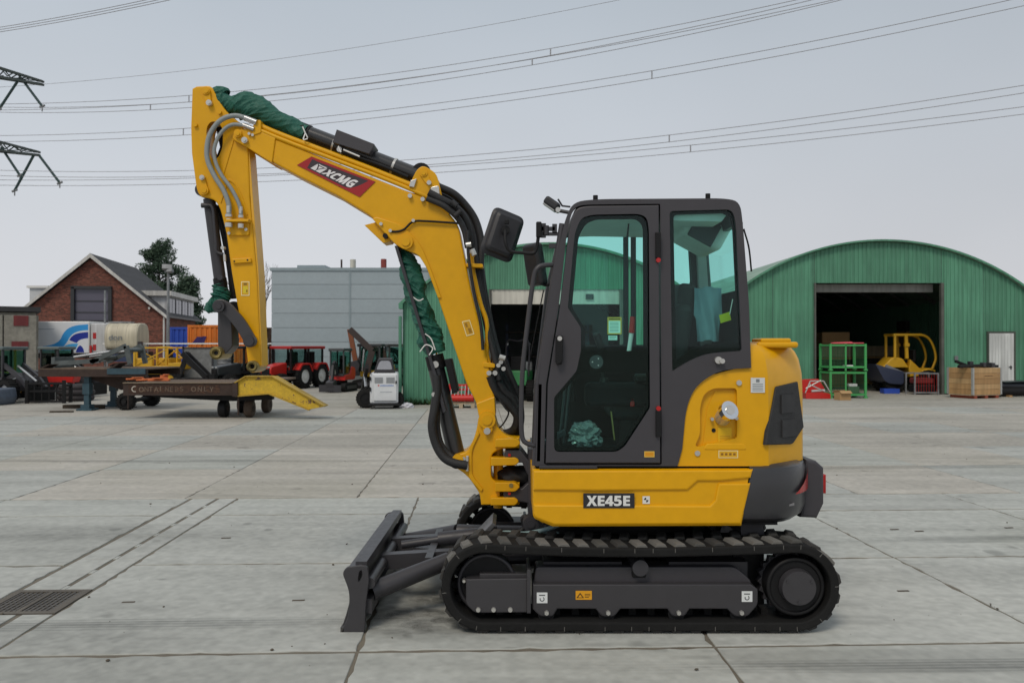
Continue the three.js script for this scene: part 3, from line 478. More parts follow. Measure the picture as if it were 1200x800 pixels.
  for (const D0 of [5.26, 6.82]) w('track_guard', prism(5.26, 5.29, [[874, 662], [912, 655], [912, 724], [895, 728], [874, 712]]).translate(0, 0, -(D0 - 5.26) - .3), K.black, ex);
  // car body between the tracks, swing bearing
  w('car_body', [box(1.15, .26, .95, .82, .36, -6.24), box(.5, .2, 1.6, .45, .30, -6.24), box(.5, .2, 1.6, 1.25, .30, -6.24)], K.darkGrey, ex);
  w('swing_bearing', [cyl(.46, .12, 'y', .85, .56, -6.24, undefined, 40), cyl(.40, .1, 'y', .85, .62, -6.24, undefined, 40)], K.black, ex);
  w('under_plate', box(1.5, .05, 1.55, .95, .655, -6.24), K.black, ex);
  w('belly_guard', prism(5.55, 6.9, [[868, 612, 3], [893, 614], [897, 628, 3], [890, 636], [868, 628]], .005), K.darkGrey, ex);
  // frame labels
  const lbl = (bg, fg, kind) => print(64, 64, (g, a, b) => { g.fillStyle = bg; g.fillRect(0, 0, a, b); g.strokeStyle = g.fillStyle = fg; g.lineWidth = 5; if (kind === 'hook') { g.beginPath(); g.arc(32, 40, 12, -1, 3.6); g.stroke(); g.fillRect(14, 14, 36, 6); } else { g.beginPath(); g.moveTo(6, 50); g.lineTo(18, 20); g.lineTo(30, 50); g.closePath(); g.stroke(); g.fillRect(36, 22, 22, 5); g.fillRect(36, 33, 22, 5); g.fillRect(36, 44, 16, 5); } });
  decal('lifting_label', [[629, 693.5], [641.5, 693.5], [641.5, 706], [629, 706]], 5.306, lbl('#d9dcdc', '#30343a', 'hook'), ex); decal('lifting_label', [[869, 692], [881.5, 692], [881.5, 704.5], [869, 704.5]], 5.306, lbl('#d9dcdc', '#30343a', 'hook'), ex);
  decal('warning_label', [[674.5, 691.5], [693.5, 691.5], [693.5, 702], [674.5, 702]], 5.306, lbl('#dc9a10', '#5a3d08', 'warn'), ex);
}
{ // ---- dozer blade and its arms
  const bl = w('dozer_blade', (() => { const c = [[409, 663], [412, 680], [411, 700], [405.5, 720], [398, 743.5], [405, 743.5], [413, 722], [418.5, 700], [419.5, 680], [417, 661]]; return prism(5.34, 7.02, c, .004); })(), K.steelDark, ex, 'dark dozer blade with curved face');
  for (const D of [5.30, 7.02]) w('side_plate', prism(D, D + .035, [[401, 671, 5], [406, 664, 4], [424, 661.5, 4], [431, 664, 5], [432.5, 680, 4], [429, 704], [427, 742], [409, 741.5], [400, 744], [400.5, 738], [408, 722, 5], [410, 694, 10]].map(([a, b, c]) => [600 + (a - 600) * 5.30 / 5.30, b, c]), .005, [[[420, 667.5, 3], [425, 666, 3], [426, 674, 3], [422, 682, 3], [418, 681, 3]]]).translate(0, 0, 0), K.steelDark, bl);
  // side_plate outlines are read at their own depth, so bring the far one onto the near one's outline
  const far = bl.children[1]; far.geometry.dispose(); far.geometry = bl.children[0].geometry.clone().translate(0, 0, -1.72);
  const q = (px, py, dz) => V3(X(px, 5.30), Y(py, 5.30), -5.30 - dz);
  w('top_rail', bar(q(422, 664, .04), q(422, 664, 1.72), .07, .05), K.steelDark, bl); w('back_tube', rod(q(432, 685, .04), q(432, 685, 1.72), .035), K.steelDark, bl); w('lower_rail', bar(q(427, 712, .04), q(427, 712, 1.72), .08, .09), K.steelDark, bl); w('cutting_edge', bar(q(401, 741, .0), q(401, 741, 1.75), .02, .07), mat([.09, .085, .08], .6, { metal: .4, map: 'patch' }), bl);
  w('push_arm', [rod(q(430, 702, .18), q(520, 676, .42), .062, .056, 16), rod(q(520, 676, .42), q(640, 676, .48), .056)], K.steelDark, ex); w('push_arm', [rod(q(430, 702, 1.56), q(520, 676, 1.32), .062, .056, 16), rod(q(520, 676, 1.32), q(640, 676, 1.26), .056)], K.steelDark, ex);
  const fr = w('blade_frame', [bar(q(430, 686, .62), q(560, 678, .62), .09, .1), bar(q(430, 686, 1.12), q(560, 678, 1.12), .09, .1), bar(q(478, 685, .6), q(478, 685, 1.15), .12, .06)], K.steelDark, ex);
  w('blade_cylinder', [rod(q(450, 676, .87), q(505, 668, .87), .03), rod(q(500, 668.5, .87), q(580, 660, .87), .055)], K.darkGrey, ex); w('frame_plate', bar(q(495, 681, .4), q(495, 681, 1.3), .05, .1), K.steelDark, fr);
  w('cylinder_guard', prism(5.75, 6.1, [[556, 634], [577, 612], [581, 615], [562, 637]], .004), mat([.12, .12, .125], .4, { metal: .3 }), ex);
}
{ // ---- hydraulics lying between tracks and house
  const hs = (pts, r, m) => w('hydraulic_hose', tube(pts.map(([a, b, c]) => P(a, b, c)), r, 32), m, ex);
  hs([[572, 632, 5.75], [590, 624, 5.8], [615, 625, 5.75], [640, 620, 5.7], [660, 612, 5.7]], .017, K.hoseTeal); hs([[575, 636, 5.8], [600, 630, 5.85], [625, 628, 5.8], [655, 625, 5.8]], .017, K.hoseTeal); hs([[580, 630, 6.0], [612, 620, 6.0], [612, 606, 6.0], [622, 604, 6.0]], .014, K.hose); hs([[590, 634, 6.2], [620, 625, 6.2], [660, 626, 6.2]], .016, K.hose);
  w('swing_joint', [disc(622, 614, 5.8, 9, .12), disc(622, 614, 5.79, 5, .12)], K.darkGrey, ex);
}
// ---- the house: plan outline with a rounded tail, built round the machine's axis at depth 6.24
const zC = -6.24;
function tailPlan(xl, zn, xs, xr, zr, half) { // right-hand half outline from the near side to the far side, [x, z]
  const o = [[xl, zn], [xs, zn]]; const c1 = [xs + (xr - xs) * .55, zn], n = 8;
  for (let i = 1; i <= n; i++) { const t = i / n, u = 1 - t; o.push([u * u * u * xs + 3 * u * u * t * c1[0] + 3 * u * t * t * (xs + (xr - xs) * .9) + t * t * t * xr, u * u * u * zn + 3 * u * u * t * c1[1] + 3 * u * t * t * (zn - (zn - zr) * .35) + t * t * t * zr]); }
  const m = o.slice().reverse().map(([x, z]) => [x, 2 * zC - z]); void half; return [...o, ...m];
}
function loft(sections, cap = true) { // closed outlines [x, y, z], all with the same count
  const n = sections[0].length, pos = [], tri = (a, b, c) => pos.push(...a, ...b, ...c);
  for (let s = 0; s < sections.length - 1; s++) for (let i = 0; i < n; i++) { const a = sections[s][i], b = sections[s][(i + 1) % n], c = sections[s + 1][(i + 1) % n], d = sections[s + 1][i]; tri(a, b, c); tri(a, c, d); }
  if (cap) for (const [sec, up] of [[sections[0], false], [sections[sections.length - 1], true]]) { const v = sec.map((p) => new THREE.Vector2(p[0], p[2])); for (const f of THREE.ShapeUtils.triangulateShape(v, [])) { const [a, b, c] = f.map((k) => sec[k]); const flip = (b[0] - a[0]) * (c[2] - a[2]) - (b[2] - a[2]) * (c[0] - a[0]) > 0; (flip === up) ? tri(a, c, b) : tri(a, b, c); } }
  const g = new THREE.BufferGeometry(); g.setAttribute('position', new THREE.BufferAttribute(new Float32Array(pos), 3)); return toCreasedNormals(g, .55);
}
{
  const Dn = 5.38, yT = Y(545, Dn), yM = Y(590, Dn), yL = Y(615, Dn), xF = X(624, Dn), h = w('house_base', box(1.42, .36, 1.6, .86, .84, zC), K.black, ex);
  // yellow side panels with a raised band and a slanted rear edge
  const outline = [[624, 550, 3], [883, 549.5], [869, 616], [648, 617, 4], [624.5, 607, 5]], body = prism(Dn, Dn + .12, outline, .012);
  const sp = w('side_panel', body, K.yellow, ex, 'yellow side panel with the model number'); w('side_panel', body.clone().translate(0, 0, 2 * zC + 2 * Dn + .12), K.yellow, ex);
  w('upper_step', prism(Dn - .016, Dn + .02, [[625, 551, 3], [882.5, 550.5, 1], [880, 560], [845, 563.5, 3], [818, 563.5, 4], [806, 574, 4], [700, 575], [625, 574.5, 2]], .012), K.yellow, sp);
  w('lower_step', prism(Dn - .014, Dn + .02, [[625, 591], [832, 592, 4], [838, 586, 4], [842, 566, 4], [880, 566], [868.5, 614, 1], [649, 615, 4], [625.5, 606, 5]], .012), K.yellow, sp);
  w('front_panel', prism(Dn + .1, 7.1, [[623.5, 551, 2], [640, 551], [640, 615], [624.5, 606, 4]], .006), K.yellow, ex);
  const wm = (wd, ht, f) => print(wd, ht, f, .4);
  decal('model_number', [[683.5, 577.5], [743.5, 577.5], [743.5, 595], [683.5, 595]], Dn - .019, wm(480, 140, (g) => { g.fillStyle = '#26262a'; g.fillRect(0, 0, 480, 140); g.fillStyle = '#dfe0dd'; g.font = 'bold 128px sans-serif'; g.textAlign = 'center'; g.textBaseline = 'middle'; g.save(); g.translate(240, 72); g.scale(1.12, 1); g.fillText('XE45E', 0, 0, 416); g.strokeStyle = '#dfe0dd'; g.lineWidth = 5; g.strokeText('XE45E', 0, 0, 416); g.restore(); }), sp);
  decal('balance_mark', [[753, 581], [761.5, 581], [761.5, 590], [753, 590]], Dn - .004, wm(64, 64, (g) => { g.fillStyle = '#dcdcd6'; g.fillRect(0, 0, 64, 64); g.fillStyle = '#2a2a2c'; for (const [a, b] of [[0, 1.57], [3.14, 4.71]]) { g.beginPath(); g.moveTo(32, 32); g.arc(32, 32, 20, a, b); g.fill(); } }), sp);
  void h; void yM; void xF;
  // counterweight: rounded tail with a tail bumper and reflectors
  const cwIn = (k, y) => tailPlan(X(880, Dn), -(Dn) - k, 1.60, 2.07 - k * 1.1, zC).map(([x, z]) => [x, y, z]);
  const cw = w('counterweight', loft([cwIn(.16, yL - .012), cwIn(.07, yL + .0), cwIn(.02, yL + .035), cwIn(0, yL + .09), cwIn(0, yT - .05), cwIn(.012, yT - .02), cwIn(.05, yT)].map((s) => s.map((p) => [p[0] - (p[0] < X(881, Dn) ? (yT - p[1]) * .19 : 0), p[1], p[2]]))), mat([.036, .036, .04], .38, { bump: .0006, coat: .15 }), ex, 'dark counterweight');
  const Db = 5.74, bump = (D) => prism(D, D + .95, [[944.5, 538, 3], [957, 540, 4], [966, 548, 4], [966, 590, 3], [958, 607, 4], [938, 606, 3]], .02);
  w('tail_bumper', bump(Db), K.cabGrey, cw, 'grey tail bumper');
  { const bz = (t) => { const u = 1 - t; return [u * u * u * 1.6 + 3 * u * u * t * 1.8585 + 3 * u * t * t * 2.023 + t * t * t * 2.07 + .012, -(u * u * u * 5.38 + 3 * u * u * t * 5.38 + 3 * u * t * t * 5.681 + t * t * t * 6.24) + .012]; }, yb = Y(577, 5.5), yt2 = Y(551, 5.55), q = [], n = 5; for (let i = 0; i < n; i++) { const f = i / n, g = (i + 1) / n, a = bz(.28 + .37 * f), b = bz(.28 + .37 * g), ya = yb + (yt2 - yb) * f, y2 = yb + (yt2 - yb) * g; q.push(a[0], yb, a[1], b[0], yb, b[1], b[0], y2, b[1], a[0], yb, a[1], b[0], y2, b[1], a[0], ya, a[1]); } const g = new THREE.BufferGeometry(); g.setAttribute('position', new THREE.BufferAttribute(new Float32Array(q), 3)); g.computeVertexNormals(); w('reflector', g, K.redLens, cw); } w('tail_lamp', prism(Db + .2, Db + .6, [[958, 556], [968.2, 556], [968.2, 578], [958, 578]], .006), K.redLens, cw);
  w('cast_mark', prism(5.43, 5.46, [[917, 592], [931, 589.5], [931, 592], [917, 594]], .001), mat([.2, .2, .21], .4), cw);
}
{ // ---- engine hood
  const Dn = 5.412, ys = [[546, 0, 1.05], [536, 0, 1.05], [473, 0, 1.05], [455, .002, 1.12], [440, .005, 1.25], [432, .012, 1.42], [421, .024, 1.5], [412, .046, 1.5], [405, .08, 1.5], [402, .125, 1.5]];
  const sec = ys.map(([py, k, xs]) => {
    const y = Y(py, Dn), kk = k, xr = X(944.5, Dn) + .02, o = [[xs, -Dn - kk * .9], [1.58 - kk * .5, -Dn - kk * .9], [1.63 - kk * .5, -Dn - .008 - kk * .9], [1.92 - kk, -Dn - .27 - kk * .5], [1.95 - kk, -Dn - .31 - kk * .5], [2.02 - kk, -Dn - .6], [2.03 - kk, zC]];
    void xr; return [...o, ...o.slice(0, -1).reverse().map(([x, z]) => [x, 2 * zC - z])].map(([x, z]) => [x, y, z]);
  });
  const big = loft(sec), rc = prism(Dn - .2, Dn + .035, [[834, 463, 7], [846, 456.5, 5], [874, 456.5, 5], [874, 517, 3], [826, 528, 3], [823, 526, 3], [829, 512, 6], [829, 478, 9]], 0);
  const hood = cut('engine_hood', big, [rc], K.yellow, ex, 'yellow engine hood with recessed filler');
  w('recess_floor', prism(Dn + .030, Dn + .06, [[823, 528], [829, 478], [838, 458], [874, 456], [874, 528]], 0), K.yellow, hood); w('recess_ledge', prism(Dn - .004, Dn + .034, [[828, 519.5, 3], [872, 519.5, 3], [876, 527, 3], [824, 527, 3]], .006), K.yellow, hood);
  // filler pipe and cap
  const a = P(846.5, 490, Dn + .03), b = P(852, 482.5, Dn - .06); w('filler_neck', rod(a, b, .050, .050, 24), K.zinc, hood); const cap = w('filler_cap', [rod(b, b.clone().add(V3(.012, .014, .03)), .062, .06, 28)], K.chrome, hood); w('cap_lock', rod(b.clone().add(V3(.012, .014, .03)), b.clone().add(V3(.014, .016, .04)), .032, .03, 20), K.zinc, cap);
  decal('caution_label', [[841.5, 501], [857.5, 501], [857.5, 518], [841.5, 518]], Dn + .026, print(64, 64, (g) => { g.fillStyle = '#e2b400'; g.fillRect(0, 0, 64, 64); g.fillStyle = '#b98b00'; for (let i = 0; i < 4; i++) g.fillRect(8, 36 + i * 7, 48, 3); }), hood);
  decal('caution_label', [[842, 527.5], [865, 527.5], [865, 536.5], [842, 536.5]], Dn - .003, print(96, 40, (g) => { g.fillStyle = '#d8a51c'; g.fillRect(0, 0, 96, 40); g.strokeStyle = '#e8d9a0'; g.lineWidth = 4; g.strokeRect(2, 2, 92, 36); g.fillStyle = '#8a5f10'; for (let i = 0; i < 4; i++) g.fillRect(12 + i * 20, 14, 12, 12); }), hood);
  decal('spec_label', [[880, 442.5], [896.5, 442.5], [896.5, 460], [880, 460]], Dn - .003, print(64, 64, (g) => { g.fillStyle = '#cfd2d2'; g.fillRect(0, 0, 64, 64); g.fillStyle = '#777c80'; g.fillRect(24, 6, 16, 14); for (let i = 0; i < 5; i++) g.fillRect(8, 26 + i * 7, 48, 3); }), hood);
  for (const [px, py] of [[866.5, 448.5], [817.5, 531], [835, 491], [863.5, 490]]) w('bolt', disc(px, py, Dn - .01, px > 830 && px < 865 ? 2 : 3.2, .03, 12), K.zinc, hood); w('plug', disc(836.5, 504, Dn + .025, 2.4, .02, 12), K.black, hood);
  // side grille lying on the slanted rear corner
  const A = V3(1.61, 0, -Dn), dx = .30, dz = -.277, L = Math.hypot(dx, dz), ang = Math.atan2(-dz, dx);
  const gp = [[907, 453, 3], [932, 447, 2], [939, 500, 2], [926, 520, 4], [895, 521, 2], [897, 505]].map(([px, py, r]) => { const k = (px - 600) / 1000; const t = (k * Dn - 1.61) / (dx + k * dz); const D = Dn - dz * t; return [t * L, Y(py, D), r * D / 1000]; });
  const gg = extrude(gp, -.01, .022, .008).rotateY(ang).translate(A.x, 0, A.z); const gr = w('grille', gg, mat([.02, .02, .021], .7, { bump: .003 }), hood, 'black ventilation grille');
  const mid = (t, y, wd, ht) => box(wd, ht, .014, t * L, y, .024).rotateY(ang).translate(A.x, 0, A.z);
  for (const [t, y, wd, ht] of [[.55, 1.40, .16, .12], [.58, 1.24, .17, .11]]) w('grille_panel', mid(t, y, wd, ht), mat([.026, .026, .028], .75), gr);
  w('exhaust_cap', [rbox(.20, .03, .22, .014, X(906, 5.6), Y(399, 5.6), -5.64), rbox(.27, .04, .28, .018, X(905, 5.65), Y(404, 5.6), -5.66)], K.yellow, hood);
}
{ // ---- cab
  const Dn = 5.40, Df = 6.42, sideOut = [[627, 546, 2], [631, 450], [647, 322, 14], [655, 290, 14], [663, 255, 14], [672, 236, 22], [700, 233, 20], [850, 232, 16], [868, 236, 20], [871, 262, 10], [878, 354, 10], [880.5, 431], [853, 432.5, 12], [834, 438.5, 16], [814, 454, 18], [804, 478, 16], [799.5, 526], [794, 546, 2]];
  const doorHole = [[637.5, 544, 2], [640, 450], [655, 358], [665, 268, 14], [672, 243, 14], [684, 239.5, 10], [774, 238.5, 2], [775.5, 544, 2]];
  const rearHole = [[785, 247, 5], [859, 245, 8], [863, 262, 8], [869.5, 411, 3], [829, 414, 14], [807, 423, 12], [788, 435, 2]];
  const farWin = [[656, 411, 3], [664, 330], [680, 250, 10], [720, 248, 3], [850, 248, 10], [858, 300], [864, 411, 6]].map(([a, b, c]) => [a, b, c]);
  const cab = w('cab', prism(Dn, Dn + .075, sideOut, 0, [doorHole, rearHole]), K.cabGrey, ex, 'dark grey cab with tinted windows');
  const seal = (out, th, D0, D1) => { const cx = out.reduce((s, p) => s + p[0], 0) / out.length, cy = out.reduce((s, p) => s + p[1], 0) / out.length; return prism(D0, D1, out, 0, [out.map(([x, y, r]) => { const dx = x - cx, dy = y - cy; return [x - Math.sign(dx) * Math.min(th, Math.abs(dx)), y - Math.sign(dy) * Math.min(th, Math.abs(dy)), r]; })]); };
  // far side wall in the same plane shape, with its windows
  const mPts = (pts) => M(Dn, pts), farShape = extrude(mPts(sideOut), -Df, -Df + .06, .008, [mPts([[651, 405, 3], [657, 345], [672, 252, 10], [756.5, 250, 3], [756.5, 405, 3]]), mPts([[759.5, 405], [759.5, 250], [767, 250], [767, 405]]), mPts([[770, 405, 3], [770, 250, 3], [846, 250, 8], [850, 322, 8], [792, 322, 6], [788, 405, 3]])]);
  w('far_wall', farShape, K.darkGrey, cab); w('far_window', extrude(mPts([[649, 407], [670, 250], [763, 248], [763, 407]]), -Df + .027, -Df + .032), K.glassTint, cab); w('far_window', extrude(mPts([[764.5, 407], [764.5, 248], [848, 248], [852, 324], [792, 324], [790, 407]]), -Df + .027, -Df + .032), K.glassTint, cab);
  // inner leaf of the side walls: dark trim seen through the glass
  // roof shell, front and rear corner posts, floor
  const roofTop = [[672, 246, 6], [682, 236.5, 10], [700, 232, 10], [848, 231, 16], [868, 236, 20], [871, 262], [864, 262], [860, 248, 10], [846, 243.5], [690, 245, 6], [676, 254]];
  w('roof', extrude(mPts(roofTop), -Df + .05, -Dn - .07), K.cabGrey, cab); w('headliner', [extrude(mPts([[690, 246], [846, 245], [855, 250], [850, 257], [690, 254]]), -Df + .08, -Dn - .08)], K.headliner, cab);
  w('roof_rack_stud', [cyl(.016, .03, 'y', X(698, 5.5), Y(231.5, 5.5), -5.5)], K.black, cab); w('roof_rack_stud', [cyl(.016, .03, 'y', X(830, 5.5), Y(229.5, 5.5), -5.5)], K.black, cab);
  w('floor', extrude(mPts([[628, 530], [790, 530], [790, 546], [628, 546]]), -Df + .06, -Dn - .07), K.interior, cab); w('rear_bulkhead', extrude(mPts([[800, 460], [872, 410], [880, 431], [815, 470], [800, 546], [790, 546]]), -Df + .06, -Dn - .07), K.interior, cab);
  w('inner_wall', extrude(mPts([[640, 406], [870, 406], [800, 530], [630, 530]]), -Df + .062, -Df + .085), K.interior, cab);
  const ws = (a, b, th, m, nm) => { const A = [X(a[0], Dn), Y(a[1], Dn)], B = [X(b[0], Dn), Y(b[1], Dn)], nx = B[1] - A[1], ny = -(B[0] - A[0]), L = Math.hypot(nx, ny); w(nm, extrude([[A[0], A[1]], [B[0], B[1]], [B[0] + nx / L * th, B[1] + ny / L * th], [A[0] + nx / L * th, A[1] + ny / L * th]], -Df + .06, -Dn - .075), m, cab); };
  ws([633, 440], [666, 262], .006, K.glassTint, 'windscreen'); ws([629, 540], [633, 452], .006, K.glassTint, 'windscreen'); ws([631, 452], [633, 438], .02, K.darkGrey, 'windscreen_bar'); ws([866, 256], [871.5, 338], -.006, K.glassTint, 'rear_window'); ws([871.5, 338], [876, 405], -.03, K.interior, 'rear_panel');
  w('corner_post', extrude(mPts([[853, 250], [864, 250], [874, 405], [860, 405]]), -Df + .05, -Df + .12), mat([.42, .43, .42], .7), cab);
  w('front_rail', [bar(P(631, 540, 5.41), P(633, 450, 5.41), .02), rod(P(626.5, 545, 5.43), P(630, 450, 5.43), .018), rod(P(630, 450, 5.43), P(659, 262, 5.43), .02)], K.cabGrey, cab);
  // glazing of the near side
  w('rear_side_window', prism(Dn + .022, Dn + .028, [[783, 245], [861, 243], [873, 413], [829, 416], [807, 425], [786, 438]], 0), K.glassTint, cab);
  w('window_border', seal([[785, 247, 5], [859, 245, 8], [863, 262, 8], [869.5, 411, 3], [829, 414, 14], [807, 423, 12], [788, 435, 2]], 4.5, Dn + .042, Dn + .046), K.frit, cab);
  w('window_latch', [disc(842.5, 422, Dn - .03, 4.2, .05, 16), disc(847, 423, Dn - .05, 3, .05, 14)], K.zinc, cab);
  w('window_trim', prism(Dn + .032, Dn + .036 + .003, [[784, 405], [791, 405], [793, 421], [808, 410], [828, 403], [866, 401], [866, 260], [871, 260], [874, 416], [829, 418], [807, 428], [785, 441]], 0), K.frit, cab);
  // door
  const dOut = [[639.5, 542.5, 2], [642, 450], [656.5, 358], [667, 269, 14], [673.5, 245, 14], [685, 241, 10], [772.5, 240, 2], [774, 542.5, 2]];
  const dHole = [[674.5, 434, 3], [679.5, 410], [679.5, 384, 3], [664, 361, 3], [672.5, 272, 8], [680, 254, 10], [694, 250, 8], [750, 249, 8], [760, 254, 8], [762, 270, 4], [763, 478, 3], [733, 524, 5], [723, 530.5, 5], [652, 530.5, 4], [648, 526, 4], [648, 465, 3]];
  const door = w('door', prism(Dn - .022, Dn + .04, dOut, .007, [dHole]), K.cabGrey, cab, 'glazed cab door with an angular pane');
  w('pane', prism(Dn + .005, Dn + .011, [[672, 436], [677, 410], [677, 385], [662, 362], [670, 270], [679, 252], [694, 247], [752, 247], [764, 256], [766, 479], [734, 527], [723, 533], [650, 533], [645, 526], [645, 464]], 0), K.glassTint, door);
  const frit = [[672, 436], [677, 410], [677, 385], [662, 362], [670, 270], [679, 252], [694, 247], [752, 247], [764, 256], [766, 479], [734, 527], [723, 533], [650, 533], [645, 526], [645, 464]];
  w('pane_border', prism(Dn + .014, Dn + .018, frit, 0, [[[686, 411, 2], [686, 386, 2], [670.5, 360, 4], [678, 278, 6], [686, 262, 8], [699, 257, 6], [746, 256.5, 6], [753.5, 264, 6], [754, 411, 2]], [[653, 467, 4], [673, 444], [679, 436, 3], [757, 436, 3], [757, 476, 4], [728, 519, 5], [720, 523.5, 4], [658, 523.5, 4], [653, 519, 4]]]), K.frit, door);
  const sp = w('speaker', disc(699, 424, Dn + .011, 8, .01, 28), mat([.05, .05, .054], .5), door); for (let i = 0; i < 6; i++) { const a = i * 1.047; w('speaker_hole', disc(699 + 4.6 * Math.cos(a), 424 + 4.6 * Math.sin(a), Dn + .010, .8, .004, 8), i % 2 ? K.zinc : K.darkGrey, sp); }
  const dh = w('door_handle', [prism(Dn - .075, Dn - .055, [[651, 394, 2], [660, 394, 2], [659.5, 424, 3], [653, 428, 3], [651, 424]], .006), prism(Dn - .06, Dn - .02, [[652, 393, 2], [660, 393, 2], [660, 402], [652, 402]], .004), prism(Dn - .06, Dn - .02, [[652, 418], [659, 418], [659, 427, 2], [652, 427, 2]], .004)], K.black, door); w('lock', disc(656, 396.5, Dn - .08, 2.8, .02, 14), K.zinc, dh);
  for (const [y0, y1, yr] of [[272, 302, 304.5], [481, 512, 478.5]]) { const hg = w('hinge', prism(Dn - .045, Dn - .015, [[769, y0], [775, y0], [775, y1], [769, y1]], .004), K.black, door); w('hinge_cap', disc(772, yr, Dn - .045, 2.8, .03, 12), K.redLens, hg); }
  decal('door_label', [[755, 528.5], [767, 528.5], [767, 535.5], [755, 535.5]], Dn - .0245, print(64, 36, (g) => { g.fillStyle = '#d9b24a'; g.fillRect(0, 0, 64, 36); g.fillStyle = '#d28e10'; g.fillRect(5, 6, 54, 24); }), door);
  decal('safety_sticker', [[712, 371.5], [728.5, 371.5], [728.5, 391.5], [712, 391.5]], Dn + .0135, print(96, 120, (g) => { g.fillStyle = '#c9a540'; g.fillRect(0, 0, 96, 120); g.fillStyle = '#cfe3d8'; g.fillRect(8, 26, 80, 86); g.fillStyle = '#6b5518'; g.fillRect(10, 8, 76, 10); g.fillStyle = '#7f9a90'; for (let i = 0; i < 7; i++) g.fillRect(16, 36 + i * 10, 60, 4); }), door); decal('safety_sticker', [[713, 393], [723.5, 393], [723.5, 398.5], [713, 398.5]], Dn + .0135, print(48, 24, (g) => { g.fillStyle = '#bdd8cf'; g.fillRect(0, 0, 48, 24); g.fillStyle = '#7f9a90'; g.fillRect(6, 6, 36, 4); g.fillRect(6, 14, 30, 3); }), door);
  w('door_sill', prism(Dn - .02, Dn + .02, [[632, 545.5], [700, 545.5], [700, 549], [632, 549]], .003), K.darkGrey, cab);
  // inside
  const it = K.interior, seatM = mat([.016, .017, .019], .85, { bump: .002 });
  const st = w('seat', rbox(.46, .13, .46, .05, X(750, 5.9), Y(478, 5.9), -5.9), seatM, cab); w('backrest', place(new RoundedBoxGeometry(.13, .62, .46, 3, .05), X(789, 5.9), Y(410, 5.9), -5.9, 0, 0, -.12), seatM, st); w('headrest', place(new RoundedBoxGeometry(.12, .22, .30, 3, .04), X(800, 5.9), Y(352, 5.9), -5.9, 0, 0, -.1), seatM, st); w('seat_base', rbox(.36, .22, .4, .03, X(752, 5.9), Y(505, 5.9), -5.9), it, st);
  for (const D of [5.66, 6.15]) { const co = w('side_console', rbox(.42, .16, .14, .04, X(722, D), Y(462, D), -D), it, cab); w('joystick', [rod(P(708, 447, D), P(703, 402, D), .014), place(new RoundedBoxGeometry(.05, .12, .05, 2, .02), X(702, D), Y(400, D), -D, 0, 0, .35), cyl(.04, .05, 'y', X(708, D), Y(447, D), -D, .025)], K.black, co); }
  const mon = w('monitor', place(new RoundedBoxGeometry(.05, .17, .22, 2, .02), X(665, 6.2), Y(400, 6.2), -6.2, 0, .3, -.15), K.black, cab); w('monitor_post', rod(P(667, 415, 6.2), P(672, 470, 6.2), .02), it, mon);
  w('pedal_lever', [rod(P(655, 530, 5.75), P(664, 440, 5.75), .012), cyl(.03, .06, 'y', X(664, 5.75), Y(438, 5.75), -5.75)], K.darkGrey, cab); w('pedal_lever', [rod(P(660, 530, 5.95), P(669, 440, 5.95), .012), cyl(.03, .06, 'y', X(669, 5.95), Y(438, 5.95), -5.95)], K.darkGrey, cab);
  w('foot_pedal', box(.16, .03, .1, X(650, 5.7), Y(512, 5.7), -5.7, 0, 0, .5), K.darkGrey, cab); w('air_duct', [place(new RoundedBoxGeometry(.30, .24, .5, 2, .05), X(823, 5.95), Y(270, 5.95), -6.0, 0, 0, -.5)], mat([.72, .73, .71], .7), cab, 'pale overhead air duct'); w('duct_vent', place(new RoundedBoxGeometry(.18, .16, .02, 2, .008), X(826, 5.74), Y(270, 5.74), -5.742, 0, 0, -.5), K.darkGrey, cab); w('duct_vent', place(new THREE.CylinderGeometry(.06, .06, .02, 20).rotateX(Math.PI / 2), X(838, 5.74), Y(256, 5.74), -5.742), K.darkGrey, cab);
  w('belt_buckle', rbox(.03, .06, .02, .006, X(741, 5.6), Y(471, 5.6), -5.6), K.redLens, cab); w('seat_belt', bar(P(720, 515, 5.62), P(716, 482, 5.62), .04, .006), mat([.28, .2, .06], .8), cab); w('wiper', [rod(P(737, 262, 5.6), P(733, 300, 5.6), .006)], K.black, cab);
  w('seat_arm', rbox(.3, .06, .07, .02, X(770, 5.62), Y(443, 5.62), -5.62), K.black, cab);
  w('rear_shelf', extrude(mPts([[810, 418], [870, 408], [874, 425], [812, 440]]), -Df + .08, -Dn - .2), it, cab);
  w('extinguisher_pole', [rod(P(736, 420, 5.85), P(741, 385, 5.85), .016)], K.white, cab, 'white pole with red grip'); w('pole_grip', [rod(P(740.3, 390, 5.85), P(741.5, 371, 5.85), .021, .018)], K.red, cab);
  // things left inside
  const crum = (name, label, cat, px, py, D, rx, ry, rz, m, seed) => { const g = new THREE.IcosahedronGeometry(1, 9), p = g.attributes.position, rd = rng(seed), ph = Array.from({ length: 9 }, () => [V3(rd() - .5, rd() - .5, rd() - .5).normalize().multiplyScalar(3 + rd() * 13), rd() * 6]), v = V3(); for (let i = 0; i < p.count; i++) { v.fromBufferAttribute(p, i); let k = 1; for (const [q, a] of ph) k += Math.abs(Math.sin(q.dot(v) + a)) * .15 - .075; p.setXYZ(i, v.x * k * rx, v.y * k * ry, v.z * k * rz); } const t = thing(name, label, cat, [X(px, D), Y(py, D) - ry, -D]); part('body', toCreasedNormals(g.translate(0, ry, 0), .45), m, t); return t; };
  const bag = mat([.17, .19, .19], .2, { rmap: null }); bag.transparent = false; crum('plastic_bag', 'crumpled clear plastic bag on the cab floor behind the door glass', 'plastic bag', 686, 511, 5.62, .085, .075, .08, bag, 3); 
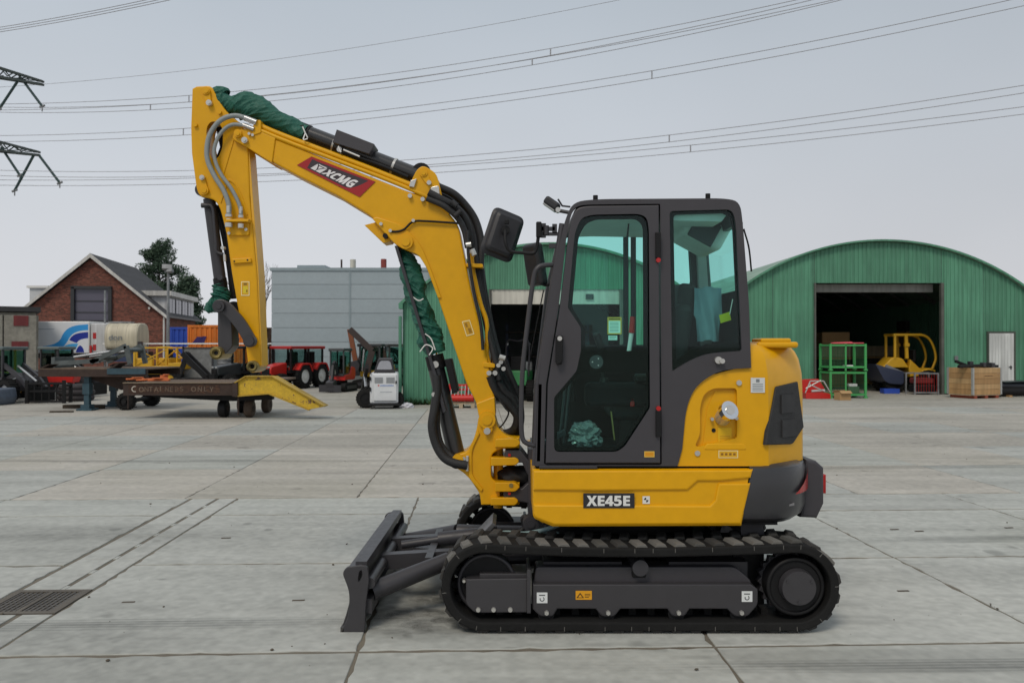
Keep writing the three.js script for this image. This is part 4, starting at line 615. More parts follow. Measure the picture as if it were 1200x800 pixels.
  { const t = thing('cloth_bag', 'pale blue cloth hanging behind the seat inside the rear side window', 'cloth', [X(830, 5.75), Y(400, 5.75), -5.75]), ht = .36; const g = new THREE.PlaneGeometry(.19, ht, 16, 12), p = g.attributes.position; for (let i = 0; i < p.count; i++) { const x = p.getX(i), y = p.getY(i); p.setXYZ(i, x * (1 - (y < 0 ? .15 : 0) - .4 * Math.max(0, -y - .05)), y + ht / 2 + (Math.abs(x) < .03 ? .01 : 0), .02 * Math.sin(x * 38) + .01 * Math.sin(x * 80 + y * 20)); } g.computeVertexNormals(); const o = g.clone().translate(0, 0, -.006); part('fabric', [g, o], mat([.19, .28, .34], .9), t); }
  { const t = thing('paper_tag', 'yellow paper tag tied by the rear side window', 'tag', [X(850, 5.58), Y(372, 5.58), -5.58]); part('card', box(.075, .055, .004, 0, 0, 0, .2, .2, .25), mat([.72, .66, .02], .6, { map: null }), t); part('string', rod(V3(.03, .02, 0), V3(.05, .12, 0), .003), K.white, t); }
}
{ // ---- mirrors, handrail, lamp on the cab front
  const mi = w('wing_mirror', (() => { const s = extrude(rounded([[-.115, -.16, .05], [.115, -.16, .05], [.115, .16, .05], [-.115, .16, .05]]).map((v) => [v.x, v.y]), -.035, .035, .03); const p = s.attributes.position; for (let i = 0; i < p.count; i++) if (p.getZ(i) > 0) p.setXYZ(i, p.getX(i) * .86, p.getY(i) * .86, p.getZ(i) * 1.5); return place(toCreasedNormals(s, .5), X(589, 5.55), Y(275, 5.55), -5.55, 0, .35, -.33); })(), K.plastic, ex, 'large black wing mirror seen from behind');
  w('mirror_glass', place(new RoundedBoxGeometry(.19, .28, .008, 2, .003), X(589, 5.55), Y(275, 5.55), -5.55, 0, .35, -.33).translate(-.012, 0, -.037), K.chrome, mi);
  w('mirror_mount', [disc(592.5, 269, 5.47, 5, .06, 16), place(new RoundedBoxGeometry(.03, .03, .02, 2, .005), X(594, 5.47), Y(260, 5.47), -5.46)], K.black, mi);
  w('mirror_arm', [tube([[592, 270, 5.45], [592.5, 284, 5.42], [598, 294, 5.42], [612, 296, 5.42], [625, 296.5, 5.42], [629, 290, 5.42], [631, 276, 5.42]].map((a) => P(...a)), .011, 40), rbox(.035, .1, .04, .008, X(631.5, 5.42), Y(269, 5.42), -5.42)], K.black, ex);
  w('mirror_bracket', [box(.10, .025, .03, X(641, 5.44), Y(268, 5.44), -5.44), box(.10, .02, .03, X(645, 5.44), Y(274, 5.44), -5.44), cyl(.018, .06, 'y', X(640, 5.44), Y(270, 5.44), -5.43), box(.03, .09, .03, X(637, 5.44), Y(270, 5.44), -5.44), box(.03, .06, .03, X(650, 5.44), Y(268, 5.44), -5.44), box(.05, .03, .03, X(648, 5.44), Y(288, 5.44), -5.44)], K.darkGrey, ex);
  const m2 = w('wing_mirror', place(new RoundedBoxGeometry(.07, .30, .2, 3, .03), X(627, 5.95), Y(310, 5.95), -5.95, 0, .5, .18), K.plastic, ex, 'smaller mirror on the far side of the windscreen'); w('mirror_arm', [tube([[629, 330, 5.95], [640, 334, 5.9], [650, 330, 5.85]].map((a) => P(...a)), .01)], K.black, m2);
  w('handrail', tube([[652, 310.5, 5.44], [640, 310.5, 5.42], [630, 314, 5.41], [625, 328, 5.41], [617, 390, 5.41], [612, 440, 5.41], [611, 490, 5.41], [612, 512, 5.41], [617, 519, 5.41], [626, 521.5, 5.42], [634, 522, 5.44]].map((a) => P(...a)), .0155, 90, 12), K.steelDark, ex); w('handrail_foot', [disc(632.5, 521.5, 5.42, 3.5, .05)], K.steelDark, ex);
  const lamp = w('work_light', place(new RoundedBoxGeometry(.105, .055, .085, 3, .018), X(647, 5.5), Y(238.5, 5.5), -5.5, 0, -.2, -.62), K.plastic, ex); w('lens', place(new RoundedBoxGeometry(.09, .012, .07, 2, .004).translate(0, -.03, 0), X(647, 5.5), Y(238.5, 5.5), -5.5, 0, -.2, -.62), K.lens, lamp); w('lamp_bracket', [rod(P(652, 246, 5.48), P(668, 249, 5.46), .012), rod(P(651, 241, 5.5), P(655, 248, 5.48), .015), rod(P(654, 233, 5.5), P(659, 241, 5.5), .006), rod(P(659, 241, 5.5), P(668, 242, 5.46), .006)], K.darkGrey, lamp); w('lamp_nut', [cyl(.016, .05, 'z', X(653.5, 5.5), Y(247, 5.5), -5.47)], K.zinc, lamp);
  w('wiper_rod', rod(P(637, 340, 5.6), P(622, 415, 5.6), .004), K.black, ex); w('antenna', tube([[872, 268, 5.6], [878, 290, 5.6], [881, 318, 5.6]].map((a) => P(...a)), .006), K.black, ex);
}
{ // ---- swing post at the front of the house
  const Dp = 6.08, D1 = 6.36;
  w('swing_mount', [prism(6.05, 6.4, [[592, 527, 2], [610, 527], [620, 540], [628, 540], [628, 560], [618, 556], [612, 542], [592, 542, 3]], .008), prism(6.05, 6.4, [[590, 573], [612, 572], [618, 566], [628, 566], [628, 592], [612, 588], [590, 588, 3]], .008), box(.12, .5, .5, X(628, 6.3), Y(560, 6.3), -6.25)], K.cabGrey, ex, 'dark cast swing mount');
  const post = w('swing_post', prism(Dp, D1, [[561, 487, 4], [580, 487, 4], [583, 500, 4], [594, 511, 6], [609, 512.5], [609, 525, 2], [586, 526, 5], [576, 532, 5], [575.5, 560, 6], [583, 565, 4], [609, 565.5], [609, 573], [586, 574], [586, 586], [609, 587], [609, 591], [564, 591.5], [562, 578, 4], [550, 560, 8], [541, 552, 8], [528.5, 545, 4], [528, 537, 4], [535, 532, 5], [546, 530, 6], [552, 522, 8], [558, 506, 8]], .010), K.yellow, ex, 'yellow swing post');
  w('swing_plate', prism(6.02, 6.42, [[580, 514, 2], [605, 513, 4], [611, 519, 4], [605, 524, 3], [580, 524]], .006), K.yellow, post); w('swing_plate', prism(6.02, 6.42, [[575, 536], [605, 536, 3], [609, 540, 3], [605, 545, 3], [575, 546]], .006), K.yellow, post); w('swing_plate', prism(6.02, 6.42, [[580, 565], [604, 565, 3], [610, 570, 3], [604, 576, 3], [580, 576]], .006), K.yellow, post); w('swing_plate', prism(6.02, 6.42, [[575, 583], [604, 583, 3], [608, 587, 3], [604, 592, 3], [575, 592]], .006), K.yellow, post);
  w('swing_pin', cyl(.035, .5, 'y', X(584, 6.2), Y(554, 6.2), -6.2), K.yellow, post); for (const y of [533, 578]) w('grease_cap', disc(597, y, 6.03, 1.8, .02, 10), K.redLens, post); w('grease_nipple', disc(599, 568.5, 6.015, 2.6, .01, 12), K.brass, post);
  w('post_flange', prism(Dp - .014, Dp + .02, [[560, 505], [562, 508], [553, 527, 6], [553, 556, 6], [566, 573], [564, 576], [549, 560, 8], [549, 526, 8]], .004), K.yellow, post);
  w('foot_boss', [disc(570.6, 492, Dp - .03, 10, .07, 28), disc(570.6, 492, Dp - .04, 6, .04, 24)], K.yellow, post); w('boss_tab', prism(Dp - .025, Dp, [[566, 492], [576, 492], [578, 506, 4], [570, 508, 5], [565, 504, 4]], .004), K.yellow, post); w('pin_bolt', disc(570.8, 505, Dp - .045, 4, .04, 14), K.zinc, post); w('cylinder_boss', [disc(536.5, 538.5, Dp - .025, 6.5, .06, 22)], K.yellow, post); w('pin_bolt', disc(543, 538, Dp - .02, 2.8, .03, 12), K.zinc, post); w('hose_clamp', prism(Dp - .03, Dp, [[546, 534], [549, 534], [549, 552], [546, 552]], .002), K.zinc, post);
  w('black_wrap', (() => { const g = new THREE.SphereGeometry(1, 24, 16), p = g.attributes.position; for (let i = 0; i < p.count; i++) { const x = p.getX(i), y = p.getY(i), z = p.getZ(i), k = 1 + .06 * Math.sin(x * 9 + y * 5) + .05 * Math.sin(z * 11 + x * 4); p.setXYZ(i, x * .15 * k, y * .07 * k, z * .13 * k); } g.computeVertexNormals(); return g.translate(X(604, 6.2), Y(557, 6.2), -6.22); })(), K.hose, ex);
}
{ // ---- boom
  const D0 = 6.10, D1 = 6.35, edge = [[300, 153, 2], [479, 224.5, 8], [500, 230, 8], [521, 243.5, 8], [537, 263, 8], [545, 304, 8], [552, 340, 6], [567, 400], [578, 455, 4], [580.5, 474, 3], [581, 489, 5], [571, 501, 8], [561, 490, 6], [559, 474, 4], [546, 448], [528, 394, 6], [513, 349, 6], [499.5, 313, 6], [490, 297, 6], [479, 294, 6], [465, 288, 5], [449, 272.5, 3], [441, 259, 6], [431, 251], [395, 229], [347, 205], [312, 186, 6], [300, 178]];
  const boom = w('boom', prism(D0, D1, edge, .012), K.yellow, ex, 'yellow gooseneck boom with a dark maker plate');
  for (const D of [D0 - .012, D1 - .04]) { const tip = w('boom_tip', prism(D0 - .012, D0 + .05, [[271, 159, 8], [277, 151, 8], [296, 150, 3], [322, 161], [318, 190], [312, 187], [285, 170, 3], [272.5, 163.5, 5]], .006).translate(0, 0, -(D - D0 + .012)), K.yellow, boom); void tip; }
  w('pin_boss', [disc(277.5, 155.5, D0 - .035, 4.6, .06, 24), disc(277.5, 155.5, D0 - .045, 2.5, .04)], K.yellow, boom); w('pin_bolt', [disc(285.5, 163.5, D0 - .04, 3.6, .03, 16), disc(285.5, 163.5, D0 - .05, 1.7, .02, 8)], K.zinc, boom); for (const [a, b] of [[291, 156], [295, 157.5]]) w('pin_bolt', disc(a, b, D0 - .03, 1.7, .03, 10), K.zinc, boom);
  // horn with lamp bracket, lower cylinder eye and its reinforcing plate
  w('lamp_horn', prism(D0 + .03, D0 + .21, [[426.6, 263.5], [444, 259], [466, 272], [456, 283], [448.5, 284.5]], .004), K.yellow, boom); w('horn_plug', disc(451, 276, D0 - .02, 3, .05, 12), K.black, boom);
  w('reinforcing_plate', prism(D0 - .014, D0 + .02, [[436, 256], [441, 254], [470, 263, 8], [492, 284, 14], [506, 318, 10], [517, 349], [513, 349], [499.5, 313, 6], [490, 298, 6], [479, 294.5, 6], [465, 288, 5], [450, 272]], .005), K.yellow, boom);
  w('pin_boss', [disc(475, 283, D0 - .045, 8.5, .06, 28), disc(475, 283, D0 - .055, 5, .03, 24)], K.yellow, boom);
  w('foot_collar', prism(D0 - .016, D0 + .02, [[558, 472.5], [579.5, 464.5], [581, 489, 5], [571, 500, 8], [561.5, 490, 6]], .006), K.yellow, boom);
  // head bracket for the arm cylinder
  w('cylinder_bracket', prism(D0 - .01, D0 + .03, [[481, 213], [488, 198, 6], [496, 193, 6], [511, 202.5, 6], [515, 217, 4], [518, 230], [520, 243], [495, 230], [482, 224]], .006), K.yellow, boom); w('cylinder_bracket', prism(D0 - .01, D0 + .03, [[481, 213], [488, 198, 6], [496, 193, 6], [511, 202.5, 6], [515, 217, 4], [518, 230], [520, 243], [495, 230], [482, 224]], .006).translate(0, 0, -.22), K.yellow, boom);
  w('pin_boss', [disc(496, 202, D0 - .03, 4.6, .05, 24), disc(496, 202, D0 - .038, 2.6, .03)], K.yellow, boom); w('boss_tab', prism(D0 - .022, D0, [[491, 204, 3], [500, 199, 3], [505, 214, 4], [500, 216, 4]], .003), K.yellow, boom); w('pin_bolt', disc(502.5, 213.5, D0 - .04, 2.7, .03, 14), K.zinc, boom); w('pipe_clip', prism(D0 - .03, D0, [[481, 211], [488, 209], [485, 219], [479, 218]], .003), K.zinc, boom); w('hose_plate', prism(D0 - .028, D0, [[504, 219, 3], [514, 217, 2], [515, 229, 3], [505, 227]], .003), K.zinc, boom);
  // maker plate on the flank
  const logo = print(700, 200, (g) => {
    g.fillStyle = '#a01a1e'; g.fillRect(0, 0, 700, 200); const gr = '#3a3034'; g.fillStyle = gr; g.beginPath(); g.moveTo(30, 26); g.lineTo(640, 18); g.quadraticCurveTo(590, 160, 500, 172); g.lineTo(90, 172); g.closePath(); g.fill();
    g.fillStyle = '#dfdcdc'; g.fillRect(112, 46, 108, 108); g.fillStyle = gr; g.beginPath(); g.moveTo(126, 60); g.lineTo(206, 60); g.lineTo(166, 142); g.closePath(); g.fill(); g.fillStyle = '#dfdcdc'; g.beginPath(); g.moveTo(144, 72); g.lineTo(188, 72); g.lineTo(166, 116); g.closePath(); g.fill(); g.lineWidth = 9; g.strokeStyle = gr; g.beginPath(); g.moveTo(166, 116); g.lineTo(166, 154); g.moveTo(112, 46); g.lineTo(140, 76); g.moveTo(220, 46); g.lineTo(192, 76); g.stroke();
    g.fillStyle = g.strokeStyle = '#e6e4e4'; g.lineWidth = 6; g.font = 'bold 118px sans-serif'; g.textBaseline = 'middle'; g.save(); g.translate(238, 102); g.transform(1, 0, -.14, 1, 0, 0); g.fillText('XCMG', 0, 0, 330); g.strokeText('XCMG', 0, 0, 330); g.restore();
  }, .35);
  { // plate with one raked end, printed on its face
    const c = [[364.5, 183], [439.5, 212.5], [421, 230.5], [347.5, 193]], pl = w('maker_plate', prism(D0 - .004, D0, c, 0), K.darkGrey, boom, 'dark red maker plate with white lettering'); decal('maker_print', c, D0 - .006, logo, pl);
  }
  const tag = print(60, 90, (g) => { g.fillStyle = '#cf9a14'; g.fillRect(0, 0, 60, 90); g.strokeStyle = '#efe3b4'; g.lineWidth = 5; g.strokeRect(3, 3, 54, 84); g.fillStyle = '#9a6f0c'; g.fillRect(16, 14, 16, 26); g.fillRect(26, 48, 22, 30); });
  decal('hazard_label', [[541, 376.5], [550.5, 374.5], [556, 391.5], [546.5, 394]], D0 - .003, tag, boom);
  // pipework on top: two long yellow pipes with clips
  const pipe = (pts, r, D, m = K.yellow, nm = 'boom_pipe', n = 48) => w(nm, tube(pts.map(([x, y]) => P(x, y, D)), r, n, 10), m, boom);
  pipe([[300, 145], [330, 158], [420, 192], [484, 217.5], [498, 221]], .020, D0 + .02); pipe([[300, 150.5], [340, 167], [440, 205], [490, 225.5], [510, 236], [527, 250]], .015, D0 + .0);
  w('pipe_bracket', prism(D0 - .02, D0 + .12, [[298, 140, 2], [305, 140, 2], [305, 155, 2], [296, 158, 2], [294, 152]], .004), K.yellow, boom); for (const [a, b] of [[480, 229], [495, 233]]) w('pipe_nut', disc(a, b, D0 - .03, 2.6, .04, 10), K.zinc, boom); for (const [a, b] of [[484, 258], [446, 262], [457, 270]]) w('pipe_nut', disc(a, b, D0 - .03, 2, .04, 10), K.zinc, boom);
  w('hose_retainer', tube([[456, 271], [466, 271], [474, 268], [484, 259.5], [500, 259], [538, 261.5]].map(([x, y]) => P(x, y, D0 - .02)), .008, 48), K.black, boom);
  // pipes down the rear edge of the boom
  pipe([[552, 296], [555, 320], [563, 355], [570, 376], [571, 400], [570.5, 416], [576, 434]], .017, D0 + .04); pipe([[556, 300], [566, 350], [573, 392], [580, 430]], .014, D0 + .09); w('pipe_bracket', prism(D0 - .02, D0 + .14, [[546, 308, 2], [566, 309, 2], [566, 313.5, 2], [546, 312.5, 2]], .004), K.yellow, boom); w('pipe_bracket', prism(D0 - .01, D0 + .1, [[566, 424, 2], [580, 426, 2], [580, 431, 2], [566, 430, 2]], .004), K.yellow, boom); w('pipe_nut', [disc(573, 437, D0 - .02, 3, .08, 10), disc(580, 437, D0, 3, .08, 10)], K.zinc, boom);
  // bundle of black hoses over the shoulder and down behind the boom
  const hs = (pts, r, m = K.hose, n = 90) => w('hydraulic_hose', tube(pts.map(([x, y, d]) => P(x, y, d ?? 6.2)), r, n, 10), m, boom);
  const shoulder = [
    [[502, 225, 6.06], [517, 233, 6.07], [533, 242, 6.1], [545, 256, 6.14], [551, 277, 6.18], [553, 292, 6.2]],
    [[500, 232, 6.06], [520, 241, 6.06], [536, 255, 6.08], [544, 270, 6.1], [548, 290, 6.1]],
    [[513, 218, 6.15], [532, 227, 6.18], [547, 242, 6.22], [558, 260, 6.24], [564, 285, 6.24], [563, 310, 6.22], [566, 345, 6.2], [574, 385, 6.2], [584, 425, 6.2], [590, 452, 6.2], [600, 475, 6.18]],
    [[513, 221, 6.25], [534, 233, 6.27], [549, 250, 6.29], [559, 272, 6.29], [562, 300, 6.27], [568, 345, 6.25], [577, 390, 6.25], [588, 430, 6.25], [597, 452, 6.25], [606, 472, 6.22]],
    [[510, 226, 6.2], [528, 235, 6.22], [546, 252, 6.24], [555, 275, 6.24], [557, 300, 6.2], [562, 340, 6.17], [571, 385, 6.15], [580, 420, 6.13], [585, 445, 6.13]],
    [[548, 270, 6.06], [549, 300, 6.06], [555, 340, 6.06], [563, 378, 6.06], [566, 410, 6.06]],
  ];
  shoulder.forEach((p, i) => hs(p, [.026, .022, .027, .026, .024, .012][i]));
  hs([[574, 440, 6.1], [582, 460, 6.12], [596, 474, 6.14], [606, 488, 6.16], [602, 503, 6.2], [588, 508, 6.24], [576, 503, 6.26]], .030); hs([[580, 440, 6.15], [590, 458, 6.16], [602, 470, 6.18], [609, 490, 6.2], [604, 508, 6.25], [590, 510, 6.28]], .030); hs([[586, 436, 6.2], [598, 458, 6.22], [607, 474, 6.24], [609, 495, 6.28], [600, 512, 6.3]], .028); hs([[590, 420, 6.25], [598, 440, 6.25], [607, 462, 6.26], [611, 488, 6.3], [607, 512, 6.32]], .024);
  hs([[585, 468, 6.05], [592, 478, 6.05], [596, 484, 6.06], [590, 496, 6.1], [583, 503, 6.15]], .006, K.hose, 40); for (const [a, b, c, d] of [[529, 236, 535, 241], [540, 247, 533, 253], [552, 286, 546, 287], [585, 418, 592, 420], [553, 292, 556, 299]]) w('hose_fitting', rod(P(a, b, 6.05), P(c, d, 6.05), .02, .02, 10), a > 550 ? K.zinc : K.hose, boom); for (const [a, b] of [[587, 424], [590, 432], [584, 428]]) w('hose_fitting', disc(a, b, 6.06, 2.6, .06, 10), K.zinc, boom);
}
{ // ---- arm cylinder on top of the boom
  const D = 6.22, at = (x, y) => P(x, y, D), c = w('arm_cylinder', rod(at(352, 153.5), at(489, 206), .061, .061, 28), mat([.018, .018, .02], .3, { coat: .4 }), ex, 'black arm cylinder on top of the boom');
  w('piston_rod', rod(at(248, 110), at(356, 155), .032), K.chrome, c); w('cylinder_head', rod(at(349, 152.3), at(362, 157.3), .067, .067, 28), K.black, c); w('cylinder_band', [rod(at(460, 194.8), at(462.5, 195.8), .066, .066, 28)], K.zinc, c); w('cylinder_band', [rod(at(391, 168.4), at(393, 169.2), .066, .066, 28)], K.zinc, c);
  w('hose_box', prism(6.08, 6.26, [[394, 151], [439, 168.5, 2], [436, 174], [432, 180], [389, 166]], .004), K.cabGrey, c, 'grey folded guard plate'); w('cylinder_port', [rod(at(402, 176), at(398, 182), .02), disc(397, 174.5, 6.1, 3, .06, 12)], K.zinc, c); w('cylinder_pipe', tube([[395, 176], [420, 184], [450, 195], [478, 207]].map(([x, y]) => P(x, y, 6.12)), .012, 40), K.black, c);
  w('cylinder_eye', cyl(.07, .09, 'z', X(494, D), Y(203, D), -D), K.black, c);
  for (const [a, b, e, f] of [[396, 171, 399, 178], [402, 175, 421, 183]]) w('white_tie', rod(P(a, b, 6.09), P(e, f, 6.09), .006), K.white, c);
}
{ // ---- stick with its through-hole
  const D0 = 6.13, D1 = 6.31, st = w('stick', prism(D0, D1, [[224, 103, 5], [229, 100.3, 4], [246, 99.3, 5], [253, 112, 6], [261.5, 127, 10], [273, 138, 6], [283, 145, 4], [290, 174], [292, 232], [300.5, 320], [305.5, 428, 4], [299, 437, 6], [291, 436, 6], [290, 425], [287.6, 406], [280, 371], [271, 320], [264.5, 273], [257, 243.5, 6], [251, 234, 6], [242, 231.5, 4], [234, 230, 6], [229.5, 223, 8], [223.5, 179], [222.5, 149]], .010, [[[239, 148, 8], [246, 139.5, 8], [256, 141, 7], [262, 150, 7], [262, 172, 7], [257, 184, 5], [253.5, 187, 2], [248, 190, 3], [244, 182], [240, 168, 8]]]), K.yellow, ex, 'yellow stick hanging straight down');
  w('hole_lining', [prism(D1 - .04, D1 - .02, [[252, 148], [266, 148], [266, 186], [251, 188], [257, 172]], 0)], K.black, st);
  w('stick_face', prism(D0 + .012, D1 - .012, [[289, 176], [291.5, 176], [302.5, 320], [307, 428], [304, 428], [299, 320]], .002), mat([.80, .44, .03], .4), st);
  // pin bosses, keepers, bolts
  const boss = (x, y, r, tx, ty, br = 2.8) => { w('pin_boss', [disc(x, y, D0 - .025, r, .05, 26), disc(x, y, D0 - .032, r * .6, .04, 20)], K.yellow, st); const dx = tx - x, dy = ty - y, L = Math.hypot(dx, dy), nx = -dy / L, ny = dx / L; w('pin_keeper', prism(D0 - .016, D0, [[x + nx * r, y + ny * r], [x - nx * r, y - ny * r], [tx - nx * 3, ty - ny * 3, 2], [tx + nx * 3, ty + ny * 3, 2]], .002), K.yellow, st); w('pin_bolt', [disc(tx, ty, D0 - .034, br, .03, 14), disc(tx, ty, D0 - .042, br * .5, .02, 8)], K.zinc, st); };
  boss(240, 105.5, 4.6, 243.5, 119.5, 3.4); boss(238, 222.5, 5.2, 235.5, 207.5, 3);
  for (const [x, y] of [[227.5, 145.5], [256, 130.5]]) w('stop_block', disc(x, y, D0 - .02, 2.4, .03, 14), K.yellow, st);
  w('weld_rib', prism(D0 - .006, D0 + .01, [[271.5, 160], [274, 161], [264, 195], [261, 205], [259, 203], [263, 185]], .002), K.yellow, st); w('weld_rib', [[[256, 235], [266, 208, 4], [276, 213, 8], [284, 232, 6], [290, 251], [288, 252], [282, 234, 6], [275, 216, 6], [267, 211, 3], [258, 238]]].map((p) => prism(D0 - .006, D0 + .01, p, .002)), K.yellow, st);
  const hp = w('hose_bracket', [prism(D0 - .07, D0, [[264, 256.5], [291, 256.5], [290, 259.5], [264, 259.5]], .003), prism(D0 - .016, D0 + .01, [[268, 259], [291, 259], [291, 275.5, 2], [268, 275.5, 2]], .004)], K.yellow, st); for (const [x, y] of [[267.5, 273], [287.5, 268.5]]) w('pin_bolt', disc(x, y, D0 - .024, 1.9, .02, 10), K.zinc, hp);
  w('stop_bar', prism(D0 - .02, D0 + .01, [[271, 303], [293, 302, 1], [294, 307, 1], [272, 308.5, 1]], .003), K.yellow, st); for (const [x, y] of [[274, 306], [289.5, 304.5]]) w('bolt_hole', disc(x, y, D0 - .022, 1.1, .01, 8), K.rust, st);
  const tag = print(60, 90, (g) => { g.fillStyle = '#cf9a14'; g.fillRect(0, 0, 60, 90); g.strokeStyle = '#efe3b4'; g.lineWidth = 5; g.strokeRect(3, 3, 54, 84); g.fillStyle = '#d8c020'; g.fillRect(14, 30, 34, 44); g.fillStyle = '#8a6a0c'; g.fillRect(18, 10, 24, 14); g.fillRect(36, 52, 10, 16); }); decal('hazard_label', [[282, 329.5], [292, 329.5], [292, 346.5], [282, 346.5]], D0 - .003, tag, st);
  // brass-lined eyes
  const eye = (x, y, r, D, len, nm, par) => { const g = new THREE.LatheGeometry([[r * .45, -len / 2], [r, -len / 2], [r, len / 2], [r * .45, len / 2], [r * .45, -len / 2]].map((a) => new THREE.Vector2(a[0] * D / 1000, a[1])), 28).rotateX(Math.PI / 2); return w(nm, g.translate(X(x, D), Y(y, D), -D - len / 2 + .03), K.brass, par); };
  eye(296.5, 429, 6.6, D0 - .02, .24, 'bucket_eye', st); w('eye_bore', cyl(.017, .23, 'z', X(296.5, D0), Y(429, D0), -6.23), K.black, st);
  // steel hoses looping over the stick head
  const hz = (pts, r) => { const h = w('hydraulic_hose', tube(pts.map(([x, y]) => P(x, y, D0 - .05)), r, 80, 10), K.hoseGrey, st); const [x, y] = pts[pts.length - 1]; for (const [d, q, R] of [[-10, 8, .9], [0, 3, 1.25], [5, 3, .9], [10, 5, 1.35]]) w('hose_fitting', rod(P(x, y + d - 1, D0 - .05), P(x, y + d + q - 1, D0 - .05), r * R * 1.15, r * R * 1.15, 12), K.zinc, h); };
  hz([[299, 142.5], [288, 138], [275, 135], [262, 138], [252, 146], [244, 160], [241.5, 178], [244, 192], [252, 208], [262, 224], [267.5, 240], [267.5, 252]], .0175); hz([[296, 150], [284, 146.5], [272, 145.5], [262, 151], [254, 162], [250, 176], [252, 190], [259, 205], [270, 220], [278, 235], [281.5, 246], [281.5, 253]], .0135);
  w('hose_fitting', [rod(P(286, 137.5, D0 - .05), P(300, 143, D0 - .05), .021), rod(P(284, 146, D0 - .05), P(297, 151, D0 - .05), .017)], K.steel, st);
}
{ // ---- bucket cylinder, link arms
  const D = 6.2, at = (x, y, d = D) => P(x, y, d), c = w('bucket_cylinder', rod(at(244.5, 233), at(258.5, 336), .043, .043, 24), K.darkGrey, ex, 'dark bucket cylinder in front of the stick');
  w('cylinder_eye', cyl(.05, .1, 'z', X(238.5, D), Y(223, D), -D), K.darkGrey, c); w('cylinder_head', rod(at(257, 326), at(259.5, 344), .048, .048, 24), K.black, c); w('piston_rod', rod(at(258, 336), at(256, 360), .024), K.chrome, c);
  w('cylinder_pipe', tube([[241, 240.5], [246, 240.5], [249, 246], [250.5, 262], [252.5, 284], [253, 294], [258, 297], [261, 297.5]].map(([x, y]) => P(x, y, 6.13)), .011, 60), K.darkGrey, c); w('cylinder_port', rod(P(235.5, 240.5, 6.15), P(245, 240.5, 6.15), .018), K.darkGrey, c); w('pipe_nut', [disc(260, 290, 6.1, 2.2, .04, 12), rod(P(262.5, 298, 6.12), P(263, 306, 6.12), .01)], K.zinc, c); w('cylinder_boss', disc(257, 325, 6.13, 3.2, .04, 16), K.darkGrey, c);
  for (const [dx, r] of [[0, .018], [5, .018]]) w('cylinder_hose', tube([[251 + dx, 240, 6.24], [258 + dx, 262, 6.26], [264 + dx * .6, 290, 6.27], [269 + dx * .4, 322, 6.27], [272 + dx * .4, 350, 6.28]].map((a) => P(...a)), r, 50), K.hose, c);
  const ln = w('link_arm', prism(6.06, 6.10, [[248, 356, 4], [252, 351, 4], [260, 350, 4], [268, 354.5, 8], [285, 373, 8], [297, 393, 4], [299.5, 400, 5], [295, 407, 5], [288, 406.5, 5], [284.5, 399, 3], [275, 383, 10], [262, 368, 8], [252, 366, 4], [248, 361, 4]], .006), K.steelDark, ex, 'curved dark link arm'); w('link_arm', prism(6.06, 6.10, [[248, 356, 4], [252, 351, 4], [260, 350, 4], [268, 354.5, 8], [285, 373, 8], [297, 393, 4], [299.5, 400, 5], [295, 407, 5], [288, 406.5, 5], [284.5, 399, 3], [275, 383, 10], [262, 368, 8], [252, 366, 4], [248, 361, 4]], .006).translate(0, 0, -.29), K.steelDark, ex);
  w('link_boss', [disc(291.5, 399.5, 6.03, 7.2, .05, 28), disc(291.5, 399.5, 6.02, 5.4, .03, 28)], K.darkGrey, ln); w('link_boss', [disc(255.5, 358.5, 6.03, 6.8, .05, 28), disc(255.5, 358.5, 6.022, 3.2, .03, 20)], K.darkGrey, ln); w('stick_collar', disc(292.5, 398, 6.11, 8.4, .03, 28), K.yellow, ex);
  const hl = w('bucket_link', [prism(6.12, 6.28, [[254.5, 352, 3], [270, 362, 2], [272, 406, 3], [263, 416, 5], [255.5, 412, 5], [254.5, 400]], .008)], K.steelDark, ex, 'dark bucket link with a brass-lined eye'); const g = new THREE.LatheGeometry([[.016, -.11], [.046, -.11], [.046, .11], [.016, .11], [.016, -.11]].map((a) => new THREE.Vector2(...a)), 28).rotateX(Math.PI / 2); w('link_eye', g.translate(X(260, 6.2), Y(413.5, 6.1), -6.18), K.brass, hl); w('link_bore', cyl(.017, .2, 'z', X(260, 6.2), Y(413.5, 6.1), -6.18), K.black, hl);
}
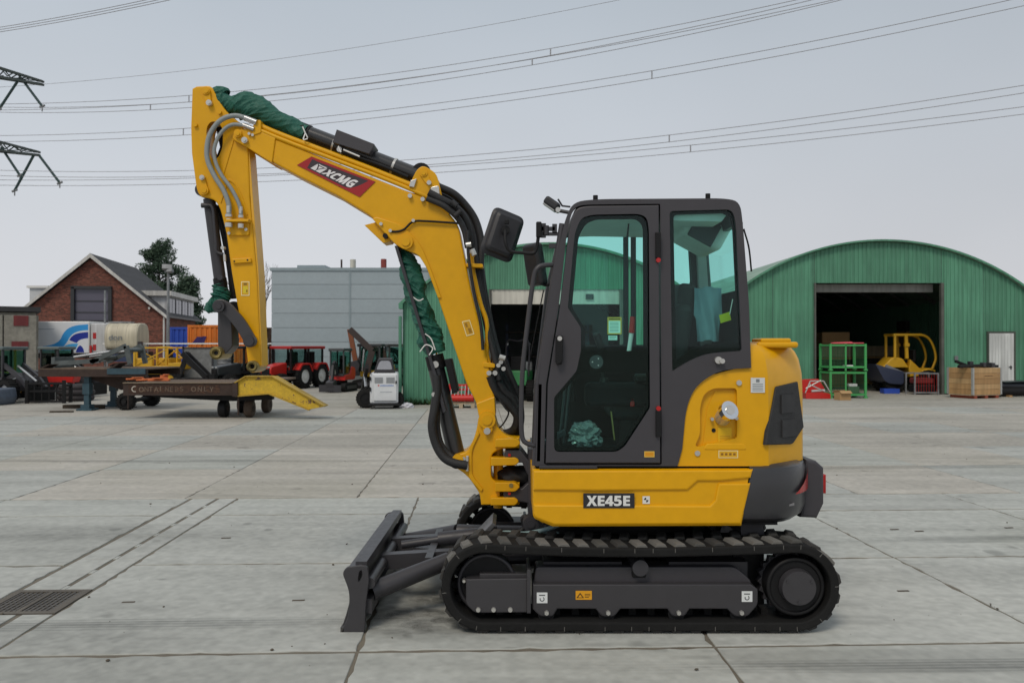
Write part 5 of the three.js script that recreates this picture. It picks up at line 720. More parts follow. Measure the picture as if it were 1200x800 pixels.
{ // ---- boom cylinder below the boom
  const D = 6.21, at = (x, y, d = D) => P(x, y, d), c = w('boom_cylinder', rod(at(535, 534), at(509.5, 424), .064, .06, 28), mat([.02, .02, .022], .35, { coat: .3 }), ex, 'black boom cylinder with a flat rod guard');
  w('piston_rod', rod(at(512, 430), at(475, 288), .033), K.chrome, c); w('cylinder_head', rod(at(512.5, 432), at(508.5, 416), .068, .068, 24), K.black, c); w('rod_guard', [prism(6.08, 6.34, [[462, 288], [465.5, 287], [512, 440], [523, 482], [519, 484], [508, 440]], .004)], K.darkGrey, c); w('cylinder_eye', cyl(.055, .12, 'z', X(536, D), Y(539, D), -D), K.black, c); w('guard_bolt', disc(508, 462, 6.06, 2.6, .04, 12), K.zinc, c); w('cylinder_port', disc(510, 427, 6.1, 4, .06, 14), K.zinc, c); w('guard_clip', [disc(515, 460, 6.12, 2.6, .04, 12)], K.zinc, c);
  w('lamp_box', prism(6.12, 6.3, [[520.5, 421], [528.5, 419.5, 2], [537, 459, 2], [530, 462, 2]], .006), K.black, c);
  w('hydraulic_hose', tube([[511, 440, 6.1], [512, 458, 6.09], [509, 480, 6.08], [506.5, 500, 6.08], [511, 520, 6.08], [520, 535, 6.07], [532, 542, 6.06], [548, 545, 6.06]].map((a) => P(...a)), .033, 60, 10), K.hose, c); w('hydraulic_hose', tube([[515, 462, 6.1], [512, 490, 6.12], [515, 515, 6.12], [524, 530, 6.12], [538, 541, 6.1]].map((a) => P(...a)), .022, 50, 10), K.hose, c);
}
// ---- green protective cloths tied round the rods
function wrap(label, path, radii, seed, folds, pos, ends) {
  const t = thing('cloth_wrap', label, 'cloth wrap', pos), curve = new THREE.CatmullRomCurve3(path), n = 170, m = 72, P3 = [], rnd = rng(seed), ph = Array.from({ length: 12 }, () => [rnd() * 6.28, (rnd() * 4 + 1) | 0, rnd() * 26 + 6, rnd()]);
  const fr = curve.computeFrenetFrames(n, false), pts = curve.getPoints(n);
  for (let i = 0; i <= n; i++) for (let j = 0; j <= m; j++) {
    const f = i / n, k = f * (radii.length - 1), a0 = radii[Math.floor(k)], a1 = radii[Math.min(radii.length - 1, Math.floor(k) + 1)], base = a0 + (a1 - a0) * (k - Math.floor(k)), a = j / m * 6.28318;
    let q = 0; for (const [p, c, s, w0] of ph) { const u = Math.sin(a * c * .5 + s * f + p + 1.7 * Math.sin(f * 11 + p + a)); q += (.3 + w0) * (.62 - Math.pow(Math.abs(u), .6)) * folds / 2.2; }
    q += folds * .55 * (.5 - Math.pow(Math.abs(Math.sin(a * 3.5 + ph[3][0] + f * 31 + 2 * Math.sin(f * 17 + a * 2))), .5)) + folds * .35 * (.5 - Math.pow(Math.abs(Math.sin(a * 2 - f * 47 + ph[4][0] + 1.5 * Math.sin(a * 3 + f * 8))), .5));
    q += folds * .8 * Math.sin(f * 23 + ph[0][0] + Math.sin(a + ph[1][0])) * Math.sin(a * 2 + ph[2][0] + f * 9);
    const r = base * (1 + q), N = fr.normals[i], B = fr.binormals[i], v = pts[i].clone().addScaledVector(N, Math.cos(a) * r).addScaledVector(B, Math.sin(a) * r); P3.push(v.x, v.y, v.z);
  }
  const g = new THREE.BufferGeometry(), ix = []; for (let i = 0; i < n; i++) for (let j = 0; j < m; j++) { const a = i * (m + 1) + j, b = a + m + 1; ix.push(a, a + 1, b, a + 1, b + 1, b); }
  g.setAttribute('position', new THREE.BufferAttribute(new Float32Array(P3), 3)); g.setIndex(ix); g.computeVertexNormals(); w('fabric', toCreasedNormals(g, .5), K.cloth, t);
  for (const e of ends) w('tie_string', tube(e.map((a) => P(...a)), .005, 24, 6), K.white, t);
  return t;
}
const pp = (a, D = 6.2) => a.map(([x, y]) => P(x, y, D)), po = (x, y, D = 6.2) => [X(x, D), Y(y, D), -D];
wrap('dark green cloth wrapped round the arm cylinder rod above the boom', pp([[250, 104], [258, 112], [266, 122], [280, 123], [300, 127], [320, 138], [340, 148], [358, 156]]), [.035, .075, .085, .08, .10, .105, .085, .08, .07, .068], 4, .13, po(300, 140), [[[354, 148, 6.1], [357, 155, 6.1], [360, 161, 6.1]], [[357, 156, 6.1], [355, 163, 6.08], [360, 162, 6.08]]]);
wrap('dark green cloth bunched along the boom cylinder rod below the boom', pp([[473, 292], [479, 312], [486, 338], [495, 366], [503, 392], [511, 414]]), [.035, .075, .085, .088, .09, .085, .10, .075], 12, .17, po(495, 410), [[[492, 412, 6.08], [499, 404, 6.08], [507, 408, 6.08], [503, 416, 6.08]], [[498, 391, 6.1], [505, 397, 6.1], [510, 410, 6.1]], [[480, 345, 6.1], [490, 352, 6.09], [496, 350, 6.1]]]);
wrap('small dark green cloth tied round the lower end of the bucket cylinder', pp([[256, 333], [258, 342], [257, 351], [250, 357], [242, 364]]), [.052, .06, .075, .062, .05, .03], 19, .15, po(252, 366), []);
// ---------------------------------------------------------------- machines and goods round the yard
function wheel(parent, x, z, r, wd, rim, hubR = .55) {
  const t = part('tyre', (() => { const g = new THREE.LatheGeometry([[r * .56, -wd / 2], [r * .9, -wd / 2], [r, -wd * .32], [r, wd * .32], [r * .9, wd / 2], [r * .56, wd / 2]].map((a) => new THREE.Vector2(...a)), 28).rotateX(Math.PI / 2); const l = []; for (let i = 0; i < 22; i++) l.push(place(new THREE.BoxGeometry(r * .13, r * .08, wd * .96), 0, r, 0).rotateZ(i / 22 * 6.283)); return merge([g, ...l]).translate(x, r, z); })(), K.rubber, parent);
  part('rim', [cyl(r * hubR, wd * .7, 'z', x, r, z, undefined, 24), cyl(r * .2, wd * .9, 'z', x, r, z)], rim, t); return t;
}
function cabBox(parent, x0, x1, y0, y1, wz, fm, roofM, gm = K.glassClear) { // small machine cab with posts, panes and roof
  const c = part('cab', [box(x1 - x0, .1, wz, (x0 + x1) / 2, y0, 0)], fm, parent), p = .07;
  for (const x of [x0 + p / 2, x1 - p / 2]) for (const s of [-1, 1]) part('post', box(p, y1 - y0, p, x, (y0 + y1) / 2, s * (wz - p) / 2), fm, c);
  part('roof', rbox(x1 - x0 + .16, .13, wz + .12, .04, (x0 + x1) / 2, y1 + .05, 0), roofM, c); const my = (y0 + y1) / 2, hh = y1 - y0 - .06;
  for (const s of [-1, 1]) part('pane', box(x1 - x0 - 2 * p, hh, .012, (x0 + x1) / 2, my, s * (wz / 2 - .03)), gm, c); for (const x of [x0 + .03, x1 - .03]) part('pane', box(.012, hh, wz - 2 * p, x, my, 0), gm, c);
  part('seat', [rbox(.4, .14, .42, .04, (x0 + x1) / 2 - .1, y0 + .3, 0), rbox(.12, .5, .4, .04, (x0 + x1) / 2 - .28, y0 + .58, 0)], K.interior, c); part('steering_column', rod(V3(x1 - .2, y0, 0), V3(x1 - .36, y0 + .5, 0), .03), K.black, c); return c;
}
const gTint = glass([.55, .72, .68]);
// tractor facing +x
function tractor(label, pos, turn, bodyM, roofM, rimM, group) {
  const t = thing('tractor', label, 'tractor', pos, turn, group);
  for (const s of [-1, 1]) { wheel(t, -.45, s * .5, .52, .3, rimM, .6); wheel(t, .95, s * .48, .33, .24, rimM, .6); part('fender', extrude([[-1.0, .72, .1], [-.8, 1.08, .15], [-.2, 1.08, .1], [.05, .8], [-.05, .76], [-.25, 1.0, .1], [-.75, 1.0, .1], [-.92, .7]], s * .5 - .16, s * .5 + .16, .01), bodyM, t); }
  part('hood', extrude([[.3, .62], [1.35, .6, .08], [1.38, .95, .16], [.3, 1.12, .1]], -.26, .26, .04), bodyM, t); part('grille', rbox(.03, .22, .38, .01, 1.38, .76, 0), K.black, t); for (const s of [-1, 1]) part('headlight', rbox(.04, .08, .14, .02, 1.36, .93, s * .14), K.lens, t);
  part('chassis', [box(1.9, .22, .34, .3, .5, 0), box(.2, .2, 1, -.45, .52, 0), box(.14, .14, .9, .95, .38, 0), box(.16, .34, .5, 1.42, .5, 0)], K.black, t); cabBox(t, -.75, .35, .72, 1.68, .98, K.black, roofM);
  part('exhaust', cyl(.03, .7, 'y', .42, 1.3, .3), K.black, t); return t;
}
// small excavator facing +x; arm = polyline of the boom in the x, y plane
function digger(label, pos, turn, bodyM, cabM, armM, armPts, group, armZ = 0, stickM = armM) {
  const t = thing('small_excavator', label, 'excavator', pos, turn, group);
  for (const s of [-1, 1]) { const tk = part('track', extrude([[-.75, .02, .14], [.75, .02, .14], [.88, .2, .1], [.75, .38, .14], [-.75, .38, .14], [-.88, .2, .1]], s * .5 - .14, s * .5 + .14, .02), K.rubber, t); for (let i = 0; i < 9; i++) part('track_shoe', [box(.08, .03, .27, -.72 + i * .18, .015, s * .5)], K.rubber, tk); part('track_frame', box(1.2, .14, .04, 0, .2, s * .5 + s * .15), K.darkGrey, tk); }
  part('body', extrude([[-.85, .5, .2], [.5, .5, .05], [.5, .72], [-.2, .78], [-.35, 1.1, .1], [-.85, 1.05, .2]], -.48, .48, .04), bodyM, t); part('turntable', cyl(.34, .14, 'y', 0, .44, 0), K.black, t);
  cabBox(t, -.35, .55, .74, 1.78, .86, cabM, cabM, gTint); const bl = part('blade', [box(.06, .3, 1.3, 1.35, .18, 0)], K.darkGrey, t); part('blade_arm', [box(.7, .08, .08, 1.0, .22, .3), box(.7, .08, .08, 1.0, .22, -.3)], K.darkGrey, bl);
  if (armPts) { const q = armPts.map(([x, y]) => V3(x, y, armZ)); const bm = part('boom', [bar(q[0], q[1], .16, .26), bar(q[1], q[2], .15, .24)], armM, t); part('boom_cylinder', rod(q[0].clone().add(V3(.18, .05, 0)), q[1].clone().lerp(q[2], .2).add(V3(.14, -.12, 0)), .05), K.steel, bm); part('stick', bar(q[2], q[3], .13, .2), stickM, t); const bk = part('bucket', extrude([[0, 0], [.38, -.1, .05], [.3, -.5, .12], [-.05, -.48, .12], [-.1, -.2]], -.22, .22, .01).translate(q[3].x - .1, q[3].y + .06, armZ), K.darkGrey, t); for (let i = 0; i < 3; i++) part('bucket_tooth', box(.1, .04, .05, q[3].x + .24, q[3].y - .42, armZ - .15 + i * .15), K.steelDark, bk); }
  return t;
}
// articulated loader facing +x
function loader(label, pos, turn, bodyM, frameM, roofM, group, arms = true) {
  const t = thing('wheel_loader', label, 'loader', pos, turn, group); t.scale.setScalar(.88); const rim = mat([.32, .33, .35], .5);
  for (const x of [-.75, .75]) for (const s of [-1, 1]) wheel(t, x, s * .55, .42, .32, rim, .55);
  part('rear_body', extrude([[-1.35, .4, .1], [-.2, .4], [-.2, 1.0], [-1.2, 1.05, .2], [-1.4, .8, .1]], -.42, .42, .04), bodyM, t); part('front_frame', extrude([[.2, .4], [1.05, .4, .1], [1.1, .75, .1], [.8, 1.1, .1], [.2, .9]], -.3, .3, .03), K.darkGrey, t); cabBox(t, -.55, .3, .85, 1.9, .9, frameM, roofM, gTint);
  if (arms) { for (const s of [-1, 1]) { const a = part('lift_arm', [bar(V3(.25, 1.35, s * .36), V3(1.2, .85, s * .34), .09, .16), bar(V3(1.2, .85, s * .34), V3(1.75, .35, s * .34), .09, .15)], K.darkGrey, t); part('lift_cylinder', rod(V3(.35, .75, s * .3), V3(1.1, .92, s * .3), .035), K.steel, a); } part('tilt_cylinder', rod(V3(.5, 1.3, 0), V3(1.55, .75, 0), .045), K.steel, t); part('tool_plate', box(.08, .5, 1.0, 1.8, .32, 0), K.black, t); }
  return t;
}
// --- left side
loader('black and yellow wheel loader parked at the left edge of the yard', [X(8, 27.5), 0, -27.6], -.45, K.black, K.darkGrey, mat([.10, .13, .13], .5));
loader('dark wheel loader with a tinted cab behind the rusty trailer deck', [X(64, 30.5), 0, -30.8], -.2, K.darkGrey, K.darkGrey, mat([.12, .15, .15], .5));
{ // yellow machine at the far left, partly out of view
  const t = thing('yellow_loader', 'yellow compact loader cut off by the left edge', 'loader', [X(-8, 29), 0, -29.2], -.2); t.scale.setScalar(.88); for (const x of [-.6, .6]) for (const s of [-1, 1]) wheel(t, x, s * .55, .38, .3, K.yellowFar, .55);
  part('body', extrude([[-1.1, .35, .1], [1.0, .35, .1], [1.05, .9, .1], [.3, 1.1, .1], [-1.1, 1.05, .15]], -.42, .42, .04), K.yellowFar, t); for (const x of [-.6, .45]) for (const s of [-1, 1]) part('canopy_post', box(.07, .9, .07, x, 1.5, s * .4), K.yellowFar, t); part('canopy_roof', rbox(1.4, .1, 1.0, .04, -.05, 1.95, 0), K.yellowFar, t); part('seat', [rbox(.4, .14, .4, .04, -.2, 1.15, 0), rbox(.12, .45, .4, .04, -.4, 1.4, 0)], K.black, t);
}
{ const t = thing('grey_bucket', 'blue-grey loader bucket on the ground at the left edge', 'bucket', [X(-36, 25.5), 0, -25.6]); part('shell', extrude([[-.7, 0], [.75, 0, .04], [.85, .18, .1], [.8, .5, .05], [-.7, .5], [-.7, .45], [.7, .44, .05], [.74, .2, .1], [.66, .07], [-.7, .05]], -.9, 0, .008), mat([.12, .15, .20], .5, { map: 'patch' }), t); part('cutting_lip', box(1.5, .04, .12, 0, .02, .05), K.steelDark, t); }
{ const t = thing('steel_stand', 'black steel frame standing before the red implement', 'stand', [X(53, 26.6), 0, -26.6], .1), o = .55; for (const s of [-1, 1]) { part('upright', box(.09, .72, .09, s * o, .36, 0), K.black, t); part('upright', box(.09, .6, .09, s * o, .3, -.5), K.black, t); part('rail', box(.07, .07, .5, s * o, .55, -.25), K.black, t); } for (const y of [.06, .38, .62]) part('rail', box(1.1, .06, .07, 0, y, 0), K.black, t); for (let i = 0; i < 4; i++) part('bar', box(.03, .6, .03, -.33 + i * .22, .33, 0), K.black, t); }
{ const D = 29, t = thing('red_implement', 'bright red spreader hopper behind the black steel frame', 'implement', [X(71, D), 0, -D]); part('hopper', extrude([[-.42, .55, .04], [.38, .55, .04], [.52, .98, .03], [-.56, .98, .03]], -.5, 0, .02), K.red, t); part('motor_cover', [place(new THREE.CylinderGeometry(.22, .26, .24, 20), -.05, 1.12, -.25)], K.white, t); part('cap', cyl(.12, .1, 'y', -.05, 1.28, -.25), K.blue, t); for (const s of [-1, 1]) part('stand_leg', box(.06, .58, .06, s * .36, .29, -.1), K.red, t); part('stand_foot', box(1.0, .05, .5, 0, .03, -.25), K.black, t); }
{ const D = 28, t = thing('rubber_bale', 'dark rolled hose lying under the rusty trailer deck', 'hose roll', [X(89, D), 0, -D]); for (const [r, y] of [[.44, .1], [.46, .28], [.42, .44]]) part('coil', new THREE.TorusGeometry(r, .11, 10, 28).rotateX(Math.PI / 2).translate(0, y, 0), mat([.035, .03, .033], .8), t); }
{ const D = 29.5, t = thing('grey_tub', 'grey steel tub lying beside the black frame', 'tub', [X(69, D), 0, -D + .9]); part('shell', extrude([[-.38, .02, .03], [.38, .02, .03], [.45, .32], [-.45, .32]], -.5, 0, .01), K.galv, t); part('rim', box(.96, .05, .56, 0, .33, -.25), K.darkGrey, t); }
// white lorry trailer with a blue swoosh; cream tanker
{
  const D = 43.2, s = D / F, x0 = X(40, D), x1 = X(104, D), y1 = Y(376.5, D), y0 = Y(414, D), t = thing('box_trailer', 'white box trailer with blue swoosh artwork behind the loaders', 'trailer', [x0, 0, -D]), W = x1 - x0, L = (a, b) => [a - x0, b];
  part('box_body', rbox(W, y1 - y0, 2.5, .05, W / 2, (y0 + y1) / 2, -1.25), K.white, t); void s; void L;
  const art = print(640, 380, (g) => { g.fillStyle = '#d6dae0'; g.fillRect(0, 0, 640, 380); g.fillStyle = '#8d97a6'; g.fillRect(30, 82, 200, 7); const sh = (c, f) => { g.fillStyle = c; g.beginPath(); f(); g.fill(); };
    sh('#2f93d8', () => { g.moveTo(90, 300); g.bezierCurveTo(190, 290, 270, 270, 310, 200); g.bezierCurveTo(350, 90, 420, 40, 560, 30); g.lineTo(640, 24); g.lineTo(640, 100); g.bezierCurveTo(520, 100, 450, 130, 410, 200); g.bezierCurveTo(380, 260, 350, 300, 300, 345); g.lineTo(60, 350); });
    sh('#1a2f92', () => { g.moveTo(410, 225); g.bezierCurveTo(440, 160, 480, 130, 640, 122); g.lineTo(640, 200); g.bezierCurveTo(560, 205, 520, 225, 500, 262); });
    sh('#45a4e0', () => { g.moveTo(310, 350); g.bezierCurveTo(340, 290, 400, 262, 520, 268); g.lineTo(495, 330); g.lineTo(470, 350); }); sh('#1a2f92', () => { g.moveTo(490, 380); g.bezierCurveTo(500, 330, 520, 300, 545, 290); g.bezierCurveTo(575, 310, 590, 345, 592, 380); }); });
  flat('side_print', W - .1, y1 - y0 - .1, art, t, W / 2, (y0 + y1) / 2, .006); for (let i = 0; i < 2; i++) wheel(t, .7 + i * 1.2, -.3, .48, .3, K.galv);
  const re = part('rear_doors', rbox(.8, y1 - y0 - .15, .5, .05, W + .45, (y0 + y1) / 2 - .03, -.3), mat([.62, .63, .64], .5, { map: 'streak' }), t); for (const yy of [y0 + .3, y0 + .9]) part('tail_lamp', box(.16, .3, .06, W + .25, yy, -.06), K.redLens, re); part('chassis', box(W, .25, 2.3, W / 2, y0 - .12, -1.3), K.black, t); part('lower_lamp', box(.1, .4, .05, W + .1, y0 + .2, .03), K.redLens, re);
}
{
  const D = 42.4, x0 = X(121, D), x1 = X(160, D), yc = Y(395.5, D), r = .72, t = thing('tank_trailer', 'cream tank trailer with grey lettering before the brick house', 'tank trailer', [x0, 0, -D]), W = x1 - x0;
  part('tank', extrude([[-.66, -.6, .3], [.66, -.6, .3], [.74, .2, .3], [.5, .72, .3], [-.5, .72, .3], [-.74, .2, .3]], -W / 2, W / 2, .05).rotateY(Math.PI / 2).translate(W / 2, yc, -.75), mat([.58, .53, .40], .5, { map: 'streak' }), t); void r;
  const ltr = new THREE.MeshStandardMaterial({ roughness: .6, transparent: true }); ltr.map = print(256, 128, (g) => { g.clearRect(0, 0, 256, 128); g.fillStyle = '#5f6b78'; g.font = '92px sans-serif'; g.fillText('don', 40, 92); }).map; const lp = new THREE.PlaneGeometry(1.1, .5); finish('lettering', place(lp, .62, yc - .02, .012, -.07, 0, 0), ltr, t);
  for (let i = 0; i < 4; i++) part('tank_band', extrude([[-.68, -.62, .3], [.68, -.62, .3], [.76, .2, .3], [.52, .74, .3], [-.52, .74, .3], [-.76, .2, .3]], -.03, .03, .005).rotateY(Math.PI / 2).translate(.1 + i * (W - .2) / 3, yc, -.76), mat([.5, .46, .36], .5), t);
  part('catwalk', box(W * .7, .08, .4, W / 2 - .3, yc + .78, -.75), K.galv, t); part('chassis', box(W + .4, .3, 1.4, W / 2, yc - .85, -.75), K.black, t); part('side_guard', box(W - .3, .4, .06, W / 2, yc - 1.0, -.05), K.navy, t); for (const x of [.5, 1.75]) wheel(t, x, -.3, .45, .3, K.navy); part('end_frame', box(.06, .8, .5, W + .03, yc - .6, -.3), K.darkGrey, t);
}
// containers
function container(label, px0, px1, D, y0, y1, m, depth, group) {
  const x0 = X(px0, D), W = X(px1, D) - x0, t = thing('shipping_container', label, 'container', [x0, 0, -D], 0, group), h = y1 - y0;
  part('core', box(W - .1, h - .1, depth - .1, W / 2, (y0 + y1) / 2, -depth / 2), m, t); const n = Math.round(W / .28); for (let i = 0; i < n; i++) part('rib', extrude([[-.11, 0], [.11, 0], [.07, -.05], [-.07, -.05]], y0 + .15, y1 - .1).rotateX(-Math.PI / 2).translate((i + .5) * W / n, 0, -.05), m, t);
  for (const y of [y0 + .07, y1 - .05]) part('rail', box(W, .13, .12, W / 2, y, -.03), m, t); for (const x of [.06, W - .06]) part('corner_post', box(.12, h, .14, x, (y0 + y1) / 2, -.03), m, t); return t;
}
{
  container('blue container half hidden behind the yellow machines', 199, 221, 50.5, .9, Y(383.5, 50.5), K.blue, 2.4); const oc = container('orange container with a dark blue emblem behind the excavator stick', 219.5, 300, 49.5, .5, Y(381, 49.5), K.orange, 2.4);
  const nv = mat([.03, .015, .12], .5), e = (pts) => extrude(pts.map(([x, y]) => [(x - 219.5) * .0495, Y(y, 49.5)]), .012, .03); part('emblem', e([[225, 401.5], [231, 394.5], [238, 394.5], [233, 401.5]]), nv, oc); part('emblem', e([[232.5, 403], [237.5, 394], [242, 394], [239, 401], [240.5, 403]]), nv, oc);
  part('letter', e([[271, 404], [273.5, 396], [275.5, 396], [274.5, 399], [277.5, 399], [278.5, 396], [280.5, 396], [278, 404], [276, 404], [277, 401], [274, 401], [273, 404]]), nv, oc, 'dark letter H'); container('dark rust-brown container behind the right edge of the stick', 302, 318, 51, .5, Y(384, 51), K.rust, 2.4);
}
// grey steel panel, ribbed tank, yellow machines and black implement by the fence
{
  const D = 37, x0 = X(214, D), W = X(250, D) - x0, t = thing('grey_panel_bin', 'grey steel-sided bin standing in front of the orange container', 'bin', [x0, 0, -D]); part('side_sheet', box(W - .1, 1.25, .04, W / 2, 1.05, .02), mat([.27, .275, .27], .35, { metal: .3, map: 'patch' }), t); for (const x of [.03, W - .03]) part('post', box(.07, 1.75, .08, x, .9, .03), K.darkGrey, t); part('body', box(W - .08, 1.3, 1.6, W / 2, 1.03, -.8), K.galv, t); part('top_rim', box(W, .06, .1, W / 2, 1.71, .02), K.darkGrey, t); part('base', box(W, .4, 1.6, W / 2, .2, -.8), K.darkGrey, t);
  const t2 = thing('ribbed_tank', 'grey ribbed upright tank beside the black tractor', 'tank', [X(266, D), 0, -D + .2]); part('shell', cyl(.34, 1.45, 'y', 0, .75, 0, undefined, 24), K.galv, t2); for (let i = 0; i < 8; i++) part('rib', new THREE.TorusGeometry(.345, .025, 6, 28).rotateX(Math.PI / 2).translate(0, .25 + i * .16, 0), K.galv, t2); part('spout', cyl(.2, .18, 'y', 0, 1.55, 0, .12), K.galv, t2);
}
function yellowDumper(label, px, D, turn) {
  const t = thing('yellow_dumper', label, 'dumper', [X(px, D), 0, -D], turn, 'yellow machines behind the rusty trailers'); for (const x of [-.6, .6]) for (const s of [-1, 1]) wheel(t, x, s * .5, .38, .28, K.yellowFar);
  part('body', [rbox(1.5, .4, .8, .05, 0, .75, 0), rbox(.7, .35, .7, .05, -.4, 1.1, 0)], K.yellowFar, t); const rf = part('roll_frame', [tube([V3(-.75, .8, -.38), V3(-.75, 1.65, -.38), V3(-.7, 1.72, -.3), V3(-.7, 1.72, .3), V3(-.75, 1.65, .38), V3(-.75, .8, .38)], .05, 60)], K.yellowFar, t); part('roof_bar', [box(1.2, .06, .06, -.1, 1.72, -.34), box(1.2, .06, .06, -.1, 1.72, .34), box(.06, .9, .06, .48, 1.28, -.34), box(.06, .9, .06, .48, 1.28, .34), bar(V3(-.7, 1.0, .36), V3(.48, 1.65, .36), .045), bar(V3(-.7, 1.65, -.36), V3(.48, .95, -.36), .045), bar(V3(.48, 1.0, -.34), V3(.48, 1.6, .34), .045)], K.yellowFar, rf);
  part('skip', extrude([[.6, .8], [1.0, .8, .05], [1.12, 1.1], [.55, 1.05]], -.42, .42, .02), K.yellowFar, t); part('seat', [rbox(.35, .12, .4, .04, -.25, 1.25, 0), rbox(.1, .4, .4, .04, -.45, 1.45, 0)], K.black, t); part('engine_cover', rbox(.5, .3, .6, .04, -.95, .85, 0), K.black, t); return t;
}
yellowDumper('yellow dumper with open roll frame, left one behind the rust-brown platform', 181, 36.5, .3); yellowDumper('yellow dumper beside the grey bin, partly behind a black implement', 206, 37.5, -.5);
{ const D = 34.5, t = thing('black_implement', 'black folded loader arm leaning in front of the grey bin', 'loader arm', [X(226, D), 0, -D]); for (const z of [-.25, .25]) { part('arm', bar(V3(-.35, 1.5, z), V3(.6, .55, z), .09, .2), K.black, t); part('arm', bar(V3(.6, .55, z), V3(.75, .05, z), .09, .16), K.black, t); } part('cylinder', rod(V3(-.3, 1.15, 0), V3(.5, .55, 0), .05), K.steelDark, t); part('plate', box(.6, .5, .6, -.5, .25, 0), K.black, t); part('arm', [bar(V3(-.6, .5, 0), V3(-.2, 1.55, 0), .1, .18)], K.black, t); }
// tractors
tractor('black tractor with round headlights behind the excavator link arms', [X(285, 35), 0, -35.2], 3.98, mat([.02, .022, .025], .4), K.black, K.galv);
tractor('red tractor nearer to the excavator stick, left one of two', [X(331, 35.2), 0, -35.8], 4.33, K.red, mat([.40, .02, .02], .5), K.white, 'red tractors before the grey warehouse'); tractor('red tractor with white wheel rims, right one of two', [X(352, 36.6), 0, -37.2], 4.33, K.red, mat([.40, .02, .02], .5), K.white, 'red tractors before the grey warehouse');
// small excavators in front of the warehouse
digger('small excavator with grey cab and red base before the grey warehouse', [X(398, 33.5), 0, -33.8], -1.75, K.red, mat([.05, .055, .06], .5), K.darkGrey, [[.55, .75], [.75, 1.25], [.95, 1.15], [1.15, .5]]).scale.set(.85, .9, .68);
digger('small excavator with yellow counterweight and tall raised orange-black boom', [X(436, 36), 0, -36.4], 3.14, K.yellowFar, mat([.04, .045, .05], .5), mat([.045, .03, .026], .5), [[.2, .7], [-.04, 1.6], [.91, 2.5], [.66, 1.15]], undefined, -.62, mat([.20, .06, .02], .5));
digger('dark excavator with orange cab corner, right behind the white compact loader', [X(466, 38.5), 0, -38.8], 3.5, K.darkGrey, mat([.05, .05, .05], .5), mat([.08, .05, .04], .5), [[.55, .9], [.8, 1.6], [1.5, 1.75], [1.9, .9]]);
digger('dark excavator farthest right before the warehouse, beside the green shed', [X(486, 40), 0, -40.2], 3.3, K.darkGrey, K.darkGrey, K.darkGrey, [[.55, .9], [.8, 1.5], [1.4, 1.7], [1.9, .9]]);
{ // white stand-on compact loader seen from behind
  const D = 24.4, s = D / F, cx = X(450, D), t = thing('compact_loader', 'white compact loader seen from behind beside the green shed', 'compact loader', [cx, 0, -D]), y0 = Y(473, D), y1 = Y(437, D), W = 33 * s;
  const b = part('body', rbox(W, y1 - y0, 1.5, .06, 0, (y0 + y1) / 2, -.75), mat([.66, .68, .70], .45), t); t.rotation.y = .12; part('rear_door', rbox(W - .16, y1 - y0 - .12, .04, .02, .03, (y0 + y1) / 2 + .02, .012), mat([.70, .72, .74], .42), b); part('lower_sill', extrude([[-W / 2 + .1, y0], [-W / 2 + .16, y0 - .1], [W / 2 - .16, y0 - .1], [W / 2 - .1, y0]], -.6, 0), K.white, b); for (const x of [-.17, .16]) { const v = part('vent', rbox(.24, .17, .02, .005, x + .02, y1 - .2, .036), mat([.40, .42, .44], .6), b); for (let i = 0; i < 5; i++) part('slat', box(.22, .008, .01, x + .02, y1 - .26 + i * .03, .048), K.galv, v); }
  flat('badge_print', .5, .06, print(200, 24, (g) => { g.fillStyle = '#d9dcdf'; g.fillRect(0, 0, 200, 24); g.fillStyle = '#c0504a'; g.fillRect(4, 4, 20, 16); g.fillStyle = '#5577b8'; for (let i = 0; i < 11; i++) g.fillRect(34 + i * 14, 5, 10, 15); }), t, .06, Y(451.5, D), .037); flat('badge_print', .36, .04, print(140, 16, (g) => { g.fillStyle = '#d9dcdf'; g.fillRect(0, 0, 140, 16); g.fillStyle = '#9aa0a8'; for (let i = 0; i < 9; i++) g.fillRect(4 + i * 15, 3, 11, 10); }), t, .06, Y(459, D), .037);
  for (const y of [.55, .85, 1.05]) part('hinge', box(.03, .12, .03, -W / 2 + .02, y, .02), K.black, b); part('latch', box(.04, .08, .03, W / 2 - .06, .75, .04), K.black, b);
  const hd = part('console', extrude([[-.30, y1], [.30, y1], [.22, y1 + .42, .06], [-.16, y1 + .42, .06]], -.9, -.05, .03), K.darkGrey, t); part('console_window', extrude([[-.22, y1 + .1, .04], [.23, y1 + .1, .04], [.17, y1 + .35, .08], [-.12, y1 + .35, .08]], -.05, -.035), mat([.35, .36, .40], .4), hd);
  for (const [x, z] of [[-.52, -.25], [-.52, -.95]]) wheel(t, x, z, .28, .2, K.black); for (const [x, z] of [[.34, -.25], [.34, -.95]]) wheel(t, x, z, .22, .2, K.black); const a = part('lift_arm', [bar(V3(-.5, 1.2, -.3), V3(-.62, .75, -1.2), .1, .16), bar(V3(-.62, .75, -1.2), V3(-.7, .4, -1.7), .1, .16)], K.black, t); part('arm_cylinder', rod(V3(-.53, .6, -.3), V3(-.6, .95, -.9), .04), K.steel, a); part('step', box(.9, .05, .3, .02, .12, .1), K.black, t);
  const sk = thing('white_rag', 'crumpled white plastic sheet lying at the shed corner', 'plastic sheet', [X(474, D), 0, -D - .3]); const g = new THREE.IcosahedronGeometry(.14, 3), p = g.attributes.position; for (let i = 0; i < p.count; i++) { const k = 1 + .25 * Math.sin(p.getX(i) * 40) * Math.sin(p.getZ(i) * 31 + p.getY(i) * 50); p.setXYZ(i, p.getX(i) * 1.5 * k, Math.max(0, p.getY(i) * .7 * k + .05), p.getZ(i) * k); } part('sheet', toCreasedNormals(g, .4), mat([.6, .6, .65], .5), sk);
}
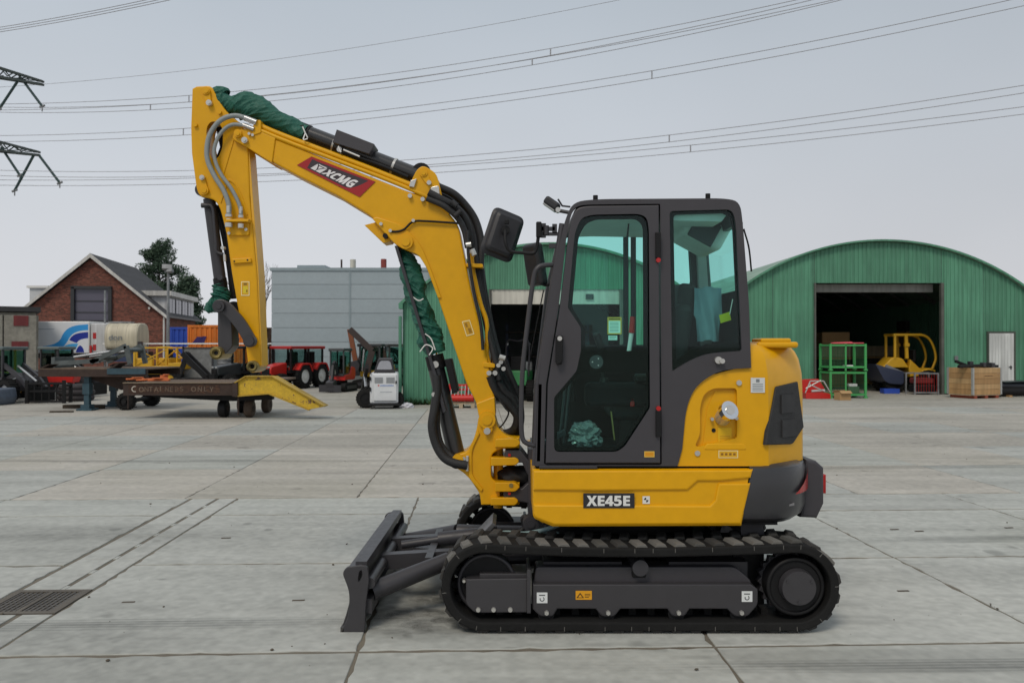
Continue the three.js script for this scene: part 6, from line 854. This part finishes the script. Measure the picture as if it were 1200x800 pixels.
// --- the two flat trailers
{
  const D = 23.5, x0 = X(45, D), x1 = X(172, D), W = x1 - x0, yt = Y(431.5, D), t = thing('flat_trailer', 'dark rusty flat trailer propped on a blue support leg', 'trailer', [x0, 0, -D]);
  for (let i = 0; i < 10; i++) part('deck_board', box(W - .04, .04, .235, W / 2, yt - .02 - (i % 2) * .003, -.12 - i * .24), K.rustDeck, t); part('side_beam', [box(W, .2, .1, W / 2, yt - .13, -.02)], K.rust, t); part('side_beam', [box(W, .2, .1, W / 2, yt - .13, -2.38)], K.rust, t); part('end_board', extrude([[0, yt], [.1, yt], [.3, yt + .11], [.24, yt + .11]], -.5, 0), K.rust, t); part('end_board', extrude([[W - 1.05, yt], [W - .95, yt], [W - .75, yt + .15], [W - .82, yt + .15]], -.5, 0), K.rust, t); part('blue_plate', box(1.05, .16, .03, W - .55, yt - .08, .05), K.steelBlue, t);
  for (const z of [-.5, -1.8]) part('chassis_beam', extrude([[.8, yt - .22], [W - .2, yt - .22], [W - .2, yt - .55], [W - .9, yt - .62], [1.2, yt - .3]], z - .08, z + .08), K.rust, t);
  for (const z of [-.25, -1.8]) { const lg = part('support_leg', [box(.14, .95, .14, (97 - 45) * .0235, .5, z), box(.19, .3, .2, (97 - 45) * .0235, .6, z)], K.steelBlue, t); part('leg_foot', [box(.42, .05, .42, (97 - 45) * .0235, .025, z), box(.24, .12, .3, (97 - 45) * .0235, .1, z)], K.steelBlue, lg); }
  for (const z of [-.35, -2.0]) wheel(t, (141 - 45) * .0235, z, .24, .24, K.black); part('axle', cyl(.06, 2, 'z', (141 - 45) * .0235, .24, -1.2), K.black, t);
  { const bx = X(110, 24.6), a = thing('grey_loader_arm', 'grey steel loader arms lying on the rusty trailer deck', 'loader arms', [bx, yt, -24.7]), gm = mat([.13, .15, .15], .5, { metal: .3, map: 'patch' }), bm = (...q) => part('arm', bar(V3(...q.slice(0, 3)), V3(...q.slice(3, 6)), .08, .13), gm, a); bm(-.95, .12, .5, .35, .2, .5); bm(.1, .15, .5, 1.1, .62, .5); bm(1.1, .62, .5, 1.22, .1, .5); bm(-.95, .12, -.5, .35, .25, -.5); bm(.1, .15, -.5, 1.1, .62, -.5); bm(1.1, .62, -.5, 1.22, .1, -.5); part('cross_tube', rod(V3(.35, .28, -.5), V3(.35, .28, .5), .06), gm, a); part('cross_tube', rod(V3(1.1, .5, -.5), V3(1.1, .5, .5), .06), gm, a); part('arm_cylinder', rod(V3(-.4, .3, .45), V3(.9, .5, .45), .04), K.steel, a); part('arm_cylinder', rod(V3(-.4, .3, -.45), V3(.9, .5, -.45), .04), K.steel, a); part('mount_plate', box(.1, .3, 1.1, -.95, .15, 0), gm, a); }
  const wd = mat([.06, .045, .03], .95, { map: 'patch' }); [[85, 478, .5, .1, .2], [72, 483, .6, .04, .1], [110, 479, .5, .12, .3], [148, 477, .6, .03, .2]].forEach(([px, py, l, h, d], i) => { const DD = H * 1000 / (py - CY), b = thing('timber_block', ['short dark timber block left of the blue support leg', 'flat weathered board lying left of the blue support leg', 'stained wooden block right of the blue support leg', 'thin dark board on the ground below the trailers'][i], 'timber', [X(px, DD), 0, -DD], .3 - i * .2, 'timber pieces under the trailer leg'); part('block', rbox(l, h, d, .01, 0, h / 2, 0), wd, b); });
}
{
  const D = 20.9, x0 = X(145, D), x1 = X(276, D), W = x1 - x0, yt = Y(449, D), wd = 2.5, t = thing('ramp_trailer', 'rust-brown low platform with hand-painted words and yellow tail ramp', 'trailer', [x0, 0, -D]), rL = (px, py) => [X(px, D) - x0, Y(py, D)];
  for (let i = 0; i < 10; i++) part('deck_board', box(W - .06, .05, .244, W / 2, yt - .025 - (i % 2) * .004, -.13 - i * .25), K.rustDeck, t); const sb = part('side_beam', [box(W, .27, .1, W / 2, yt - .13, .0)], K.rust, t); part('side_beam', box(W, .27, .1, W / 2, yt - .13, -wd), K.rust, t); part('lower_flange', box(W, .03, .22, W / 2, yt - .28, -.06), K.rust, sb); part('upper_flange', box(W, .025, .16, W / 2, yt + .012, 0), mat([.20, .15, .10], .85, { map: 'patch' }), sb);
  const txt = print(820, 90, (g) => { g.fillStyle = '#3b2a22'; g.fillRect(0, 0, 820, 90); const r = rng(3); for (let i = 0; i < 260; i++) { g.fillStyle = ['#4a3327', '#2f211b', '#553a2a'][Math.floor(r() * 3)]; g.fillRect(r() * 820, r() * 90, 4 + r() * 30, 2 + r() * 8); } g.strokeStyle = '#b9b2a6'; g.lineWidth = 9; g.beginPath(); g.arc(58, 46, 26, 1.2, 5.0); g.stroke(); g.fillStyle = '#8f8474'; g.font = '66px sans-serif'; g.textBaseline = 'middle'; g.globalAlpha = .8; 'ONTAINERS'.split('').forEach((c, i) => { g.globalAlpha = .35 + r() * .4; g.fillText(c, 92 + i * 46, 48 + r() * 10 - 5); }); 'ONLY'.split('').forEach((c, i) => { g.globalAlpha = .35 + r() * .4; g.fillText(c, 560 + i * 56, 46 + r() * 10 - 5); }); }, .9);
  flat('painted_words', W - .5, .22, txt, sb, W / 2 - .12, yt - .135, .053);
  // yellow tail: humped and then sloping down to the right
  const tp = [[275, 449.3], [289, 441], [320, 441], [381, 476], [363, 479.5], [316, 460.5], [276, 463.5]].map(([a, b]) => rL(a, b)), ys = part('ramp_side', extrude(tp, -.06, .06, .008), K.yellowOld, t, 'chipped yellow ramp side'); part('ramp_side', extrude(tp, -.42, -.34, .008), K.yellowOld, t);
  part('ramp_flange', [bar(V3(...rL(275, 449), .03), V3(...rL(289, 440.6), .03), .2, .025), bar(V3(...rL(289, 440.6), .03), V3(...rL(320, 440.6), .03), .2, .025), bar(V3(...rL(320, 440.6), .03), V3(...rL(381, 475.4), .03), .2, .025), bar(V3(...rL(277, 464), .03), V3(...rL(316, 461), .03), .18, .025), bar(V3(...rL(316, 461), .03), V3(...rL(363, 480), .03), .18, .025)], mat([.50, .33, .04], .7, { map: 'patch' }), ys);
  const up = mat([.40, .27, .05], .75, { map: 'patch', bump: .003 }); part('ramp_plate', [bar(V3(...rL(276, 450), -.2), V3(...rL(289, 442), -.2), .38, .03), bar(V3(...rL(289, 442), -.2), V3(...rL(320, 442), -.2), .38, .03), bar(V3(...rL(320, 442), -.2), V3(...rL(380, 476), -.2), .38, .03)], up, t, 'worn yellow ramp plate'); part('deck_board', box(.9, .05, wd - .4, W + .4, yt + .04, -wd / 2 - .15), K.rustDeck, t);
  for (const z of [-.45, -2.05]) part('chassis_beam', extrude([[.4, yt - .27], [W + .8, yt - .27], [W + .8, yt - .42], [W - .2, yt - .46], [.6, yt - .36]], z - .09, z + .09), K.black, t);
  const wg = new THREE.LatheGeometry([[.07, -.1], [.19, -.1], [.22, -.06], [.22, .06], [.19, .1], [.07, .1]].map((a) => new THREE.Vector2(...a)), 24).rotateZ(Math.PI / 2); for (const px of [254, 285]) for (const z of [-.5, -2.0]) { const wx = X(px, D) - x0, ty = part('tyre', wg.clone().translate(wx, .22, z), px < 260 ? K.black : mat([.10, .07, .05], .9, { map: 'patch' }), t); part('rim', cyl(.08, .22, 'x', wx, .22, z), K.rust, ty); part('wheel_hanger', box(.14, .5, .12, X(px, D) - x0, .45, z - .14), K.rust, t); }
  part('chain', [rod(V3(.12, yt - .3, .04), V3(.12, .25, .04), .016, .016, 6)], K.rust, t); part('chain', [rod(V3(X(280, D) - x0, yt - .3, .06), V3(X(280, D) - x0, .1, .06), .022, .022, 6)], K.rust, t); part('stake_pocket', box(.12, .34, .08, X(277, D) - x0, yt - .15, .09), K.rust, t);
  const b = mat([.62, .16, .05], .8); [[186, 444.8, .55, .06], [176, 445.2, .7, .03], [192, 443.9, .2, .13], [158, 445.8, .45, .04]].forEach(([px, py, l, h], i) => { const DD = 22.3 + i * .3, o = thing('orange_strap', ['orange lashing strap heap in the middle of the rust-brown platform', 'flat orange lashing strap on the rust-brown platform', 'folded orange strap bundle on the rust-brown platform', 'pale orange strap near the left end of the rust-brown platform'][i], 'strap', [X(px, DD), yt, -DD], i * .2); part('webbing', [rbox(l, h, .12, .01, 0, h / 2, 0), place(new RoundedBoxGeometry(l * .7, .03, .1, 2, .01), .05, h + .015, .06, 0, .5, 0)], b, o); });
}
// --- goods before the sheds
{ // red harrow on a pallet
  const D = 24.9, t = thing('pallet', 'wooden pallet under the red harrow at the middle shed', 'pallet', [X(541, D), 0, -D]); for (let i = 0; i < 5; i++) part('slat', box(.8, .025, .12, 0, .13, .3 - i * .15), K.woodPale, t); for (const x of [-.34, 0, .34]) part('bearer', box(.1, .11, .78, x, .06, 0), K.woodPale, t);
  const r = thing('red_harrow', 'bright red harrow resting on a wooden pallet beneath the boom', 'harrow', [X(541, D), .145, -D]); for (const y of [.06, .22, .38, .5]) part('beam', box(.72, .06, .1, 0, y, .2 - y * .3), K.red, r); for (const x of [-.34, -.1, .14, .34]) part('upright', box(.06, .52, .08, x, .28, .05), K.red, r); part('roller', cyl(.09, .7, 'x', 0, .14, .3), K.red, r); for (let i = 0; i < 7; i++) part('tine', rod(V3(-.3 + i * .1, .05, .32), V3(-.28 + i * .1, .5, .2), .012), K.zinc, r);
}
{ // machines inside the middle shed
  const t = thing('white_forklift', 'white and green machine with roll bar inside the middle shed', 'machine', [X(609, 27.6), 0, -28.2], 1.4); for (const x of [-.5, .5]) for (const s of [-1, 1]) wheel(t, x, s * .45, .34, .24, K.white); part('body', rbox(1.3, .5, .7, .06, 0, .75, 0), mat([.05, .26, .09], .5), t); part('cover', rbox(.6, .35, .66, .06, .35, 1.1, 0), K.white, t); part('roll_bar', tube([V3(-.4, .8, -.36), V3(-.4, 1.9, -.36), V3(-.4, 1.95, 0), V3(-.4, 1.9, .36), V3(-.4, .8, .36)], .035, 40), K.darkGrey, t); for (const s of [-1, 1]) part('lamp', new THREE.SphereGeometry(.06, 12, 8).translate(-.36, 1.85, s * .36), K.lens, t); part('seat', rbox(.3, .55, .5, .06, -.35, 1.2, 0), K.black, t);
  const t2 = thing('shelf_rack', 'dark storage rack at the rear of the middle shed', 'rack', [X(650, 26.2), 0, -32]); for (const x of [-1.5, 1.5]) for (const z of [-.4, .4]) part('upright', box(.1, 2.6, .1, x, 1.3, z), K.navy, t2); for (const y of [.5, 1.4, 2.3]) part('shelf_board', box(3.1, .08, .9, 0, y, 0), K.shelf, t2);
  const u = rng(5), gm = mat([.05, .10, .025], .9), pos = []; for (let i = 0; i < 260; i++) { const x = -.7 + u() * 1.6, s = .06 + u() * .12; const a = u() * 6.28; pos.push(x, 0, u() * .25, x + Math.cos(a) * .03, 0, .02 + u() * .2, x + Math.cos(a) * .1, s * 1.6, u() * .3); } const wds = struct('weeds', triMesh(pos).translate(X(500, 26), 0, -26.1), gm, 'stuff'); wds.userData.label = 'low weeds growing along the foot of the green shed'; wds.userData.category = 'weeds';
}
// right side: red implement, green cage, cardboard box, canopy machine, crates
{
  const D = 29, t = thing('red_frame_implement', 'low red implement with a silver frame left of the green cages', 'implement', [X(958, D), 0, -D]); part('tray', extrude([[-.42, 0, .03], [.42, 0, .03], [.42, .16], [.3, .2], [-.42, .2]], -.5, .1, .01), K.red, t); part('shield', extrude([[-.44, .2], [.40, .2], [.42, .3], [.2, .66, .06], [-.36, .64, .06]], -.5, -.42, .01), K.red, t); for (const [a, b, c, d] of [[-.42, .2, -.25, .6], [-.25, .6, .2, .6], [.2, .6, .42, .22], [-.3, .5, .25, .24], [-.4, .35, .1, .62]]) part('frame_tube', rod(V3(a, b, .04), V3(c, d, .04), .022), K.zinc, t); part('cylinder', rod(V3(-.2, .25, .0), V3(.25, .28, .0), .05), K.zinc, t); part('pallet_block', box(.8, .08, .5, 0, -.0 + .04, -.2), K.woodPale, t);
}
const cage = (() => {
  const D = 29.3, W = 41 * D / F, t = thing('mesh_cage', 'green mesh stillage standing on the ground, lower of a stack of two', 'cage', [X(994, D), 0, -D], 0, 'stacked green stillages'), h = .92, d = .95, gM = K.greenFrame;
  for (const x of [-W / 2, W / 2]) for (const z of [0, -d]) { part('post', box(.07, h, .07, x, h / 2, z), gM, t); part('foot', box(.12, .05, .12, x, .026, z), gM, t); } for (const y of [.12, h - .05]) { for (const z of [0, -d]) part('rail', box(W, .06, .05, 0, y, z), gM, t); for (const x of [-W / 2, W / 2]) part('rail', box(.05, .06, d, x, y, -d / 2), gM, t); } part('rail', box(.05, h, .05, -.08, h / 2, .0), gM, t);
  part('floor_plate', box(W, .03, d, 0, .12, -d / 2), gM, t); const dk = mat([.03, .12, .045], .7); for (let i = 0; i < 11; i++) { part('mesh_wire', box(.008, h - .15, .008, -W / 2 + .05 + i * .045, h / 2, 0), dk, t); part('mesh_wire', box(.008, h - .15, .008, -W / 2 + W * (i + .5) / 11, h / 2, -d), dk, t); part('mesh_wire', box(.008, h - .15, .008, -W / 2, h / 2, -d * (i + .5) / 11), dk, t); part('mesh_wire', box(.008, h - .15, .008, W / 2, h / 2, -d * (i + .5) / 11), dk, t); } for (let i = 0; i < 7; i++) part('mesh_wire', box(.5, .008, .008, -W / 2 + .27, .16 + i * .11, 0), dk, t); return t;
})();
dup(cage, [cage.position.x, .945, cage.position.z], 0, 'green mesh stillage with pink straps on top, upper of a stack of two');
{
  const D = 29.3, c = cage.position, s = thing('pink_strap', 'pink-red straps lying across the upper green stillage', 'strap', [c.x, 1.87, c.z]); part('webbing', [rbox(1.15, .035, .1, .01, .02, .02, -.1, 0, .08, 0), rbox(.6, .05, .14, .02, -.05, .03, -.3, 0, -.2, .03)], mat([.75, .10, .13], .6), s);
  const i1 = thing('white_parcel', 'small white parcel inside the lower green stillage', 'parcel', [c.x + .3, .135, c.z - .4]); part('wrap', rbox(.3, .1, .2, .02, 0, .3, 0), K.white, i1); part('box', rbox(.4, .25, .3, .02, 0, .125, 0), mat([.05, .12, .06], .8), i1); const i2 = thing('white_parcel', 'flat white parcel on the floor of the upper green stillage', 'parcel', [c.x + .12, 1.08, c.z - .3]); part('wrap', rbox(.3, .05, .2, .02, 0, .025, 0), K.white, i2);
  const D2 = 28.3, b = thing('cardboard_box', 'small brown cardboard box in front of the green stillages', 'box', [X(987.5, D2), 0, -D2], .2); part('carton', box(.40, .25, .34, 0, .125, 0), K.cardboard, b); for (const q of [-1, 1]) part('flap', box(.4, .008, .15, 0, .27, q * .2, q * .6, 0, 0), K.cardboard, b); void D;
}
{ // yellow canopy machine in the doorway
  const D = 33.2, s = D / F, t = thing('canopy_loader', 'yellow compact loader with curved canopy in the dark doorway', 'loader', [X(1064, D), 0, -D - .4]), q = (px, py) => V3((px - 1064) * s, Y(py, D), 0); for (const x of [-.55, .75]) for (const z of [-.5, .5]) wheel(t, x, z, .42, .3, K.black);
  for (const z of [-.4, .4]) { part('canopy_frame', tube([q(1093, 432).setZ(z), q(1097, 420).setZ(z), q(1095, 408).setZ(z), q(1090, 398).setZ(z), q(1084, 393.5).setZ(z), q(1076, 392.5).setZ(z), q(1047, 392.5).setZ(z)], .05, 50), K.yellowFar, t); part('canopy_post', bar(q(1049, 393).setZ(z), q(1049, 420).setZ(z), .08), K.yellowFar, t); part('canopy_post', bar(q(1062, 393).setZ(z), q(1063, 420).setZ(z), .09, .11), K.yellowFar, t); part('post_joint', rbox(.18, .14, .16, .02, q(1063, 404).x, q(1063, 404).y, z), K.yellowFar, t); } part('canopy_roof', box(1.1, .05, .85, q(1064, 392).x, q(1064, 391.5).y, 0), K.yellowFar, t);
  part('engine_cover', extrude([[-1.0, .95], [-.6, 1.36, .1], [-.2, 1.32, .1], [.05, .95]], -.42, .42, .04), K.yellowFar, t); part('front_body', extrude([[.05, .9], [.1, 1.28], [.35, 1.05, .1], [.55, .85], [.9, .95, .1], [1.1, .85], [1.05, .6], [.1, .6]], -.42, .42, .04), K.yellowFar, t); part('bucket', extrude([[-1.4, 1.1, .05], [-.9, .95], [-.3, .8], [-.3, .3, .15], [-1.0, .35, .25]], -.75, .75, .02), mat([.035, .045, .085], .5), t); part('lift_arm', [bar(V3(-.9, 1.0, .48), V3(-.2, .7, .48), .1, .16)], mat([.22, .24, .26], .4), t); part('lift_arm', [bar(V3(-.9, 1.0, -.48), V3(-.2, .7, -.48), .1, .16)], mat([.22, .24, .26], .4), t); part('seat', [rbox(.4, .12, .4, .04, .2, 1.2, 0), rbox(.12, .45, .4, .04, .38, 1.42, 0)], K.black, t);
  const D2 = 32.3, b = thing('blue_crate', 'blue plastic crate on the floor of the right shed doorway', 'crate', [X(1043, D2), 0, -D2]); const bw = .58; part('base', box(bw, .02, .38, 0, .011, 0), K.blue, b); for (const z of [-.18, .18]) part('side', box(bw, .16, .02, 0, .1, z), K.blue, b); for (const x of [-bw / 2, bw / 2]) part('side', box(.02, .16, .34, x, .1, 0), K.blue, b);
  const D3 = 31.4, m = thing('red_mesh_box', 'reddish mesh box with dark contents beside the right door jamb', 'mesh box', [X(1086, D3), 0, -D3 + .0]), W = .86; for (const x of [-W / 2, W / 2]) for (const z of [0, -.7]) part('post', box(.05, .8, .05, x, .4, z), K.galv, m); for (const y of [.08, .78]) for (const z of [0, -.7]) part('rail', box(W, .05, .04, 0, y, z), K.galv, m); for (let i = 0; i < 9; i++) part('mesh_wire', box(.008, .7, .008, -W / 2 + W * (i + .5) / 9, .42, 0), K.red, m); part('contents', rbox(W - .1, .28, .6, .06, 0, .22, -.35), K.black, m); part('contents', rbox(W - .16, .22, .5, .06, 0, .5, -.38), mat([.16, .02, .02], .7), m);
  // goods stacked in the dark behind
  for (const [px, dz, wd, h, lab] of [[975, 6, 1.3, 2.6, 'tall brown pallet stack in the dark left part of the right shed'], [1015, 9, 2.2, 1.9, 'wide brown goods stack at the back of the right shed'], [1078, 10, 1.8, 3.0, 'high brown goods stack at the right back of the right shed']]) { const g = thing('goods_stack', lab, 'goods stack', [X(px, 31.6 + dz), 0, -31.6 - dz]); const n = Math.round(h / .6); for (let i = 0; i < n; i++) { part('carton', rbox(wd - (i % 2) * .1, .48, 1, .02, 0, .36 + i * .6, 0), [K.cardboard, K.shelf, K.woodPale][i % 3], g); part('pallet_deck', box(wd, .1, 1.05, 0, .06 + i * .6, 0), K.wood, g); } }
}
{ // wooden crate on a pallet, black bars across its top
  const D = 29.6, t = thing('wooden_crate', 'large planked wooden crate on a pallet beside the white door', 'crate', [X(1142, D), 0, -D], .36), a = 1.28, d = 1.0, b0 = .13, h = .92; const wm = [K.wood, mat([.56, .36, .17], .8, { map: 'streak' }), mat([.44, .26, .11], .8, { map: 'streak' })];
  for (let i = 0; i < 5; i++) { const y = b0 + .09 + i * .183; part('plank', rbox(a, .176, .025, .005, 0, y, d / 2), wm[i % 3], t); part('plank', rbox(a, .176, .025, .005, 0, y, -d / 2), wm[(i + 1) % 3], t); part('plank', rbox(.025, .176, d - .03, .005, -a / 2 + .012, y, 0), wm[(i + 2) % 3], t); part('plank', rbox(.025, .176, d - .03, .005, a / 2 - .012, y, 0), wm[i % 3], t); }
  for (const sx of [-1, 1]) for (const sz of [-1, 1]) part('corner_strip', box(.07, h, .07, sx * (a / 2), b0 + h / 2, sz * (d / 2)), mat([.42, .43, .42], .5, { metal: .4 }), t); part('lid', box(a - .05, .03, d - .05, 0, b0 + h - .03, 0), wm[2], t); for (const x of [-.5, 0, .5]) part('pallet_bearer', box(.12, .1, d, x, .055, 0), mat([.28, .06, .03], .8), t); part('pallet_deck', box(a, .025, d, 0, .115, 0), K.woodPale, t); flat('stencil', .42, .07, print(200, 34, (g) => { g.fillStyle = '#b98e58'; g.fillRect(0, 0, 200, 34); g.fillStyle = '#3a2c20'; for (let i = 0; i < 9; i++) g.fillRect(8 + i * 21, 8, 15, 18); }), t, .08, b0 + .64, d / 2 + .015);
  const j = [[-.2, .10, .3, 1.5, .25], [.1, .08, .1, 1.7, -.1], [-.35, .16, 0, .7, -.5], [.35, .09, -.2, 1.1, .15]]; j.forEach(([x, y, z, L, rz], i) => { const o = thing('black_bar', ['black steel bar lying along the front of the wooden crate top', 'longest black bar, overhanging both ends of the wooden crate', 'short black bar sticking up at the left of the wooden crate', 'black bar at the right rear of the wooden crate top'][i], 'bar', [t.position.x + x, b0 + h, t.position.z + z], .36 + rz * .4, 'black bars on the wooden crate'); part('bar', rbox(L, .09, .12, .02, 0, y * .6, 0, 0, 0, i === 2 ? -.35 : rz * .12), K.black, o); part('bracket', rbox(.14, .16, .16, .02, L * .35, y * .7 + .02, 0), K.darkGrey, o); });
  const D2 = 30.2, p = thing('black_bundle', 'dark wrapped bundle on the ground at the right edge', 'bundle', [X(1186, D2), 0, -D2]); part('roll', [rod(V3(-.5, .18, 0), V3(.6, .2, 0), .17, .17, 16)], K.black, p); part('roll', [rod(V3(-.45, .4, -.05), V3(.62, .38, -.05), .14, .14, 16)], mat([.025, .03, .04], .35), p); part('bearer', box(.1, .06, .6, -.2, .03, 0), K.wood, p); part('plate', box(.9, .03, .5, .1, .54, -.05, .0, 0, .05), mat([.03, .05, .05], .4), p);
}
renderer.render(scene, camera);
